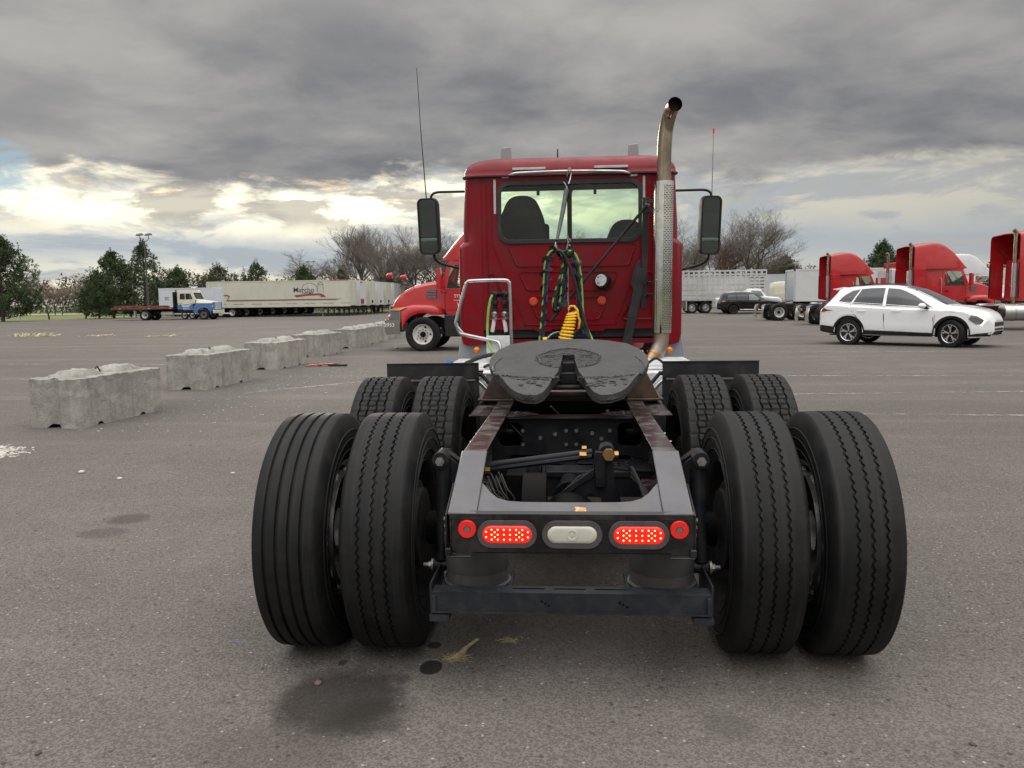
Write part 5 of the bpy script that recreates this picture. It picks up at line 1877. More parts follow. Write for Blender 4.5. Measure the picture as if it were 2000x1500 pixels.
def black_suv():
    r = thing('parked_car', 'black family SUV parked before the livestock trailer', 'car')
    L = 5.1
    s = Shell(L,
              [(0, .90), (.05, 1.08), (.14, 1.2), (.30, 1.60), (.42, 1.72), (1.2, 1.78), (2.3, 1.77), (2.8, 1.68), (3.3, 1.38), (3.62, 1.20), (4.1, 1.14), (4.7, 1.05), (4.98, .92), (L, .75)],
              [(0, .86), (.1, 1.05), (1.2, 1.10), (3.3, 1.06), (3.9, 1.06), (4.6, .98), (4.9, .84), (L, .66)],
              [(0, .72), (.05, .84), (.2, .92), (.7, .96), (4.0, .96), (4.6, .90), (4.9, .78), (L, .6)],
              [(0, .62), (.3, .70), (.8, .73), (2.6, .72), (3.3, .76), (4.0, .80), (4.8, .66), (L, .5)],
              (1.05, 4.10), .44, .38, [(0, .5), (.1, .38), (.5, .33), (4.6, .30), (4.9, .34), (L, .45)])
    BP = pm('black_car_paint', (.006, .006, .007), .22, coat=.35, spec=.3)
    s.build('body', BP, r)
    G().box(.4, 4.6, -.66, .66, .28, .60).build('floor_pan', DARK, r)
    for sg in (-1, 1):
        s.patch('rear_quarter_window', [(.50, 1.17), (1.28, 1.15), (1.28, 1.60), (.66, 1.60)], TINT, r, sg)
        s.patch('door_window', [(1.34, 1.15), (2.22, 1.14), (2.22, 1.61), (1.34, 1.61)], TINT, r, sg)
        s.patch('door_window', [(2.28, 1.14), (3.25, 1.12), (2.98, 1.36), (2.66, 1.60), (2.28, 1.61)], pm('clear_side_glass', (.16, .19, .18), .06, coat=1), r, sg)
        s.patch('tail_lamp', [(.03, 1.0), (.34, 1.02), (.36, 1.08), (.05, 1.10)], pm('tail_lamp_dark', (.17, .012, .014), .15, coat=1), r, sg, .008, .01)
        s.strip('chrome_sill', [(1.55, .385), (3.6, .36)], CHROME, r, sg, .022, .01)
        s.patch('headlamp', [(4.66, .80), (4.88, .78), (4.86, .90), (4.64, .94)], HEADL, r, sg, .008, .01)
        G().ball((3.1, sg * 1.02, 1.16), .12, 12, (.7, .9, .7)).build('wing_mirror', BP, r, smooth=60)
        G().tube([(.8, sg * .66, 1.77), (1.2, sg * .68, 1.82), (2.3, sg * .68, 1.81), (2.6, sg * .66, 1.75)], .018, 6).build('roof_rail', ALU, r)
    s.toppatch('windscreen', 2.66, 3.58, lambda x: .66, TINT, r)
    for xw in s.wh:
        for sg in (-1, 1):
            car_wheel(r, xw, sg * .84, sg, ALLOYD, 0, 1.05)
    return r


su = white_suv()
su.location = (7.73, 22.03, 0)
a = atan2(19.50 - 21.22, 10.36 - 8.22)
su.rotation_euler = (0, 0, a)
su.scale = (1, 1, 1.045)
su.location = (8.22 - .955 * cos(a) + .815 * sin(-a) * 1.0, 21.22 - .955 * sin(a) + .815 * cos(a), 0)
bs = black_suv()
bs.location = (12.1, 64.6, 0)


# ------------------------------------------------------------------ generic tractor, local X forward, rear axle at x=0
def hood_shell(xs, xr, par, mat):
    """bonnet with wheel arch; xs steer axle, xr rear edge"""
    prof = [(xr, 2.06), (xs - .1, 2.00), (xs + .35, 1.90), (xs + .70, 1.72), (xs + .92, 1.50), (xs + 1.04, 1.25), (xs + 1.08, 1.0)]
    xsn = sorted(set([xr, xr + .1, xr + .2] + [xs + .62 * cos(pi * k / 14) for k in range(15) if xs + .62 * cos(pi * k / 14) > xr] + [xs + .63, xs + .75, xs + .85, xs + .93, xs + 1.0, xs + 1.05, xs + 1.08]))
    rings = []
    for x in xsn:
        d = abs(x - xs)
        zb = .98 + (xs - x) * 0 if d > .62 else max(.62, .5 + sqrt(max(0, .62 ** 2 - d * d)))
        if x < xs - .3:
            zb = max(zb, 1.06 if x > xs - .62 else 1.10)
        if x > xs + .62:
            zb = .80
        zt = itp(prof, x)
        fl = itp([(xr, .94), (xs - .45, 1.16), (xs, 1.19), (xs + .6, 1.17), (xs + .9, 1.05), (xs + 1.08, .88)], x)
        sh = itp([(xr, 1.15), (xs - .35, 1.33), (xs + .3, 1.34), (xs + .8, 1.22), (xs + 1.08, 1.02)], x)
        hw = itp([(xr, .92), (xs, .84), (xs + .7, .74), (xs + 1.08, .60)], x)
        hw = min(hw, fl - .04)
        sh = max(sh, zb + .10); zt = max(zt, sh + .06)
        P = [(fl - .02, zb), (fl, zb + .05), (fl - .015, sh - .05), (fl - .06, sh), (hw + .02, sh + .05), (hw, sh + .5 * (zt - sh)), (hw - .04, zt - .08), (hw - .14, zt - .01), (hw * .45, zt + .03), (0, zt + .05)]
        rings.append([(x, -a, b) for a, b in P] + [(x, a, b) for a, b in reversed(P[:-1])])
    g = G().loft(rings, closed=False, caps=False)
    m = len(rings[0])
    g.add(rings[-1], [tuple(range(m))])
    return g.build('hood', mat, par, smooth=40)


def tractor(name, label, loc, rz, paint, ex=0.0, gm=None, fairing=True, stack='both', group=None, rim=R_OUT, flaps=True, glass=True, sleeper=0.0, detail=False, fair_paint=None):
    r = thing(name, label, 'truck', loc, rz, group)
    xc = 3.45 + ex
    xf = xc + 1.95 + sleeper
    xs = xf + .62
    B = lambda n, g, m, **k: g.build(n, m, r, **k)
    gm = gm or GLASS
    for s in (-1, 1):
        B('frame_rail', G().box(-.75, xf + 1.2, *sorted((s * .34, s * .43)), .66, .94), BLK, bevel=.006)
        B('frame_tail', G().plate([(-.75, .66), (-.75, .94), (-1.0, .82), (-1.0, .70)], plane='xz', a=s * .34, b=s * .43), BLK)
    B('axle', G().cyl((0, -.8, .5), (0, .8, .5), .09).ball((0, 0, .5), .22, 14), DARK)
    B('axle', G().cyl((1.32, -.8, .5), (1.32, .8, .5), .09).ball((1.32, 0, .5), .22, 14), DARK)
    B('axle', G().cyl((xs, -.95, .48), (xs, .95, .48), .06), DARK)
    B('end_member', G().box(-1.02, -1.0, -.45, .45, .70, .84), BLK)
    # fifth wheel
    L = [(a * 1.0, b_) for a, b_ in half] + lob + thr + mir(thr[:-1]) + mir(lob) + mir(half[1:])
    g = G().plate(L, fn=lambda u, v, w: (v - .45, u, 1.0 + .2 * (v - .5) + w), a=-.05, b=0)
    g.box(.35, 1.0, -.42, .42, .94, 1.0)
    B('fifth_wheel', g, fwm)
    for x_ in (0, 1.32):
        for s in (-1, 1):
            wheel(r, x_, s * .76, .505, T_PLAIN, None, s)
            wheel(r, x_, s * 1.09, .505, T_PLAIN, rim, s)
    for s in (-1, 1):
        wheel(r, xs, s * 1.04, .505, T_PLAIN, R_STEER if rim is R_OUT else R_STEERA, s)
        if flaps:
            g = G()
            P = [(-.72, .98), (-.80, .96), (-.88, .86), (-.93, .66), (-.94, .40), (-.90, .16), (-.895, .16), (-.93, .40), (-.92, .66), (-.87, .86), (-.79, .95), (-.72, .97)]
            g.plate(P, plane='xz', a=s * .62, b=s * 1.22)
            f_ = B('mud_flap', g, pm('worn_flap', (.11, .11, .115), .38, .3, dirt=((.2, .19, .17), .5, 5)))
            G().loft([[(-.955, s * .64, .40), (-.915, s * .64, .17), (-.925, s * .64, .17), (-.965, s * .64, .40)], [(-.955, s * 1.20, .40), (-.915, s * 1.20, .17), (-.925, s * 1.20, .17), (-.965, s * 1.20, .40)]]).build('flap_weight', CHROME, f_)
            G().box(-.90, -.885, *sorted((s * .70, s * 1.12)), .88, .93).build('reflector_tape', TAPE, f_)
            B('marker_lamp', G().box(-1.03, -1.02, *sorted((s * .26, s * .40)), .74, .80), REFRED)
        g = G().cyl((xc - 1.05, s * .95, .70), (xc + .45, s * .95, .70), .33, n=32)
        tk = B('fuel_tank', g, ALU, smooth=40, bevel=.02)
        for x_ in (xc - .65, xc + .10):
            G().lathe([(.332, -.03), (.34, -.03), (.34, .03), (.332, .03)], (x_, s * .95, .70), 'x', 32, closed=True).build('tank_strap', CHROMED, tk)
        B('step_box', G().box(xc + 1.40, xs - .64, *sorted((s * .75, s * 1.12)), .42, 1.06), PLAST, bevel=.03)
    # cab of separate walls with openings
    zt = 2.74
    wdo = [(xf - 1.05, 1.82), (xf - .10, 1.82), (xf - .22, 2.50), (xf - .98, 2.52)]
    for s in (-1, 1):
        g = G().plate([(xc, 1.12), (xf - .1, 1.05), (xf, 1.25), (xf + .06, 2.02), (xf - .22, zt), (xc, zt)], [rpoly(wdo, .06)], fn=lambda u, v, w: (u, s * (1.02 - max(0, v - 1.8) * .07 + w), v), a=-.03, b=0)
        c_ = B('cab_side', g, paint, bevel=.004)
        B('side_window', G().sheet(rpoly(wdo, .05), fn=lambda u, v, w: (u, s * (1.005 - max(0, v - 1.8) * .07), v)), GLASS, smooth=0)
        if detail or True:
            for path in ([(xf - 1.12, 2.60), (xf - 1.12, 1.14)], [(xf - .03, 1.9), (xf - .05, 1.14)], [(xf - 1.12, 1.22), (xf - .04, 1.20)]):
                G().tube([(a, s * (1.022 - max(0, b_ - 1.8) * .07), b_) for a, b_ in path], .006, 4).build('door_gap', PLAST, c_)
            G().box(xf - 1.0, xf - .84, *sorted((s * 1.02, s * 1.045)), 1.56, 1.60).build('door_handle', PLAST, c_)
        g = G().tube(spline([(xf - .08, s * 1.0, 1.75), (xf, s * 1.25, 1.70), (xf + .02, s * 1.30, 1.80)], 4), .02, 6)
        g.loft([[(xf + .02, s * 1.16, 1.80), (xf + .02, s * 1.40, 1.80), (xf + .02, s * 1.40, 2.42), (xf + .02, s * 1.16, 2.42)], [(xf + .15, s * 1.19, 1.84), (xf + .15, s * 1.38, 1.84), (xf + .15, s * 1.38, 2.38), (xf + .15, s * 1.19, 2.38)]])
        B('mirror', g, paint if detail or fairing else PLAST, bevel=.03)
    wr = rrect(-.55, .62, 1.72, 2.35, .07)
    B('cab_rear', G().plate([(-1.01, 1.12), (1.01, 1.12), (.96, zt), (-.96, zt)], [wr], fn=lambda u, v, w: (xc + w, u, v), a=0, b=.03), paint)
    B('rear_window', G().sheet(wr, fn=lambda u, v, w: (xc + .01, u, v)), gm, smooth=0)
    B('windscreen', G().sheet([(-.90, 2.0), (.90, 2.0), (.86, 2.66), (-.86, 2.66)], fn=lambda u, v, w: (xf + .05 - (v - 2.0) * .38, u, v)), GLASS, smooth=0)
    B('windscreen_header', G().box(xf - .32, xf - .14, -.94, .94, 2.64, 2.75), paint, bevel=.02)
    B('cab_roof', G().box(xc, xf - .2, -.95, .95, zt - .02, zt + .05), paint, bevel=.03)
    B('cab_floor', G().box(xc + .03, xf, -.98, .98, 1.05, 1.15), DARK)
    B('firewall', G().box(xf - .05, xf, -.98, .98, 1.15, 1.98), INTER)
    B('dashboard', G().box(xf - .42, xf - .08, -.95, .95, 1.55, 1.90), INTER, bevel=.05)
    for s in (-1, 1):
        B('seat', G().box(xc + .45, xc + .65, s * .45 - .24, s * .45 + .24, 1.5, 2.30).box(xc + .6, xc + 1.1, s * .45 - .25, s * .45 + .25, 1.35, 1.55), SEATM, bevel=.06)
    fp = fair_paint or paint
    if fairing:
        tops = [(xc - .55, 3.76), (xc - .2, 3.82), (xc + .25, 3.90), (xc + .60, 3.88), (xc + .95, 3.74), (xc + 1.30, 3.48), (xc + 1.60, 3.16), (xc + 1.85, 2.84), (xc + 1.95, 2.70)]
        tops = [(a + sleeper * (i > 1), b_) for i, (a, b_) in enumerate(tops)]
        rings = []; inn = []
        for x_, z_ in tops:
            hw = itp([(xc - .55, 1.14), (xc + .3, 1.10), (xf, .95)], x_)
            zz = max(z_, 2.70)
            r0 = min(.16, max(.01, (zz - 2.66) * .6))
            P = [(-hw, 2.64), (-hw, zz - r0), (-hw + r0 * .3, zz - r0 * .3), (-hw + r0, zz), (0, zz + .04), (hw - r0, zz), (hw - r0 * .3, zz - r0 * .3), (hw, zz - r0), (hw, 2.64)]
            rings.append([(x_, a, b_) for a, b_ in P])
            inn.append([(x_ - .015, a * .975, b_ - .03) for a, b_ in P])
        g = G().loft(rings, closed=False, caps=False)
        g.loft(inn[:-1], closed=False, caps=False)
        n9 = 9
        g.add(rings[0] + inn[0], [(i, i + 1, n9 + i + 1, n9 + i) for i in range(n9 - 1)])
        B('roof_fairing', g, fp, smooth=30)
        for s in (-1, 1):
            g = G().plate([(xc - .52, 1.22), (xc - .02, 1.12), (xc - .02, 2.66), (xc - .55, 2.66)], plane='xz', a=s * 1.10, b=s * 1.135)
            e = B('side_extender', g, fp, bevel=.006)
            G().box(xc - .58, xc - .53, *sorted((s * 1.10, s * 1.125)), 1.25, 2.62).build('edge_rubber', PLAST, e)
            B('fairing_strut', G().tube([(xc + .02, s * .6, 2.76), (xc - .3, s * 1.08, 3.3)], .015, 6), PLAST)
    sides = {'both': (-1, 1), 'right': (-1,), 'none': ()}[stack]
    for s in sides:
        top = 3.80 if fairing else 3.55
        y_ = s * (.98 if fairing else 1.02)
        dx_ = -.44 if fairing else 0
        g = G().tube(spline([(xc - .22 + dx_, y_, 1.0), (xc - .22 + dx_, y_, 2.0), (xc - .22 + dx_, y_, 2.9), (xc - .22 + dx_, y_, top - .12), (xc - .25 + dx_, y_, top), (xc - .32 + dx_, y_, top + .08)], 4), .075, 16)
        st_ = B('exhaust_stack', g, EXHM, smooth=50)
        G().cyl((xc - .22 + dx_, y_, 1.3), (xc - .22 + dx_, y_, 2.6), .092, n=20, caps=False).build('heat_shield', CHROMED, st_)
    for s in (-1, 1):
        B('grab_bar', G().tube(spline([(xf - 1.2, s * 1.03, 1.3), (xf - 1.2, s * 1.08, 1.35), (xf - 1.2, s * 1.08, 2.1), (xf - 1.25, s * 1.03, 2.2)], 3), .018, 8), CHROMED)
    # bonnet, lamps, bumper
    h = hood_shell(xs, xf - .02, r, paint)
    for s in (-1, 1):
        for z_ in (1.60, 1.74):
            g = G().plate(rpoly([(xs - .40, z_ - .055), (xs - .10, z_ - .055), (xs - .10, z_ + .055), (xs - .40, z_ + .055)], .03), fn=lambda u, v, w: (u, s * (.855 + (xs - u) * .12 + w), v), a=0, b=.012)
            lv = g.build('louvre', PLAST, h)
            g = G()
            for q in (-.042, 0, .042):
                g.beam((xs - .39, s * (.872 + .39 * .12), z_ + q), (xs - .11, s * (.872 + .11 * .12), z_ + q), .012, .016)
                g.build('louvre_bar', CHROMED, lv); g = G()
        g = G().plate([(xs + .68, .84), (xs + .90, .86), (xs + .98, 1.02), (xs + .96, 1.22), (xs + .66, 1.20)], fn=lambda u, v, w: (u, s * (1.175 - max(0, u - xs - .62) * .42 + w), v), a=-.02, b=.012)
        hl = g.build('headlamp', HEADL, h)
        G().plate([(xs + .45, 1.30), (xs + .62, 1.22), (xs + .95, 1.225), (xs + .85, 1.275)], fn=lambda u, v, w: (u, s * (1.175 - max(0, u - xs - .62) * .42 + w), v), a=-.02, b=.014).build('turn_lamp', AMBER, h)
        G().tube([(xs + .66, s * 1.178, .86), (xs + .645, s * 1.19, 1.20), (xs + .98, s * 1.05, 1.225)], .014, 6).build('lamp_bezel', CHROMED, h)
        g = G().tube(spline([(xs + .30, s * .70, 1.90), (xs + .55, s * .85, 1.95), (xs + .88, s * .98, 2.08), (xs + .95, s * 1.0, 2.2)], 4), .018, 6)
        ma = g.build('hood_mirror_arm', PLAST, h)
        G().loft([[(x_, s * 1.0 + .085 * k * cos(t), 2.22 + .09 * k * sin(t)) for t in [2 * pi * q / 14 for q in range(14)]] for x_, k in ((xs + .88, 1), (xs + .95, 1), (xs + 1.02, .75), (xs + 1.06, .3))]).build('hood_mirror', paint, ma, smooth=50)
    g = G().box(xs + 1.06, xs + 1.10, -.55, .55, .85, 1.35)
    for k in range(7):
        g.box(xs + 1.10, xs + 1.115, -.50, .50, .88 + k * .065, .90 + k * .065)
    g.build('grille', CHROMED, h)
    rings = []
    for y_ in [-1.19 + 2.38 * k / 18 for k in range(19)]:
        bx = xs + 1.24 - .30 * max(0, abs(y_) - .55) ** 1.3
        rings.append([(bx - .10, y_, .50), (bx, y_, .52), (bx + .02, y_, .72), (bx, y_, .92), (bx - .12, y_, .95)])
    for s in (1, -1):
        pass
    g = G().loft(rings, closed=False, caps=False)
    g.m(0)
    for s in (-1, 1):
        bx = xs + 1.24 - .30 * .64 ** 1.3
        g.plate([(xs + .66, .52), (bx, .50), (bx, .94), (xs + .66, .94)], plane='xz', a=s * 1.185, b=s * 1.195)
    bmp = B('bumper', g, pm('polished_bumper', (.55, .53, .50), .12, 1.0), smooth=50)
    return r, xc, xf, xs, bmp, h


REDV = pm('red_truck_paint', (.45, .008, .012), .33, var=.05, vs=1.5, coat=.6, dirt=((.36, .09, .08), .2, 1.5))
WHV = pm('white_truck_paint', (.66, .68, .69), .35, coat=.5, dirt=((.45, .45, .43), .3, 1.5))
CREAM = pm('cream_truck_paint', (.62, .60, .47), .4, coat=.3, dirt=((.45, .42, .33), .3, 2))

# red tractor on the left behind the blocks, facing left
lt = tractor('red_tractor', 'bright red tractor facing left, chrome bumper numbered 2953, beyond the maroon cab', (2.0, 21.2, 0), pi, REDV, ex=.0, detail=True)
r, xc, xf, xs, bmp, h = lt
r.location = (-4.33 + xs, 21.15, 0)
text('fleet_number', '2953', .155, TXTW, bmp, (xs + .97, 1.199, .78), (pi / 2, 0, pi))
text('fleet_number', '2953', .155, TXTW, bmp, (xs + 1.262, .95, .78), (pi / 2, 0, pi / 2 + .25))
for i, (tx, sz, zz) in enumerate((('SYSTEM FR', .13, 1.60), ('USDOT 1', .11, 1.38))):
    text('door_lettering', tx, sz, TXTW, r, (xf - .62, 1.024, zz), (pi / 2, 0, pi))
G().box(xf - .95, xf - .3, 1.021, 1.024, 1.47, 1.482).build('door_rule', TXTW, r)

GR = 'red tractors parked in a row on the right'
tractor('red_tractor', 'red tractor farthest left of the row, its rear wheels clear of the white car', (12.15, 46.3, 0), 0, REDV, group=GR, stack='right')
tractor('red_tractor', 'red tractor right behind the white crossover roof, bonnet and louvres in view', (12.45, 38.2, 0), 0, REDV, ex=1.1, group=GR, stack='right')
tractor('red_tractor', 'red tractor at the right edge of the photo with silver fuel tank', (14.35, 30.5, 0), 0, REDV, group=GR, stack='right')
wd = tractor('white_tractor', 'white day cab with tall black exhaust between two red tractors', (13.6, 42.4, 0), 0, WHV, fairing=False, stack='right', flaps=False, rim=R_ALU, gm=GLASSD)
g = G().box(wd[1] + .2, wd[1] + .9, -.75, .75, 2.86, 3.14)
g.build('roof_deflector', REDV, wd[0], bevel=.03)  # red roof deflector as a plain painted box, not a lamp
ws_ = tractor('white_tractor', 'white aerodynamic sleeper tractor behind the red tractors, dark side window', (20.5, 50.5, 0), 0, WHV, sleeper=1.6, stack='none', flaps=False, rim=R_ALU)
g = G().plate(rrect(ws_[1] + .95, ws_[1] + 1.75, 2.78, 3.22, .08), plane='xz', a=-1.125, b=-1.105)
g.build('sleeper_window', TINT, ws_[0])
ws_[0].location = (19.2, 50.5, 0)


# ------------------------------------------------------------------ trailers
TWH = pm('trailer_cream', (.56, .55, .46), .5, var=.04, vs=.6, dirt=((.44, .42, .35), .4, .8), scale=(1, 1, .4))
TW2 = pm('trailer_white', (.60, .61, .60), .5, var=.04, vs=.6, dirt=((.48, .48, .47), .35, .8))
TGR = pm('trailer_grey', (.45, .49, .53), .5, var=.04, vs=.6)
BROWN = pm('brown_stripe', (.23, .10, .075), .6)
RIBBON = pm('ribbon_red', (.30, .045, .05), .6)


def trailer(label, loc, rz, L=14.6, H=3.72, zb=1.08, mat=TWH, group=None, name='box_trailer', wheels=True, cat='trailer', W2=1.28, gear=True, seams=0):
    """local x 0 = rear door, x = L nose"""
    r = thing(name, label, cat, loc, rz, group)
    B = lambda n, g, m, **k: g.build(n, m, r, **k)
    body = B('body', G().box(.06, L - .06, -W2, W2, zb, H), mat, bevel=.02)
    for s in (-1, 1):
        G().box(.0, L, *sorted((s * (W2 - .02), s * (W2 + .02))), H - .10, H + .01).build('top_rail', mat, body)
        G().box(.0, L, *sorted((s * (W2 - .02), s * (W2 + .025))), zb - .08, zb + .12).build('bottom_rail', mat, body)
        for x_ in (.0, L - .10):
            G().box(x_, x_ + .10, *sorted((s * (W2 - .08), s * (W2 + .024))), zb - .06, H).build('corner_post', mat, body)
        if seams:
            for k in range(1, seams):
                G().box(L * k / seams - .02, L * k / seams + .02, *sorted((s * W2, s * (W2 + .012))), zb + .12, H - .1).build('side_post', mat, body)
    B('chassis', G().box(.3, L - .8, -.55, .55, zb - .22, zb - .04), DARK)
    if wheels:
        for x_ in (1.3, 2.55):
            B('axle', G().cyl((x_, -.9, .5), (x_, .9, .5), .07), DARK)
            for s in (-1, 1):
                wheel(r, x_, s * 1.0, .505, T_PLAIN, R_OUT, s)
                wheel(r, x_, s * .70, .505, T_PLAIN, None, s)
    if gear:
        for s in (-1, 1):
            g = G().box(L - 3.1, L - 2.96, s * .95 - .07, s * .95 + .07, .06, zb - .1)
            g.box(L - 3.2, L - 2.86, s * .95 - .14, s * .95 + .14, .0, .06)
            g.beam((L - 3.0, s * .95, .45), (L - 3.55, s * .95, zb - .15), .05, .05, (0, 1, 0))
            g.beam((L - 3.0, s * .95, .45), (L - 2.45, s * .95, zb - .15), .05, .05, (0, 1, 0))
            B('landing_leg', g, pm('landing_gear_paint', (.16, .13, .12), .6, dirt=((.25, .18, .13), .5, 5)))
    return r, body


GT = 'cream box trailers parked side by side'
mt, mb = trailer('front cream box trailer of the left row with brown stripe and farm lettering', (-37.9, 80.2, 0), 0, L=15.2, group=GT)
fnS = lambda u, v, w: (u, -1.283 - w, v)
G().plate([(0.1, 2.20), (2.15, 2.20), (2.32, 2.12), (2.12, 1.82), (2.05, 1.66), (13.6, 1.66), (14.4, 1.80), (13.2, 1.80), (2.25, 1.80), (2.25, 1.86), (2.50, 2.18), (2.25, 2.34), (.1, 2.34)], fn=fnS, a=0, b=.004).build('side_stripe', BROWN, mb)
g = G()
for k in range(8):
    for q in (0, .62):
        g.box(.9 + k * 1.9 + q, 1.4 + k * 1.9 + q, -1.312, -1.306, 1.33, 1.37)
struct(g.build('marker_dashes', pm('dash_tape', (.22, .2, .16), .6), mb), 'stuff')
text('farm_lettering', 'Marcho', .74, TXTD, mb, (10.35, -1.29, 2.72), (pi / 2, 0, 0), sx=.98)
text('farm_lettering', 'FARMS', .30, TXTD, mb, (10.75, -1.29, 2.40), (pi / 2, 0, 0), sx=1.3)
G().plate([(9.3, 2.14), (9.6, 1.98), (10.6, 2.12), (11.9, 2.17), (12.2, 2.08), (12.0, 2.0), (12.7, 1.95), (12.45, 2.22), (12.1, 2.36), (11.2, 2.36), (10.3, 2.28), (9.55, 2.24)], fn=fnS, a=.0, b=.005).build('ribbon', RIBBON, mb)
g = G()
for P in ([(10.2, 2.55), (10.2, 3.05), (10.35, 3.28), (10.95, 3.45), (11.55, 3.28), (11.75, 3.02), (11.75, 2.5)], [(11.85, 2.45), (11.85, 3.25), (12.4, 3.25), (12.4, 2.45)], [(11.85, 3.25), (11.92, 3.42), (12.12, 3.5), (12.33, 3.42), (12.4, 3.25)]):
    for a, b_ in zip(P, P[1:]):
        g.beam((a[0], -1.287, a[1]), (b_[0], -1.287, b_[1]), .035, .01, (0, 1, 0))
g.build('barn_outline', TXTD, mb)
G().box(13.1, 15.1, -1.31, -1.29, 3.66, 3.72).build('roof_edge_tape', RIBBON, mb)
names_ = ['cream box trailer second in the left row, red sign low on its nose', 'cream box trailer third in the left row', 'cream box trailer fourth in the left row', 'cream box trailer fifth in the left row', 'cream box trailer sixth in the left row, nearest the red bonnet', 'cream box trailer last in the left row, mostly behind the red bonnet']
for k, nm in enumerate(names_):
    rr_, bb_ = trailer(nm, (-37.9 + .12 * k, 83.9 + 3.6 * k, 0), 0, L=15.3, group=GT, mat=TWH if k % 2 else TW2)
    if k == 0:
        G().box(15.24, 15.30, -.9, .3, 1.25, 1.75).build('nose_sign', RIBBON, rr_)
        G().box(15.24, 15.29, -1.2, -.2, 3.5, 3.6).build('nose_tape', RIBBON, rr_)
    else:
        G().box(15.28, 15.34, -.2, .15, 1.3, 1.6).build('connector_box', DARK, rr_)

# small white enclosed cargo trailer behind the flatbed
r, b_ = trailer('small white enclosed cargo trailer behind the blue flatbed truck', (-40.0, 74.2, 0), radians(-4), L=5.6, H=3.0, zb=.55, mat=pm('cargo_trailer_white', (.60, .64, .70), .4), name='cargo_trailer', wheels=False, gear=False, W2=1.05)
for x_ in (2.6, 3.4):
    wheel(r, x_, -.98, .505, T_PLAIN, R_OUT, -1, scale=.72)
    wheel(r, x_, .98, .505, T_PLAIN, R_OUT, 1, scale=.72)
G().box(3.75, 4.45, -1.075, -1.062, .75, 2.65).build('side_door', pm('cargo_door', (.52, .56, .62), .45), r, bevel=.01)
G().box(5.54, 5.60, -1.0, 1.0, .60, 1.10).build('stone_guard', ALU, r)
G().plate([(5.6, -.9), (7.0, 0), (5.6, .9), (5.5, .7), (6.6, 0), (5.5, -.7)], plane='xy', a=.46, b=.56).build('drawbar', WHITEP, r)
text('side_lettering', 'SC', .42, TXTD, r, (.85, -1.065, 2.0), (pi / 2, 0, 0))
G().box(2.9, 3.3, -.2, .2, 3.0, 3.14).build('roof_vent', WHITEP, r, bevel=.03)

# livestock trailer
r = thing('livestock_trailer', 'aluminium livestock trailer with slotted upper rows behind the black SUV', 'trailer', (1.6, 70.2, 0), 0)
ST_ = pm('livestock_aluminium', (.50, .50, .49), .5, .2, var=.08, vs=1.5, dirt=((.36, .35, .33), .4, 1))
L = 15.4
fn1 = lambda u, v, w: (u, -1.25 - w, v)
hl_ = []
for k in range(34):
    x_ = .25 + k * .448
    hl_.append([(x_, 3.42), (x_ + .27, 3.42), (x_ + .27, 3.60), (x_, 3.60)])
for row in range(6):
    for k in range(3):
        x_ = 14.0 + k * .448 - .07
        hl_.append([(x_, 1.55 + row * .29), (x_ + .32, 1.55 + row * .29), (x_ + .32, 1.63 + row * .29), (x_, 1.63 + row * .29)])
for k in range(34):
    x_ = .25 + k * .448
    hl_.append([(x_, 3.22), (x_ + .27, 3.22), (x_ + .27, 3.28), (x_, 3.28)])
for s in (-1, 1):
    G().plate([(0, 1.18), (L, 1.18), (L, 3.75), (0, 3.75)], hl_, fn=lambda u, v, w: (u, s * (1.25 + w), v), a=0, b=.03).build('side_panel', ST_, r)
G().box(0, L, -1.25, 1.25, 3.68, 3.72).build('roof', ST_, r)
G().box(0, L, -1.25, 1.25, 1.10, 1.20).build('floor', ST_, r)
G().box(0, .04, -1.25, 1.25, 1.18, 3.7).build('tailgate', ST_, r)
G().box(L - .04, L, -1.25, 1.25, 1.18, 3.7).build('nose_panel', ST_, r)
for k in range(33):
    G().box(.02 + k * .448, .07 + k * .448, -1.31, -1.282, 1.2, 3.16).build('post', ST_, r)
for z_ in (1.62, 2.05, 2.5, 3.14):
    G().box(0, L - 1.6, -1.30, -1.281, z_, z_ + .05).build('rail', ST_, r)
G().box(0, L, -.5, .5, .85, 1.08).build('chassis', DARK, r)
G().box(.4, 8.5, -1.2, 1.2, .45, 1.1).build('belly_box', pm('belly_grey', (.10, .10, .10), .6), r)
for x_ in (9.0, 10.2):
    for s in (-1, 1):
        wheel(r, x_, s * 1.05, .505, T_PLAIN, R_ALU, s)
G().box(8.45, 8.55, -1.26, -.6, .25, 1.1).build('mud_guard', ALU, r)

for lb, loc, L_, H_, m_, sm in (('long grey-white box trailer beyond the livestock trailer nose', (16.6, 79.5, 0), 9, 3.55, TGR, 3), ('white box trailer with open framed rear behind the first red tractor', (16.9, 60.8, 0), 9.0, 3.42, TW2, 6), ('white box trailer beyond the white day cab', (27.0, 76.0, 0), 5, 3.9, TW2, 3), ('far white trailer behind the sleeper tractor', (36.2, 72.5, 0), 8, 3.6, TW2, 4)):
    r, b_ = trailer(lb, loc, 0, L=L_, H=H_, zb=1.08, mat=m_, group='white trailers behind the tractors', seams=sm)
    if H_ == 3.42:
        for q in (-1.27, 1.19):
            G().box(-.12, -.0, q, q + .09, 1.0, 3.42).build('rear_frame_post', TGR, r)
        G().box(-.12, 0, -1.27, 1.27, 3.30, 3.42).build('rear_header', TGR, r)
        G().box(-.06, -.0, -1.18, 1.18, 1.1, 3.3).build('roller_door', pm('door_grey', (.42, .45, .48), .5), r)

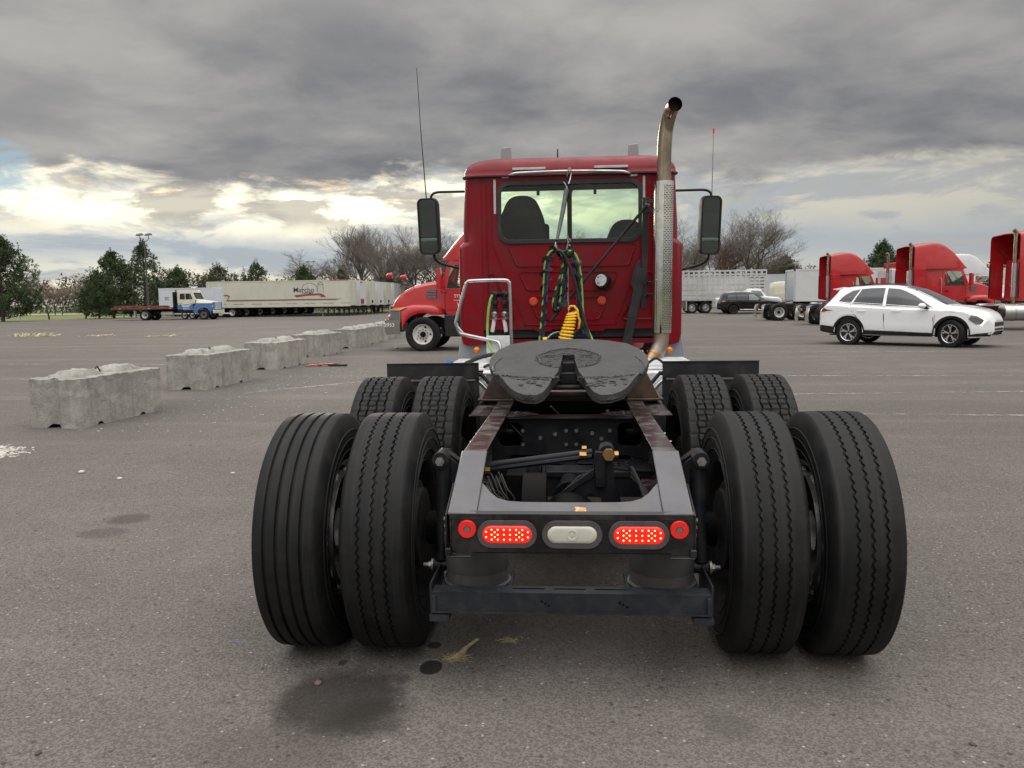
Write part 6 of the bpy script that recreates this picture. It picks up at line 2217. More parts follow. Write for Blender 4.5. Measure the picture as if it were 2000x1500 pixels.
# white work truck in front of the livestock trailer
r = thing('white_truck', 'small white work truck between the black SUV and the cream cab', 'truck', (12.2, 67.4, 0), 0)
s = Shell(5.6,
          [(0, 1.3), (.3, 1.35), (2.5, 1.36), (2.62, 1.95), (2.9, 2.08), (3.6, 2.08), (3.8, 2.0), (4.15, 1.52), (4.3, 1.42), (5.2, 1.34), (5.5, 1.2), (5.6, .9)],
          [(0, 1.25), (2.5, 1.26), (2.7, 1.38), (4.2, 1.36), (5.2, 1.26), (5.5, 1.1), (5.6, .8)],
          [(0, .9), (.1, .98), (5.2, .98), (5.5, .85), (5.6, .75)], [(0, .9), (2.6, .78), (4.2, .8), (5.2, .86), (5.6, .6)],
          (1.2, 4.75), .46, .40, [(0, .55), (5.6, .5)])
s.build('body', WHV, r)
for sg in (-1, 1):
    s.patch('side_window', [(2.95, 1.45), (4.0, 1.45), (3.75, 1.88), (2.95, 1.92)], pm('clear_side_glass', (.16, .19, .18), .06, coat=1), r, sg)
    for x_ in (1.2, 4.75):
        car_wheel(r, x_, sg * .88, sg, ALLOY, 0, 1.12)
s.toppatch('windscreen', 3.84, 4.24, lambda x: .68, TINT, r)
# cream cab with grey box
r = thing('cream_truck', 'cream cab truck with grey box and upright exhaust left of the white trailer', 'truck', (18.3, 73.0, 0), 0)
s = Shell(1.7, [(0, 2.2), (.1, 2.6), (.5, 2.72), (1.4, 2.74), (1.7, 2.72)], [(0, 1.5), (.2, 1.7), (1.7, 1.75)], [(0, 1.0), (.1, 1.12), (1.7, 1.15)], [(0, .8), (.4, .98), (1.7, 1.0)], (.62,), .50, .5, [(0, .75), (1.7, .75)])
s.build('cab', CREAM, r)
for sg in (-1, 1):
    wheel(r, .62, sg * .98, .505, T_PLAIN, R_STEER, sg)
    wheel(r, 4.2, sg * .98, .505, T_PLAIN, R_OUT, sg)
G().box(1.75, 3.3, -1.2, 1.2, .95, 2.25).build('grey_box', pm('grey_box_paint', (.36, .36, .35), .6), r, bevel=.02)
G().box(1.0, 5.0, -.4, .4, .6, .95).build('frame', DARK, r)
G().tube(spline([(1.78, -1.1, 1.0), (1.78, -1.1, 2.0), (1.78, -1.1, 3.2), (1.72, -1.1, 3.35), (1.55, -1.1, 3.42)], 4), .07, 12).build('exhaust', CHROMED, r, smooth=50)

# flatbed truck
r = thing('flatbed_truck', 'old blue and cream flatbed truck with rusty load near the left trees', 'truck', (-39.3, 70.0, 0), radians(0))
B = lambda n, g, m, **k: g.build(n, m, r, **k)
FBL = pm('sky_blue_paint', (.055, .16, .36), .4, dirt=((.12, .2, .3), .4, 2))
for s in (-1, 1):
    B('frame_rail', G().box(-2.4, 6.4, *sorted((s * .34, s * .42)), .62, .86), BLK)
    wheel(r, 0, s * .98, .505, T_PLAIN, R_OUT, s)
    wheel(r, 0, s * .66, .505, T_PLAIN, None, s)
    wheel(r, 5.6, s * .95, .505, T_PLAIN, rim_mesh('grey_rim', GREY_RIM, .04, nh=5), s)
    B('mud_flap', G().box(-.98, -.95, *sorted((s * .75, s * 1.15)), .25, .9), WHITEP)
    g = G().plate([(3.15, .98), (4.55, .98), (4.60, 1.5), (3.15, 1.5)], fn=lambda u, v, w: (u, s * (.98 + w), v), a=-.03, b=0)
    d = B('lower_door', g, FBL)
    wd_ = rpoly([(3.35, 1.88), (4.62, 1.88), (4.38, 2.42), (3.35, 2.42)], .07)
    g = G().plate([(3.15, 1.503), (4.80, 1.503), (4.85, 1.85), (4.50, 2.60), (3.15, 2.60)], [wd_], fn=lambda u, v, w: (u, s * (.98 - max(0, v - 1.8) * .1 + w), v), a=-.03, b=0)
    B('upper_cab_side', g, CREAM)
    B('side_window', G().sheet(wd_, fn=lambda u, v, w: (u, s * (.96 - max(0, v - 1.8) * .1), v)), GLASSD, smooth=0)
    G().box(3.86, 3.92, *sorted((s * .95, s * .985)), 1.88, 2.42).build('window_pillar', CREAM, d)
    B('step_panel', G().box(3.15, 4.6, *sorted((s * .85, s * .95)), .72, .94), BLUEB)
    pts_o = [(5.6 + .66 * cos(radians(a_)), .5 + .66 * sin(radians(a_))) for a_ in range(0, 181, 15)]
    g = G().plate([(6.5, .80), (6.5, 1.50), (4.85, 1.50), (4.62, 1.2), (4.60, .72), (4.94, .5)] + [p for p in reversed(pts_o)][1:-1] + [(6.26, .80)], fn=lambda u, v, w: (u, s * (.96 + w), v), a=-.04, b=0)
    B('front_wing', g, FBL, smooth=30)
    g = G().tube([(a_, s * 1.0, b_) for a_, b_ in pts_o], .045, 8)
    B('wing_flare', g, FBL)
    G().ball((6.44, s * .98, 1.22), .07, 8).build('side_lamp', WHITEP, r)
g = G()
for P in ([(3.45, 1.40), (3.70, 1.46), (3.95, 1.47), (4.20, 1.46), (4.42, 1.40)],):
    for a_, c_ in zip(P, P[1:]):
        g.beam((a_[0], -.985, a_[1]), (c_[0], -.985, c_[1]), .07, .006, (0, 1, 0))
g.box(3.58, 4.28, -.988, -.982, 1.22, 1.33); g.box(3.62, 4.20, -.988, -.982, 1.06, 1.11); g.box(3.22, 3.32, -.988, -.982, 1.38, 1.46)
B('door_lettering', g, TXTW)
B('hood', G().loft([[(4.80, -.92, 1.50), (4.80, .92, 1.50), (4.80, .80, 1.88), (4.80, -.80, 1.88)], [(6.40, -.90, 1.50), (6.40, .90, 1.50), (6.40, .70, 1.62), (6.40, -.70, 1.62)]]), CREAM, bevel=.05)
B('cab_roof', G().box(3.15, 4.52, -.90, .90, 2.58, 2.68), CREAM, bevel=.04)
B('cab_back', G().box(3.12, 3.15, -.95, .95, .98, 2.6), CREAM)
B('windscreen', G().sheet([(-.84, 1.88), (.84, 1.88), (.80, 2.5), (-.80, 2.5)], fn=lambda u, v, w: (4.86 - (v - 1.85) * .46, u, v)), GLASSD, smooth=0)
B('windscreen_frame', G().plate([(-.94, 1.82), (.94, 1.82), (.88, 2.6), (-.88, 2.6)], [[(-.84, 1.90), (.84, 1.90), (.80, 2.5), (-.80, 2.5)]], fn=lambda u, v, w: (4.87 - (v - 1.85) * .46 + w, u, v), a=-.03, b=0), CREAM)
for k in range(4):
    B('roof_light', G().ball((4.35, -.6 + k * .4, 2.72), .05, 8), AMBER)
g = G().box(6.40, 6.50, -.92, .92, .92, 1.60)
gl_ = B('grille_panel', g, FBL)
for k in range(6):
    G().box(6.50, 6.54, -.62, .62, .98 + k * .10, 1.04 + k * .10).build('grille_bar', WHITEP, gl_)
B('bumper', G().box(6.50, 6.66, -1.1, 1.1, .58, .88), CREAM, bevel=.03)
B('flat_bed', G().box(-3.2, 2.75, -1.2, 1.2, 1.02, 1.18), pm('bed_wood_red', (.14, .05, .045), .8, var=.4, vs=3))
B('headboard', G().box(2.78, 2.90, -1.15, 1.15, 1.02, 2.58), BLK)
B('exhaust_pipe', G().cyl((3.0, -.9, .9), (3.0, -.9, 2.78), .05), BLK)
rnd = random.Random(9)
for k in range(11):
    x_ = -3.1 + k * .42
    g = G().beam((x_, rnd.uniform(-1.1, -.2), 1.24 + rnd.uniform(0, .08)), (x_ + rnd.uniform(.6, 1.2), rnd.uniform(-.2, 1.1), 1.24 + rnd.uniform(0, .1)), .18, .12)
    B('rusty_plate', g, pm('rust_red_steel', (.22, .065, .04), .85, var=.5, vs=4))
B('white_tank', G().cyl((1.4, -.6, .62), (2.5, -.6, .62), .2), WHITEP)
for x_ in (-2.4, 0.4, 2.4):
    B('side_marker', G().box(x_, x_ + .2, -1.215, -1.201, 1.06, 1.12), TAPE)
B('axle', G().cyl((0, -.9, .5), (0, .9, .5), .08), DARK)
B('under_frame_box', G().box(.9, 2.8, -.7, .7, .80, 1.01), DARK)


# ================================================================== trees and plants
BARK = pm('bark', (.085, .070, .058), .9, var=.35, vs=3)
TWIG = pm('twigs', (.17, .145, .125), .9, var=.3, vs=.6)
TWIGR = pm('reddish_twigs', (.19, .125, .105), .9, var=.3, vs=.6)
PINE = pm('pine_needles', (.060, .092, .034), .75, var=.45, vs=1.1)
PINE2 = pm('blue_pine_needles', (.040, .066, .036), .75, var=.4, vs=.9)
OLIVE = pm('olive_foliage', (.085, .095, .040), .85, var=.4, vs=.7)


def ribbon(g, p, q, w0, w1):
    d = (q - p)
    a = d.cross(V((rnd.uniform(-1, 1), rnd.uniform(-1, 1), rnd.uniform(-1, 1))))
    if a.length < 1e-6:
        return
    a.normalize(); b = d.cross(a).normalized()
    o = len(g.v)
    for k in range(3):
        t = 2 * pi * k / 3
        g.v.append(tuple(p + (a * cos(t) + b * sin(t)) * w0))
    for k in range(3):
        t = 2 * pi * k / 3
        g.v.append(tuple(q + (a * cos(t) + b * sin(t)) * w1))
    for k in range(3):
        l = (k + 1) % 3
        g.f.append((o + k, o + l, o + 3 + l, o + 3 + k))
        g.mi.append(0)


def bare_tree(label, loc, h, seed, group=None, spread=.55, stems=1, mat=TWIG, upright=.4, name='bare_tree', levels=6, lean=(0, 0), first=.28, fine=1.0):
    global rnd
    rnd = random.Random(seed)
    r = thing(name, label, 'tree', loc, 0, group)
    tr, cr = G(), G()

    def grow(p, d, L, w, lv):
        n = 3 if lv < 3 else 2
        pts = [p]
        cur = p
        dd = d.copy()
        for k in range(n):
            dd = (dd + V((rnd.uniform(-.30, .30), rnd.uniform(-.30, .30), rnd.uniform(-.12, .18)))).normalized()
            nx = cur + dd * (L / n)
            tgt = tr if lv < 2 else cr
            if lv < 2:
                tgt.tube([cur, nx], [w * (1 - .3 * k / n), w * (1 - .3 * (k + 1) / n)], 6, caps=False)
            else:
                ribbon(tgt, cur, nx, w * (1 - .35 * k / n), w * (1 - .35 * (k + 1) / n))
            cur = nx
            pts.append(cur)
            if lv < levels and (lv > 0 or k >= 1):
                m = (2 if lv > 0 else 3) if lv < levels - 1 else 3
                for _ in range(m):
                    if rnd.random() < (.72 if lv < 3 else .58):
                        az = rnd.uniform(0, 2 * pi)
                        side = V((cos(az), sin(az), 0))
                        nd = (dd * (upright * .7 + .25) + side * spread * rnd.uniform(.6, 1.5) + V((0, 0, upright * rnd.uniform(-.1, .5)))).normalized()
                        grow(cur, nd, L * rnd.uniform(.52, .74), w * rnd.uniform(.42, .60), lv + 1)
        if lv < levels:
            grow(cur, dd, L * .62, w * .55, lv + 1)

    for sidx in range(stems):
        a = rnd.uniform(0, 2 * pi)
        base = V((cos(a), sin(a), 0)) * (0 if stems == 1 else rnd.uniform(.3, 1.3))
        d = V((lean[0] + rnd.uniform(-.10, .10) * stems ** .5, lean[1] + rnd.uniform(-.1, .1), 1)).normalized()
        grow(base, d, h * (.40 if stems == 1 else rnd.uniform(.30, .44)), h * .018 / (stems ** .3), 0)
    tr.build('trunk', BARK, r, smooth=0, normals=False, split=False)
    c = cr.build('crown', mat, r, smooth=0, normals=False, split=False)
    zmax = max(v[2] for v in cr.v)
    k = h / zmax
    r.scale = (k, k, k)
    return r


def pine(label, loc, h, rad, seed, group=None, mat=PINE, name='pine_tree', base=.06, round_=.9, dens_=1.0, open_top=.3):
    global rnd
    rnd = random.Random(seed)
    r = thing(name, label, 'tree', loc, 0, group)
    tr, cr = G(), G()
    tr.tube([(0, 0, 0), (0.05, 0, h * .5), (0, .05, h * .97)], [h * .022, h * .014, h * .004], 8)

    def tuft(p, d, s):
        for _ in range(7):
            a = V((rnd.gauss(0, 1), rnd.gauss(0, 1), rnd.gauss(.25, 1))).normalized()
            dd = (d * .9 + a).normalized()
            q = p + dd * s * rnd.uniform(.7, 1.2)
            sd = dd.cross(V((rnd.gauss(0, 1), rnd.gauss(0, 1), rnd.gauss(0, 1)))).normalized() * s * .16
            o = len(cr.v)
            cr.v += [tuple(p - sd * .6), tuple(p + sd * .6), tuple(q)]
            cr.f.append((o, o + 1, o + 2)); cr.mi.append(0)
            o = len(cr.v)
            m_ = p.lerp(q, .5)
            sd2 = dd.cross(sd).normalized() * s * .16
            cr.v += [tuple(m_ - sd2), tuple(m_ + sd2), tuple(q + dd * s * .2)]
            cr.f.append((o, o + 1, o + 2)); cr.mi.append(0)

    nb = int(h * 21 * dens_)
    for i in range(nb):
        f = base + (1 - base) * ((i + rnd.random()) / nb)
        z = h * f
        prof = (1 - ((f - .28) / .72) ** 1.25) if f > .28 else .84 + .16 * (f / .28)
        L = rad * max(.10, prof) * rnd.uniform(.55, 1.12)
        az = rnd.uniform(0, 2 * pi)
        up = -.22 + 1.15 * f
        d = V((cos(az), sin(az), up * rnd.uniform(.6, 1.3))).normalized()
        p = V((0, 0, z * .93 + .25))
        n = max(3, int(L / .33))
        cur = p
        for k in range(n):
            nx = cur + d * (L / n)
            nx.z = max(nx.z, .12)
            d = (d + V((rnd.uniform(-.16, .16), rnd.uniform(-.16, .16), .10))).normalized()
            if k < n - 1 or True:
                ribbon(tr, cur, nx, .02 * (1 - k / n) + .006, .02 * (1 - (k + 1) / n) + .005)
            if k >= n * (.15 + .25 * (f < .6)):
                for _ in range(3 if k < n - 1 else 4):
                    if rnd.random() > open_top * f:
                        sd = V((rnd.gauss(0, .5), rnd.gauss(0, .5), rnd.gauss(.2, .35)))
                        q = nx + sd * .42
                        tuft(q, (d + sd).normalized(), rnd.uniform(.20, .34))
            cur = nx
        # upright leading shoots give the feathery outline
        q = cur.copy()
        for _ in range(rnd.choice((1, 2, 3, 4)) if f > .25 else 1):
            tuft(q, V((0, 0, 1.6)), .20)
            q = q + V((rnd.uniform(-.05, .05), rnd.uniform(-.05, .05), .24))
    tr.build('trunk', BARK, r, smooth=0, normals=False, split=False)
    cr.build('crown', mat, r, smooth=0, normals=False, split=False)
    return r


GP = 'evergreens along the left edge of the lot'
pine('tall dark pine at the left edge of the photo', (-55.5, 72.2, 0), 8.2, 4.0, 11, GP, base=.02, dens_=1.5)
pine('broad pine left of the lamp post behind the flatbed', (-49.9, 82.0, 0), 6.9, 3.7, 13, GP, base=.01, dens_=1.25)
pine('low rounded pine filling the left side of the broad pine', (-52.2, 83.0, 0), 4.6, 2.3, 23, GP, base=.01, dens_=1.4)
pine('taller open pine just left of the lamp post', (-46.9, 83.2, 0), 8.0, 2.9, 14, GP, base=.02, dens_=1.0, open_top=.6)
pine('dark pine right of the lamp post above the flatbed', (-46.0, 89.0, 0), 5.2, 3.3, 15, GP, base=.02, dens_=1.3)
pine('spreading pine above the cargo trailer', (-42.6, 92.5, 0), 5.6, 3.6, 16, GP, mat=OLIVE, base=.02, open_top=.6)
pine('windswept pine tops over the cream trailer rear', (-40.8, 100, 0), 6.3, 3.4, 17, GP, base=.02, open_top=.65)
pine('small pine over the cream trailer middle', (-38.0, 110, 0), 6.2, 3.0, 18, GP, base=.02)
pine('small pine beside the far lamp post', (-34.5, 118, 0), 6.7, 2.4, 19, GP, base=.02)
GQ = 'low brown trees beyond the grass'
for k, (x_, y_, h_, lb) in enumerate(((-85.0, 116, 6.4, 'low brown tree right beside the leftmost pine, far back'), (-80.5, 118, 5.6, 'low brown tree above the dead conifer'), (-75.5, 118, 6.6, 'low brown tree between the two dead conifers'), (-71.0, 119, 5.2, 'low brown tree left of the broad pine'))):
    bare_tree(lb, (x_, y_, 0), h_, 71 + k, GQ, spread=.8, upright=.3, stems=3, mat=TWIGR, levels=5)
bare_tree('small dead conifer with reddish twigs between the left pines', (-56.2, 80.3, 0), 5.2, 31, mat=TWIGR, spread=.6, upright=.35, name='dead_tree', levels=6)
bare_tree('bare grey dead conifer with spreading limbs on the grass', (-54.8, 84.6, 0), 5.6, 34, spread=.7, upright=.3, name='dead_tree', levels=6)
GB = 'bare trees behind the cream trailers'
bare_tree('wide bare tree over the middle of the cream trailer', (-44.7, 128, 0), 10.6, 41, GB, spread=.85, upright=.25)
bare_tree('second bare tree right of the far lamp post', (-38.5, 130, 0), 9.6, 42, GB, spread=.7, upright=.35)
bare_tree('tall crooked bare tree behind the trailer noses', (-28.6, 107, 0), 12.4, 43, GB, spread=.55, upright=.45, lean=(-.12, 0))
bare_tree('slender bare tree right of the crooked one', (-25.6, 104, 0), 12.0, 44, GB, spread=.40, upright=.6, lean=(.05, 0), stems=2)
bare_tree('bushy bare tree above the red bonnet mirrors', (-22.8, 101, 0), 10.0, 45, GB, spread=.55, upright=.5, stems=3)
bare_tree('bare tree left of the maroon tractor mirror', (-20.2, 101, 0), 11.5, 46, GB, spread=.5, upright=.5, stems=3)
bare_tree('bare tree under the left door mirror', (-16.8, 102, 0), 11.0, 47, GB, spread=.55, upright=.5, stems=3)
bare_tree('brushy bare tree low behind the trailer row', (-24.6, 112, 0), 7.2, 48, GB, spread=.7, upright=.3, stems=3, mat=TWIGR)
bare_tree('bare tree seen through the cab window', (2.6, 104, 0), 10.5, 49, GB, spread=.6, upright=.4)
GC = 'bare trees behind the livestock trailer'
bare_tree('bare tree between the exhaust stack and right mirror', (14.3, 104, 0), 13.0, 51, GC, spread=.5, upright=.55, stems=3)
bare_tree('tall bare tree right of the right mirror', (22.6, 104, 0), 13.4, 52, GC, spread=.62, upright=.5, stems=2)
bare_tree('bare tree partly hidden by the right mirror', (18.6, 106, 0), 11.8, 53, GC, spread=.55, upright=.5, stems=3, mat=TWIGR)
bare_tree('low bare tree at the right end of the thicket', (25.8, 108, 0), 8.2, 54, GC, spread=.8, upright=.35, stems=2, mat=TWIGR)
GE = 'evergreens behind the right hand trailers'
pine('round evergreen right of the livestock trailer', (29.6, 112, 0), 6.6, 3.6, 61, GE, base=.02, dens_=1.3, open_top=.1)
pine('evergreen with pointed top above the first red tractor', (35.2, 92, 0), 7.0, 3.2, 62, GE, base=.02, dens_=1.3, open_top=.1)
pine('broad evergreen behind the white day cab', (38.4, 95, 0), 5.6, 3.6, 63, GE, base=.02, dens_=1.3, open_top=.1, mat=OLIVE)
pine('evergreen top beyond the white sleeper roof', (53.5, 90, 0), 6.6, 3.4, 64, GE, base=.02, dens_=1.2, mat=OLIVE)
pine('evergreen left of the first red tractor', (31.5, 96, 0), 5.5, 2.6, 65, GE, base=.02, dens_=1.2, open_top=.1)

# far-off woods all round: one mass
rnd = random.Random(77)
g = G()
for k in range(3400):
    az = rnd.uniform(0, 2 * pi)
    R_ = rnd.uniform(172, 208)
    front = cos(az) > .5
    hh = rnd.uniform(4.5, 8.5) * (1.0 if front else 1.5)
    c = V((R_ * sin(az), R_ * cos(az), 0))
    for _ in range(52):
        z = hh * rnd.random() ** 1.3
        w_ = (1 - z / hh) * 2.6 + .5
        p = c + V((rnd.gauss(0, w_ * .6), rnd.gauss(0, w_ * .6), z))
        a = V((rnd.gauss(0, 1), rnd.gauss(0, 1), rnd.gauss(0, 1))).normalized() * rnd.uniform(.35, .8)
        b = V((rnd.gauss(0, 1), rnd.gauss(0, 1), rnd.gauss(0, 1))).normalized() * rnd.uniform(.3, .7)
        o = len(g.v)
        g.v += [tuple(p), tuple(p + a), tuple(p + b)]
        g.f.append((o, o + 1, o + 2)); g.mi.append(0)
g.build('far_woods', pm('far_woodland', (.075, .068, .050), .9, var=.4, vs=.05), smooth=0, normals=False, split=False)
fwd = bpy.data.objects['far_woods']; struct(fwd, 'stuff', 'distant brown and green treeline around the lot')
g = G()
for k in range(2200):                                 # undergrowth behind the trailers
    x_ = rnd.uniform(-60, 44); y_ = 112 + rnd.uniform(-7, 10) + max(0, -x_ - 30) * .3
    hh = rnd.uniform(1.4, 3.8)
    for _ in range(13):
        z = hh * rnd.random()
        p = V((x_ + rnd.gauss(0, .8), y_ + rnd.gauss(0, .8), z))
        q = p + V((rnd.gauss(0, .35), rnd.gauss(0, .35), rnd.uniform(.3, 1.3)))
        s_ = V((rnd.uniform(-1, 1), rnd.uniform(-1, 1), 0)) * .05
        o = len(g.v)
        g.v += [tuple(p - s_), tuple(p + s_), tuple(q)]
        g.f.append((o, o + 1, o + 2)); g.mi.append(0)
struct(g.build('thicket', TWIGR, smooth=0, normals=False, split=False), 'stuff', 'brown leafless undergrowth behind the trailers')

# lamp posts
def lamp_post(label, loc, h):
    r = thing('lamp_post', label, 'lamp post', loc)
    G().tube([(0, 0, 0), (0, 0, h - .7)], [.11, .07], 12).build('pole', pm('pole_bronze', (.07, .065, .06), .5), r)
    G().tube(spline([(-.45, 0, h - .15), (-.43, 0, h - .45), (-.2, 0, h - .66), (0, 0, h - .70), (.2, 0, h - .66), (.43, 0, h - .45), (.45, 0, h - .15)], 4), .035, 8).build('bracket', pm('pole_bronze', (.07, .065, .06), .5), r)
    for s in (-1, 1):
        g = G().loft([[(s * .45 - .34, -.24, h - .14), (s * .45 + .34, -.24, h - .06), (s * .45 + .34, .24, h - .06), (s * .45 - .34, .24, h - .14)], [(s * .45 - .24, -.18, h + .04), (s * .45 + .24, -.18, h + .12), (s * .45 + .24, .18, h + .12), (s * .45 - .24, .18, h + .04)]])
        g.build('lamp_head', pm('lamp_head_grey', (.16, .15, .14), .5), r, bevel=.02)
    return r


lamp_post('twin headed lamp post standing behind the flatbed truck', (-42.3, 75.2, 0), 8.4)
lamp_post('distant twin headed lamp post above the cream trailer', (-41.5, 124.5, 0), 7.9)


# ================================================================== ground
def asphalt_mat():
    mt = bpy.data.materials.new('weathered_asphalt'); mt.use_nodes = True
    t = NT(mt.node_tree); b = t.n['Principled BSDF']
    tc = t.new('ShaderNodeTexCoord').outputs['Object']
    sp = t.new('ShaderNodeSeparateXYZ'); t.l.new(tc, sp.inputs[0]); x, y = sp.outputs[0], sp.outputs[1]
    big = t.noise(tc, .22, 5, .6, .3); mid = t.noise(tc, 1.7, 6, .62, .3); fine = t.noise(tc, 14, 5, .65)
    # long faint bands across the lot (paving lanes, wheel traffic)
    bands = t.noise(t.mapv(tc, rot=(0, 0, .035), scale=(.035, .75, 1)), 1.0, 6, .62)
    c = t.mix(t.lin(big, .3, .7), (.106, .095, .087), (.156, .140, .128))
    c = t.mix(t.m('MULTIPLY', t.lin(mid, .35, .7), .55), c, (.098, .087, .078))
    c = t.mix(t.m('MULTIPLY', t.ss(bands, .52, .66), .42), c, (.190, .170, .158))
    c = t.mix(t.m('MULTIPLY', t.ss(bands, .46, .36), .35), c, (.098, .087, .081))
    # aggregate
    def vor(scale, feat='F1'):
        n = t.new('ShaderNodeTexVoronoi', feature=feat); t.put(n.inputs['Vector'], tc); n.inputs['Scale'].default_value = scale
        return n
    v1 = vor(135); v2 = vor(62); v3 = vor(34)
    s1 = t.new('ShaderNodeSeparateColor'); t.l.new(v1.outputs['Color'], s1.inputs[0])
    s2 = t.new('ShaderNodeSeparateColor'); t.l.new(v2.outputs['Color'], s2.inputs[0])
    s3 = t.new('ShaderNodeSeparateColor'); t.l.new(v3.outputs['Color'], s3.inputs[0])
    c = t.mix(.62, c, t.mix(s1.outputs[0], (.035, .032, .031), (.46, .44, .42)), 'MIX') if False else t.mix(t.m('MULTIPLY', t.ss(s1.outputs[0], .0, 1.0), 1.0), t.mix(.27, c, (.035, .032, .030)), t.mix(.15, c, (.50, .47, .43)))
    grit = t.m('MULTIPLY', t.ss(s2.outputs[1], .972, .98), t.m('SUBTRACT', 1.0, t.ss(v2.outputs['Distance'], .25, .42)))
    c = t.mix(t.m('MULTIPLY', grit, .55), c, (.55, .52, .47))
    dk = t.m('MULTIPLY', t.ss(s3.outputs[2], .975, .985), t.m('SUBTRACT', 1.0, t.ss(v3.outputs['Distance'], .2, .4)))
    c = t.mix(t.m('MULTIPLY', dk, .7), c, (.05, .045, .043))
    # stains with shapes of their own, and shade painted under the tractor
    nz = t.noise(tc, 9, 5, .6); nzs = t.noise(tc, 3, 4, .6)

    def blot(cx, cy, rx, ry, amt, col, soft=.35, wob=.5, rot=0.0):
        u = t.m('SUBTRACT', x, cx); v = t.m('SUBTRACT', y, cy)
        if rot:
            u, v = t.m('ADD', t.m('MULTIPLY', u, cos(rot)), t.m('MULTIPLY', v, sin(rot))), t.m('SUBTRACT', t.m('MULTIPLY', v, cos(rot)), t.m('MULTIPLY', u, sin(rot)))
        u = t.m('DIVIDE', u, rx); v = t.m('DIVIDE', v, ry)
        r = t.m('SQRT', t.m('ADD', t.m('MULTIPLY', u, u), t.m('MULTIPLY', v, v)))
        r = t.m('ADD', r, t.m('MULTIPLY', t.m('SUBTRACT', nz, .5), wob))
        return t.m('MULTIPLY', t.m('SUBTRACT', 1.0, t.ss(r, 1 - soft, 1 + soft * .5)), amt), col
    rough_m = None
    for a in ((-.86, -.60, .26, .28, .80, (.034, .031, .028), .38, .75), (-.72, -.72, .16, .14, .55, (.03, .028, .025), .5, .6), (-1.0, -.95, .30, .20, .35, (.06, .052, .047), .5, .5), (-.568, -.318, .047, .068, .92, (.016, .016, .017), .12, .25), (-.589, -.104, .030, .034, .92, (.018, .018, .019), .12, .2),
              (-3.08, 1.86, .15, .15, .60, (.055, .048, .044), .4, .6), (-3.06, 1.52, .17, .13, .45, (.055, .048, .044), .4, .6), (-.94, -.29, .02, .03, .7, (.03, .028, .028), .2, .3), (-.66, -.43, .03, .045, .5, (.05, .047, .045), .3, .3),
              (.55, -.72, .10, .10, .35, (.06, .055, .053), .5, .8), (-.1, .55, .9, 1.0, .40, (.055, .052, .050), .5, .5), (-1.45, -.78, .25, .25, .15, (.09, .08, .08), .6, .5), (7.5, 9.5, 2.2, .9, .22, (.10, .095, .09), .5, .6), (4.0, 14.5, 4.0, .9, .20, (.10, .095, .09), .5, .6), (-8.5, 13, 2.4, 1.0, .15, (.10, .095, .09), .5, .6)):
        m, col = blot(*a)
        c = t.mix(m, c, col)
    # gravel dust along the block row
    m, col = blot(-5.6, 11.0, 1.0, 5.2, .45, (.115, .108, .102), .5, .9, .05)
    c = t.mix(m, c, col)
    # cracks
    vc = t.new('ShaderNodeTexVoronoi', feature='DISTANCE_TO_EDGE'); t.put(vc.inputs['Vector'], t.m and t.mapv(tc, scale=(.13, .27, 1)))
    ad = t.new('ShaderNodeVectorMath', operation='ADD')
    wob = t.new('ShaderNodeTexNoise'); t.put(wob.inputs['Vector'], tc); wob.inputs['Scale'].default_value = 1.3; wob.inputs['Detail'].default_value = 5
    sc = t.new('ShaderNodeVectorMath', operation='SCALE'); t.l.new(wob.outputs['Color'], sc.inputs[0]); sc.inputs['Scale'].default_value = .35
    t.l.new(t.mapv(tc, scale=(.13, .27, 1)), ad.inputs[0]); t.l.new(sc.outputs[0], ad.inputs[1]); t.l.new(ad.outputs[0], vc.inputs['Vector'])
    crack = t.m('MULTIPLY', t.m('SUBTRACT', 1.0, t.ss(vc.outputs['Distance'], .0005, .0022)), t.m('MULTIPLY', t.ss(y, 6.5, 10.0), .55))
    c = t.mix(crack, c, (.05, .047, .046))
    t.l.new(c, b.inputs['Base Color'])
    b.inputs['Roughness'].default_value = .82
    b.inputs['Specular IOR Level'].default_value = .04
    h = t.m('ADD', t.m('MULTIPLY', v1.outputs['Distance'], -.45), t.m('ADD', t.m('MULTIPLY', fine, .5), t.m('MULTIPLY', s1.outputs[1], .35)))
    bn = t.new('ShaderNodeBump'); bn.inputs['Strength'].default_value = 1.0; bn.inputs['Distance'].default_value = .0035
    t.l.new(h, bn.inputs['Height']); t.l.new(bn.outputs[0], b.inputs['Normal'])
    return mt


def flat(name, pts, z, mat, kind='structure'):
    g = G().sheet(pts, w=z)
    return struct(g.build(name, mat, smooth=0, split=False), kind)


GRASS = pm('lawn', (.085, .135, .030), .95, var=.3, vs=.35, dirt=((.17, .16, .07), .3, .12))
flat('grass', [(-900, -900), (900, -900), (900, 900), (-900, 900)], -.02, GRASS)
ASP = asphalt_mat()
flat('asphalt', [(-70, -40), (70, -40), (70, 88), (30, 90), (10, 96), (-20, 118), (-40, 104), (-43.0, 81), (-46.5, 77.6), (-51, 74.6), (-56, 69.0), (-70, 60)], 0.0, ASP)
flat('grass_verge', [(-75, 66), (-56.3, 69.1), (-51, 75.0), (-46.6, 78.0), (-43.4, 81.4), (-41.0, 104), (-75, 104)], -.006, pm('verge_grass', (.11, .135, .042), .95, var=.4, vs=1.2, dirt=((.22, .18, .09), .45, .7)))
flat('ball_field', [(-150, 128), (-78, 124), (-82, 138), (-160, 146)], -.008, pm('infield_soil', (.36, .29, .19), .95, var=.15, vs=.3))

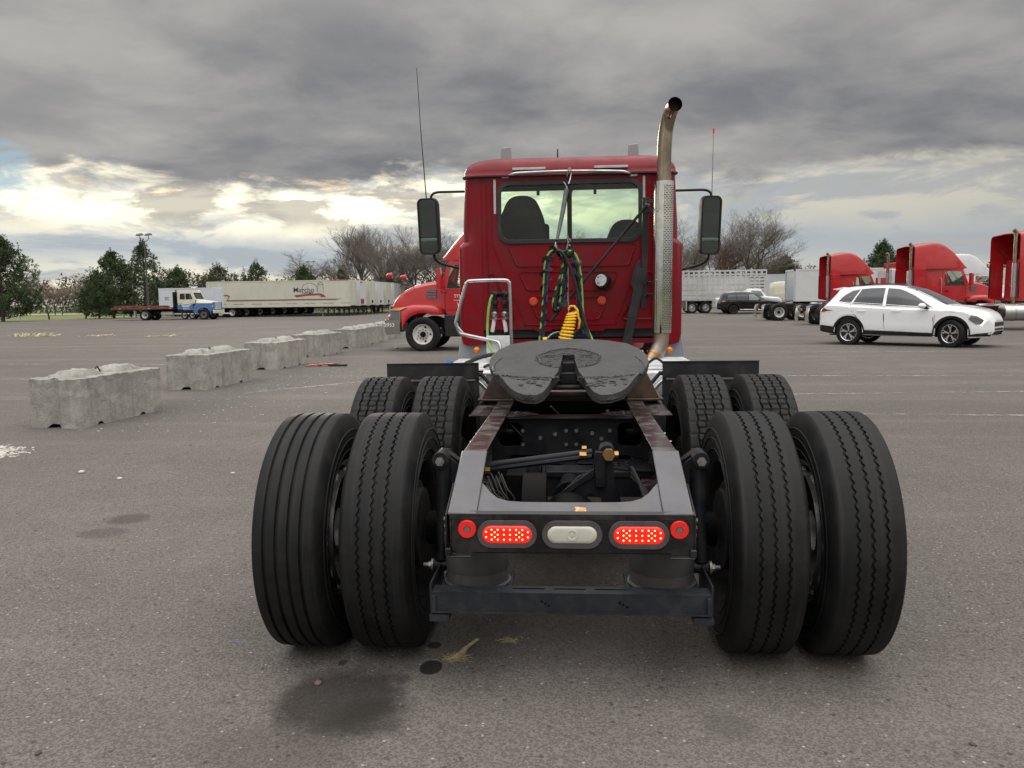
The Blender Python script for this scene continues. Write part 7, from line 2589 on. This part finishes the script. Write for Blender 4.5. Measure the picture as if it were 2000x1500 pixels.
# worn painted lines and a sealed joint
def worn(name, col, cover):
    mt = bpy.data.materials.new(name); mt.use_nodes = True
    t = NT(mt.node_tree); b = t.n['Principled BSDF']
    tc = t.new('ShaderNodeTexCoord').outputs['Object']
    b.inputs['Base Color'].default_value = (*col, 1); b.inputs['Roughness'].default_value = .8
    n = t.noise(tc, 6, 7, .75); n2 = t.noise(tc, .6, 3, .5)
    t.l.new(t.m('MULTIPLY', t.ss(t.m('ADD', n, t.m('MULTIPLY', t.m('SUBTRACT', n2, .5), .4)), 1 - cover - .12, 1 - cover + .12), .75), b.inputs['Alpha'])
    return mt


WORN = worn('worn_line_paint', (.42, .40, .36), .46)
for k, (xa, ya, xb, yb, w) in enumerate(((-32, 25.0, -9.0, 21.6, .14), (-24, 17.6, -7.0, 15.4, .14), (-24.0, 33.9, -12, 34.4, .14), (-16.0, 11.3, -7.6, 12.7, .12), (1.8, 12.0, 18, 10.8, .12), (1.6, 7.05, 12, 6.0, .12), (2.4, 8.9, 12, 9.4, .10), (-10.5, 3.6, -6.8, 5.15, .14), (-5.4, 9.5, -2.0, 13.4, .12), (3, 18.5, 30, 16.0, .14))):
    d = V((xb - xa, yb - ya, 0)).normalized(); nrm = V((-d.y, d.x, 0)) * w / 2
    pts = [(xa - nrm.x, ya - nrm.y), (xb - nrm.x, yb - nrm.y), (xb + nrm.x, yb + nrm.y), (xa + nrm.x, ya + nrm.y)]
    flat('parking_line', pts, .004, WORN)

# ------------------------------------------------------------------ concrete blocks
def concrete_mat():
    mt = bpy.data.materials.new('stained_concrete'); mt.use_nodes = True
    t = NT(mt.node_tree); b = t.n['Principled BSDF']
    tcn = t.new('ShaderNodeTexCoord'); tc = tcn.outputs['Object']
    oi = t.new('ShaderNodeObjectInfo')
    ad = t.new('ShaderNodeVectorMath', operation='ADD'); t.l.new(tc, ad.inputs[0])
    cb = t.comb(t.m('MULTIPLY', oi.outputs['Random'], 37.0), t.m('MULTIPLY', oi.outputs['Random'], 11.0), 0.0)
    t.l.new(cb, ad.inputs[1]); P = ad.outputs[0]
    a = t.noise(P, 3.2, 7, .62, .4); s = t.noise(t.mapv(P, scale=(4.5, 4.5, .9)), 1.0, 6, .65, .5); f = t.noise(P, 38, 6, .7)
    c = t.mix(t.lin(t.m('ADD', t.m('MULTIPLY', a, .6), t.m('MULTIPLY', t.noise(P, 14, 7, .7), .4)), .36, .62), (.25, .238, .208), (.42, .405, .365))
    c = t.mix(t.m('MULTIPLY', t.ss(s, .52, .66), .45), c, (.150, .138, .118))
    c = t.mix(t.m('MULTIPLY', t.ss(s, .45, .32), .35), c, (.50, .49, .45))
    c = t.mix(t.m('MULTIPLY', t.ss(f, .58, .70), .75), c, (.12, .115, .10))
    sz_ = t.new('ShaderNodeSeparateXYZ'); t.l.new(tc, sz_.inputs[0])
    rim_ = t.m('MULTIPLY', t.ss(t.m('ADD', sz_.outputs[2], t.m('MULTIPLY', t.m('SUBTRACT', a, .5), .5)), .42, .60), t.ss(t.noise(P, 6, 6, .7), .42, .60))
    c = t.mix(t.m('MULTIPLY', rim_, .55), c, (.17, .16, .135))
    t.l.new(c, b.inputs['Base Color']); b.inputs['Roughness'].default_value = .9
    bn = t.new('ShaderNodeBump'); bn.inputs['Distance'].default_value = .022; bn.inputs['Strength'].default_value = 1
    t.l.new(t.m('ADD', t.m('MULTIPLY', f, .7), a), bn.inputs['Height']); t.l.new(bn.outputs[0], b.inputs['Normal'])
    return mt


CONC = concrete_mat()


def block_mesh(seed, L=1.72, Wd=.66, H=.60):
    rnd_ = random.Random(seed)
    g = G()
    nx, ny, nz = 34, 14, 14
    off = V((seed * 3.1, seed * 1.7, 0))

    def shape(u, v, w):                     # u,v in -1..1, w 0..1
        x, y, z = u * L / 2, v * Wd / 2, w * H
        ex, ey = L / 2 - abs(x), Wd / 2 - abs(y)
        if ex < .002:                       # key slot down the end faces
            x -= math.copysign(.055 * max(0, 1 - (abs(y) / .085)) ** .6 if abs(y) < .085 else 0, x)
        if ey < .002 and abs(abs(x) - L * .30) < .07:
            pass
        ch = .05
        if ex < ch and ey < ch:             # chamfered upright corners
            k = (ch - ex) + (ch - ey) - ch
            if k > 0:
                x -= math.copysign(k * .5, x); y -= math.copysign(k * .5, y)
        if ey < .002:
            y -= math.copysign(.018 * max(0, 1 - abs(abs(x) - L * .26) / .035), y)
        if z < .001 and ex < .002 and abs(y) < .09:
            z = .10 * (1 - abs(y) / .09)
        if z < .001 and ey < .002:
            for xc_ in (-L * .28, L * .22):
                if abs(x - xc_) < .07:
                    z = .05 * (1 - abs(x - xc_) / .07)
        p = V((x, y, z))
        n = noise.noise_vector((p + off) * 7.0) * .008 + noise.noise_vector((p + off) * 23) * .009
        edge = (ex < .03) + (ey < .03) + (H - z < .03)
        if edge >= 2:
            n += noise.noise_vector((p + off) * 15) * .014
            p.z -= .008
        p += V((n.x, n.y, n.z if z > .02 else 0))
        return tuple(p)
    def face(fn, a, b_):
        vs = [fn(-1 + 2 * i / a, -1 + 2 * j / b_) for i in range(a + 1) for j in range(b_ + 1)]
        fs = [(i * (b_ + 1) + j, (i + 1) * (b_ + 1) + j, (i + 1) * (b_ + 1) + j + 1, i * (b_ + 1) + j + 1) for i in range(a) for j in range(b_)]
        g.add(vs, fs)
    face(lambda u, v: shape(u, v, 1), nx, ny)
    for s in (-1, 1):
        face(lambda u, v: shape(u, s, (v + 1) / 2), nx, nz)
        face(lambda u, v: shape(s, u, (v + 1) / 2), ny, nz)
    me = g.mesh('concrete_block', CONC, 30, normals=False)
    import bmesh
    bm = bmesh.new(); bm.from_mesh(me); bmesh.ops.remove_doubles(bm, verts=bm.verts, dist=.002)
    bmesh.ops.recalc_face_normals(bm, faces=bm.faces); bm.to_mesh(me); bm.free()
    me.shade_smooth(); me.set_sharp_from_angle(angle=radians(30))
    return me


def key_mesh(seed, w0=.62, w1=.30, d0=.40, d1=.17, h=.082):
    g = G()
    n, m = 14, 10
    vs = []
    for i in range(n + 1):
        for j in range(m + 1):
            u, v = -1 + 2 * i / n, -1 + 2 * j / m
            k = max(abs(u), abs(v))
            z = h * min(1.0, (1 - k) / .42)
            p = V((u * w0 / 2, v * d0 / 2, z))
            nn = noise.noise_vector(p * 11 + V((seed * 5, 0, 0))) * .020 + noise.noise_vector(p * 30 + V((seed * 5, 0, 0))) * .016
            if k > .99:
                p.z = -.03
            else:
                p += nn
            vs.append(tuple(p))
    fs = [(i * (m + 1) + j, (i + 1) * (m + 1) + j, (i + 1) * (m + 1) + j + 1, i * (m + 1) + j + 1) for i in range(n) for j in range(m)]
    return g.add(vs, fs).mesh('block_key', CONC, 30)


BL = [(-6.185, 6.72, 84, 1.0, 'nearest concrete barrier block, left of the tyres, wire loop on top'),
      (-6.60, 10.95, 86, 1.06, 'second concrete barrier block of the row, diagonal crack on its face'),
      (-6.86, 15.0, 88, 1.10, 'third concrete barrier block, turned slightly with broad end face'),
      (-7.15, 19.0, 86, 1.12, 'fourth concrete barrier block, beyond the red debris'),
      (-7.15, 22.7, 90, 1.05, 'fifth concrete barrier block, left of the red truck bumper'),
      (-7.25, 25.0, 84, 1.0, 'sixth concrete barrier block, close behind the fifth'),
      (-7.45, 28.2, 92, 1.05, 'seventh concrete barrier block, at the red truck bumper'),
      (-7.3, 30.6, 88, 1.0, 'last concrete barrier block, under the red truck bumper')]
for k, (x_, y_, a_, sc_, lb) in enumerate(BL):
    r = thing('concrete_block', lb, 'barrier block', (x_, y_, 0), radians(a_), 'concrete barrier blocks in a row')
    o = bpy.data.objects.new('block_body', block_mesh(k + 1, 1.70 * sc_, .70 * sc_, .605)); COL.objects.link(o); o.parent = r
    for q, xx in enumerate((-.42, .36)):
        kk = bpy.data.objects.new('block_key', key_mesh(k * 2 + q)); COL.objects.link(kk); kk.parent = r
        kk.location = (xx * sc_, 0, .598)
    G().tube(spline([(-.07, 0, .59), (-.06, .0, .65), (-.03, 0, .685), (.0, .01, .68), (.05, .02, .63), (.06, .02, .59)], 4), .010, 6).build('lifting_loop', pm('rusty_rod', (.06, .035, .025), .8), r)

# ------------------------------------------------------------------ loose stones, chips, straw, debris
rnd = random.Random(21)


def stones(name, n, place, size, mat, label, flat_=.6):
    g = G()
    for _ in range(n):
        x_, y_ = place()
        s = rnd.uniform(*size)
        a = rnd.uniform(0, 2 * pi); q = rnd.uniform(.6, 1.3); f_ = rnd.uniform(.4, 1) * flat_
        vs = []
        for dx, dy, dz in ((1, 0, 0), (-1, 0, 0), (0, 1, 0), (0, -1, 0), (0, 0, 1), (.6, .6, .55), (-.6, .5, .5)):
            jx, jy = dx * s * q * rnd.uniform(.8, 1.2), dy * s * rnd.uniform(.8, 1.2)
            vs.append((x_ + jx * cos(a) - jy * sin(a), y_ + jx * sin(a) + jy * cos(a), max(-.001, dz * s * f_)))
        g.add(vs, [(0, 5, 4), (5, 2, 4), (2, 6, 4), (6, 1, 4), (1, 3, 4), (3, 0, 4), (0, 2, 5), (2, 1, 6)])
    o = g.build(name, mat, smooth=0, normals=False, split=False)
    return struct(o, 'stuff', label)


WST = pm('pale_stone', (.50, .48, .44), .85, var=.2, vs=20)
DST = pm('dark_stone', (.075, .068, .064), .85, var=.3, vs=20)
stones('gravel', 3200, lambda: (rnd.gauss(-5.35, .42) - (lambda q: 0)(0), rnd.uniform(6.6, 17.0)), (.004, .014), pm('grey_gravel', (.16, .15, .14), .9, var=.5, vs=8), 'fine grey gravel strewn along the concrete blocks')
stones('pale_grit', 520, lambda: (rnd.uniform(-7, 5), rnd.uniform(-1.3, 9)), (.0012, .0034), WST, 'pale grit scattered over the asphalt')
stones('pale_grit', 260, lambda: (rnd.gauss(-4.9, .7), rnd.uniform(5.5, 14)), (.004, .013), WST, 'small white stones near the concrete blocks')
stones('dark_grit', 520, lambda: (rnd.uniform(-6.5, 4.5), rnd.uniform(-1.3, 8)), (.003, .008), DST, 'dark bits lying on the asphalt')
stones('dark_grit', 180, lambda: (rnd.gauss(-3.6, .8), rnd.gauss(4.2, 1.3)), (.005, .013), DST, 'dark leaf litter on the asphalt at the left')
def chip():
    while True:
        x_, y_ = rnd.uniform(-7.2, -5.2), rnd.uniform(3.5, 5.1)
        d = ((x_ + 6.3) / .85) ** 2 + ((y_ - 4.25) / .55) ** 2
        if rnd.random() > d:
            return x_, y_
stones('white_chips', 1500, chip, (.006, .024), pm('white_chip', (.50, .47, .40), .85, var=.15, vs=12), 'pile of whitish crushed stone chips at the left edge', .5)
for nm, lb, x_, y_, s, m_ in (('stone', 'small dark stone near the bottom left corner', -1.771, -1.005, .011, DST), ('stone', 'small dark stone near the bottom right corner', 1.326, -.802, .009, DST), ('stone', 'reddish pebble on the upper edge of the big stain', -.985, -.478, .014, pm('red_pebble', (.19, .11, .09), .8)), ('stone', 'white pebble beside the red truck front wheel', -5.45, 21.5, .05, WST), ('stone', 'white elongated chip left of the tyres', -4.35, 3.35, .028, WST), ('stone', 'white round pebble left of the tyres', -3.85, 3.10, .022, WST), ('stone', 'white pebble out in the left asphalt', -2.95, 3.32, .018, WST)):
    g = G().ball((0, 0, s * .35), s, 8, (1.3, 1, .6))
    g.v = [(a + noise.noise((a * 60, b_ * 60, c)) * s * .3, b_, max(0, c)) for a, b_, c in g.v]
    o = g.build(nm, m_, loc=(x_, y_, 0), rot=(0, 0, rnd.uniform(0, 6)))
    tag(o, lb, 'stone')
STRAW = pm('dry_straw', (.46, .38, .21), .8, var=.35, vs=40)
def straw(label, cx, cy, n, rx, ry, tail=None):
    g = G()
    for k in range(n):
        x_, y_ = cx + rnd.gauss(0, rx), cy + rnd.gauss(0, ry)
        a = rnd.uniform(0, 2 * pi); L = rnd.uniform(.012, .035); z = rnd.uniform(.001, .008)
        g.tube([(x_, y_, z), (x_ + cos(a) * L * .5, y_ + sin(a) * L * .5, z + .003), (x_ + cos(a) * L, y_ + sin(a) * L, z)], .0007, 3, caps=False)
    if tail:
        for k in range(26):
            a = V((cx + rnd.gauss(0, rx * .5), cy + rnd.gauss(0, ry * .5), .004)); b_ = V((tail[0] + rnd.gauss(0, .004), tail[1] + rnd.gauss(0, .004), .016 + rnd.uniform(0, .01)))
            g.tube([a, a.lerp(b_, .5) + V((0, 0, .006)), b_], .0009, 3, caps=False)
    o = g.build('straw_tuft', STRAW, smooth=0, split=False)
    return tag(o, label, 'straw')
straw('tuft of dry straw with a pointed wisp beside the dark oil spot', -.480, -.235, 150, .024, .022, (-.405, -.085))
straw('thin scatter of dry straw under the rear beam', -.268, -.05, 60, .022, .012)
for k, (x_, y_, n, lb) in enumerate(((-26.3, 34.4, 130, 'larger heap of dry grass far out on the left asphalt'), (-22.6, 33.8, 40, 'small tuft of dry grass right of the larger heap'), (-18.9, 32.8, 26, 'thin wisp of dry grass on the left asphalt'))):
    g = G()
    for q in range(n):
        a = rnd.uniform(0, 2 * pi); px_, py_ = rnd.gauss(0, .55 if n > 100 else .3), rnd.gauss(0, .25)
        L_ = rnd.uniform(.1, .3)
        g.tube([(px_, py_, .01), (px_ + cos(a) * L_, py_ + sin(a) * L_, rnd.uniform(.03, .20 if n > 100 else .08))], .014, 3, caps=False)
    o = g.build('dry_grass', pm('pale_dry_grass', (.58, .51, .33), .9, var=.2, vs=3), loc=(x_, y_, 0), smooth=0, split=False)
    tag(o, lb, 'dry grass')
r = thing('safety_triangle', 'collapsed red warning sign lying flat on the gravel by the blocks', 'debris', (-5.62, 14.86, 0), 0)
RD = pm('faded_red_plastic', (.50, .07, .05), .5, dirt=((.3, .1, .08), .4, 9))
for k in range(6):
    a = rnd.uniform(-.5, .5)
    x_ = -.42 + k * .11
    g = G().plate([(x_ - .12, -.03), (x_ + .14, -.05), (x_ + .18, .04), (x_, .09), (x_ - .1, .05)], fn=lambda u, v, w: (u, v, .02 + .02 * sin(u * 13 + k) + w + .008 * k), a=0, b=.006)
    g.build('red_panel', RD, r)
G().box(.02, .46, -.05, .03, .005, .05).build('black_base', PLAST, r, bevel=.01)
o = G().tube(spline([(-1.505, -.10, .002), (-1.48, -.118, .004), (-1.455, -.112, .003), (-1.43, -.125, .002)], 4), .0012, 4).build('plastic_strip', pm('light_blue_plastic', (.12, .24, .42), .4), split=False)
tag(o, 'thin light blue plastic strip on the asphalt left of the tyres', 'litter')
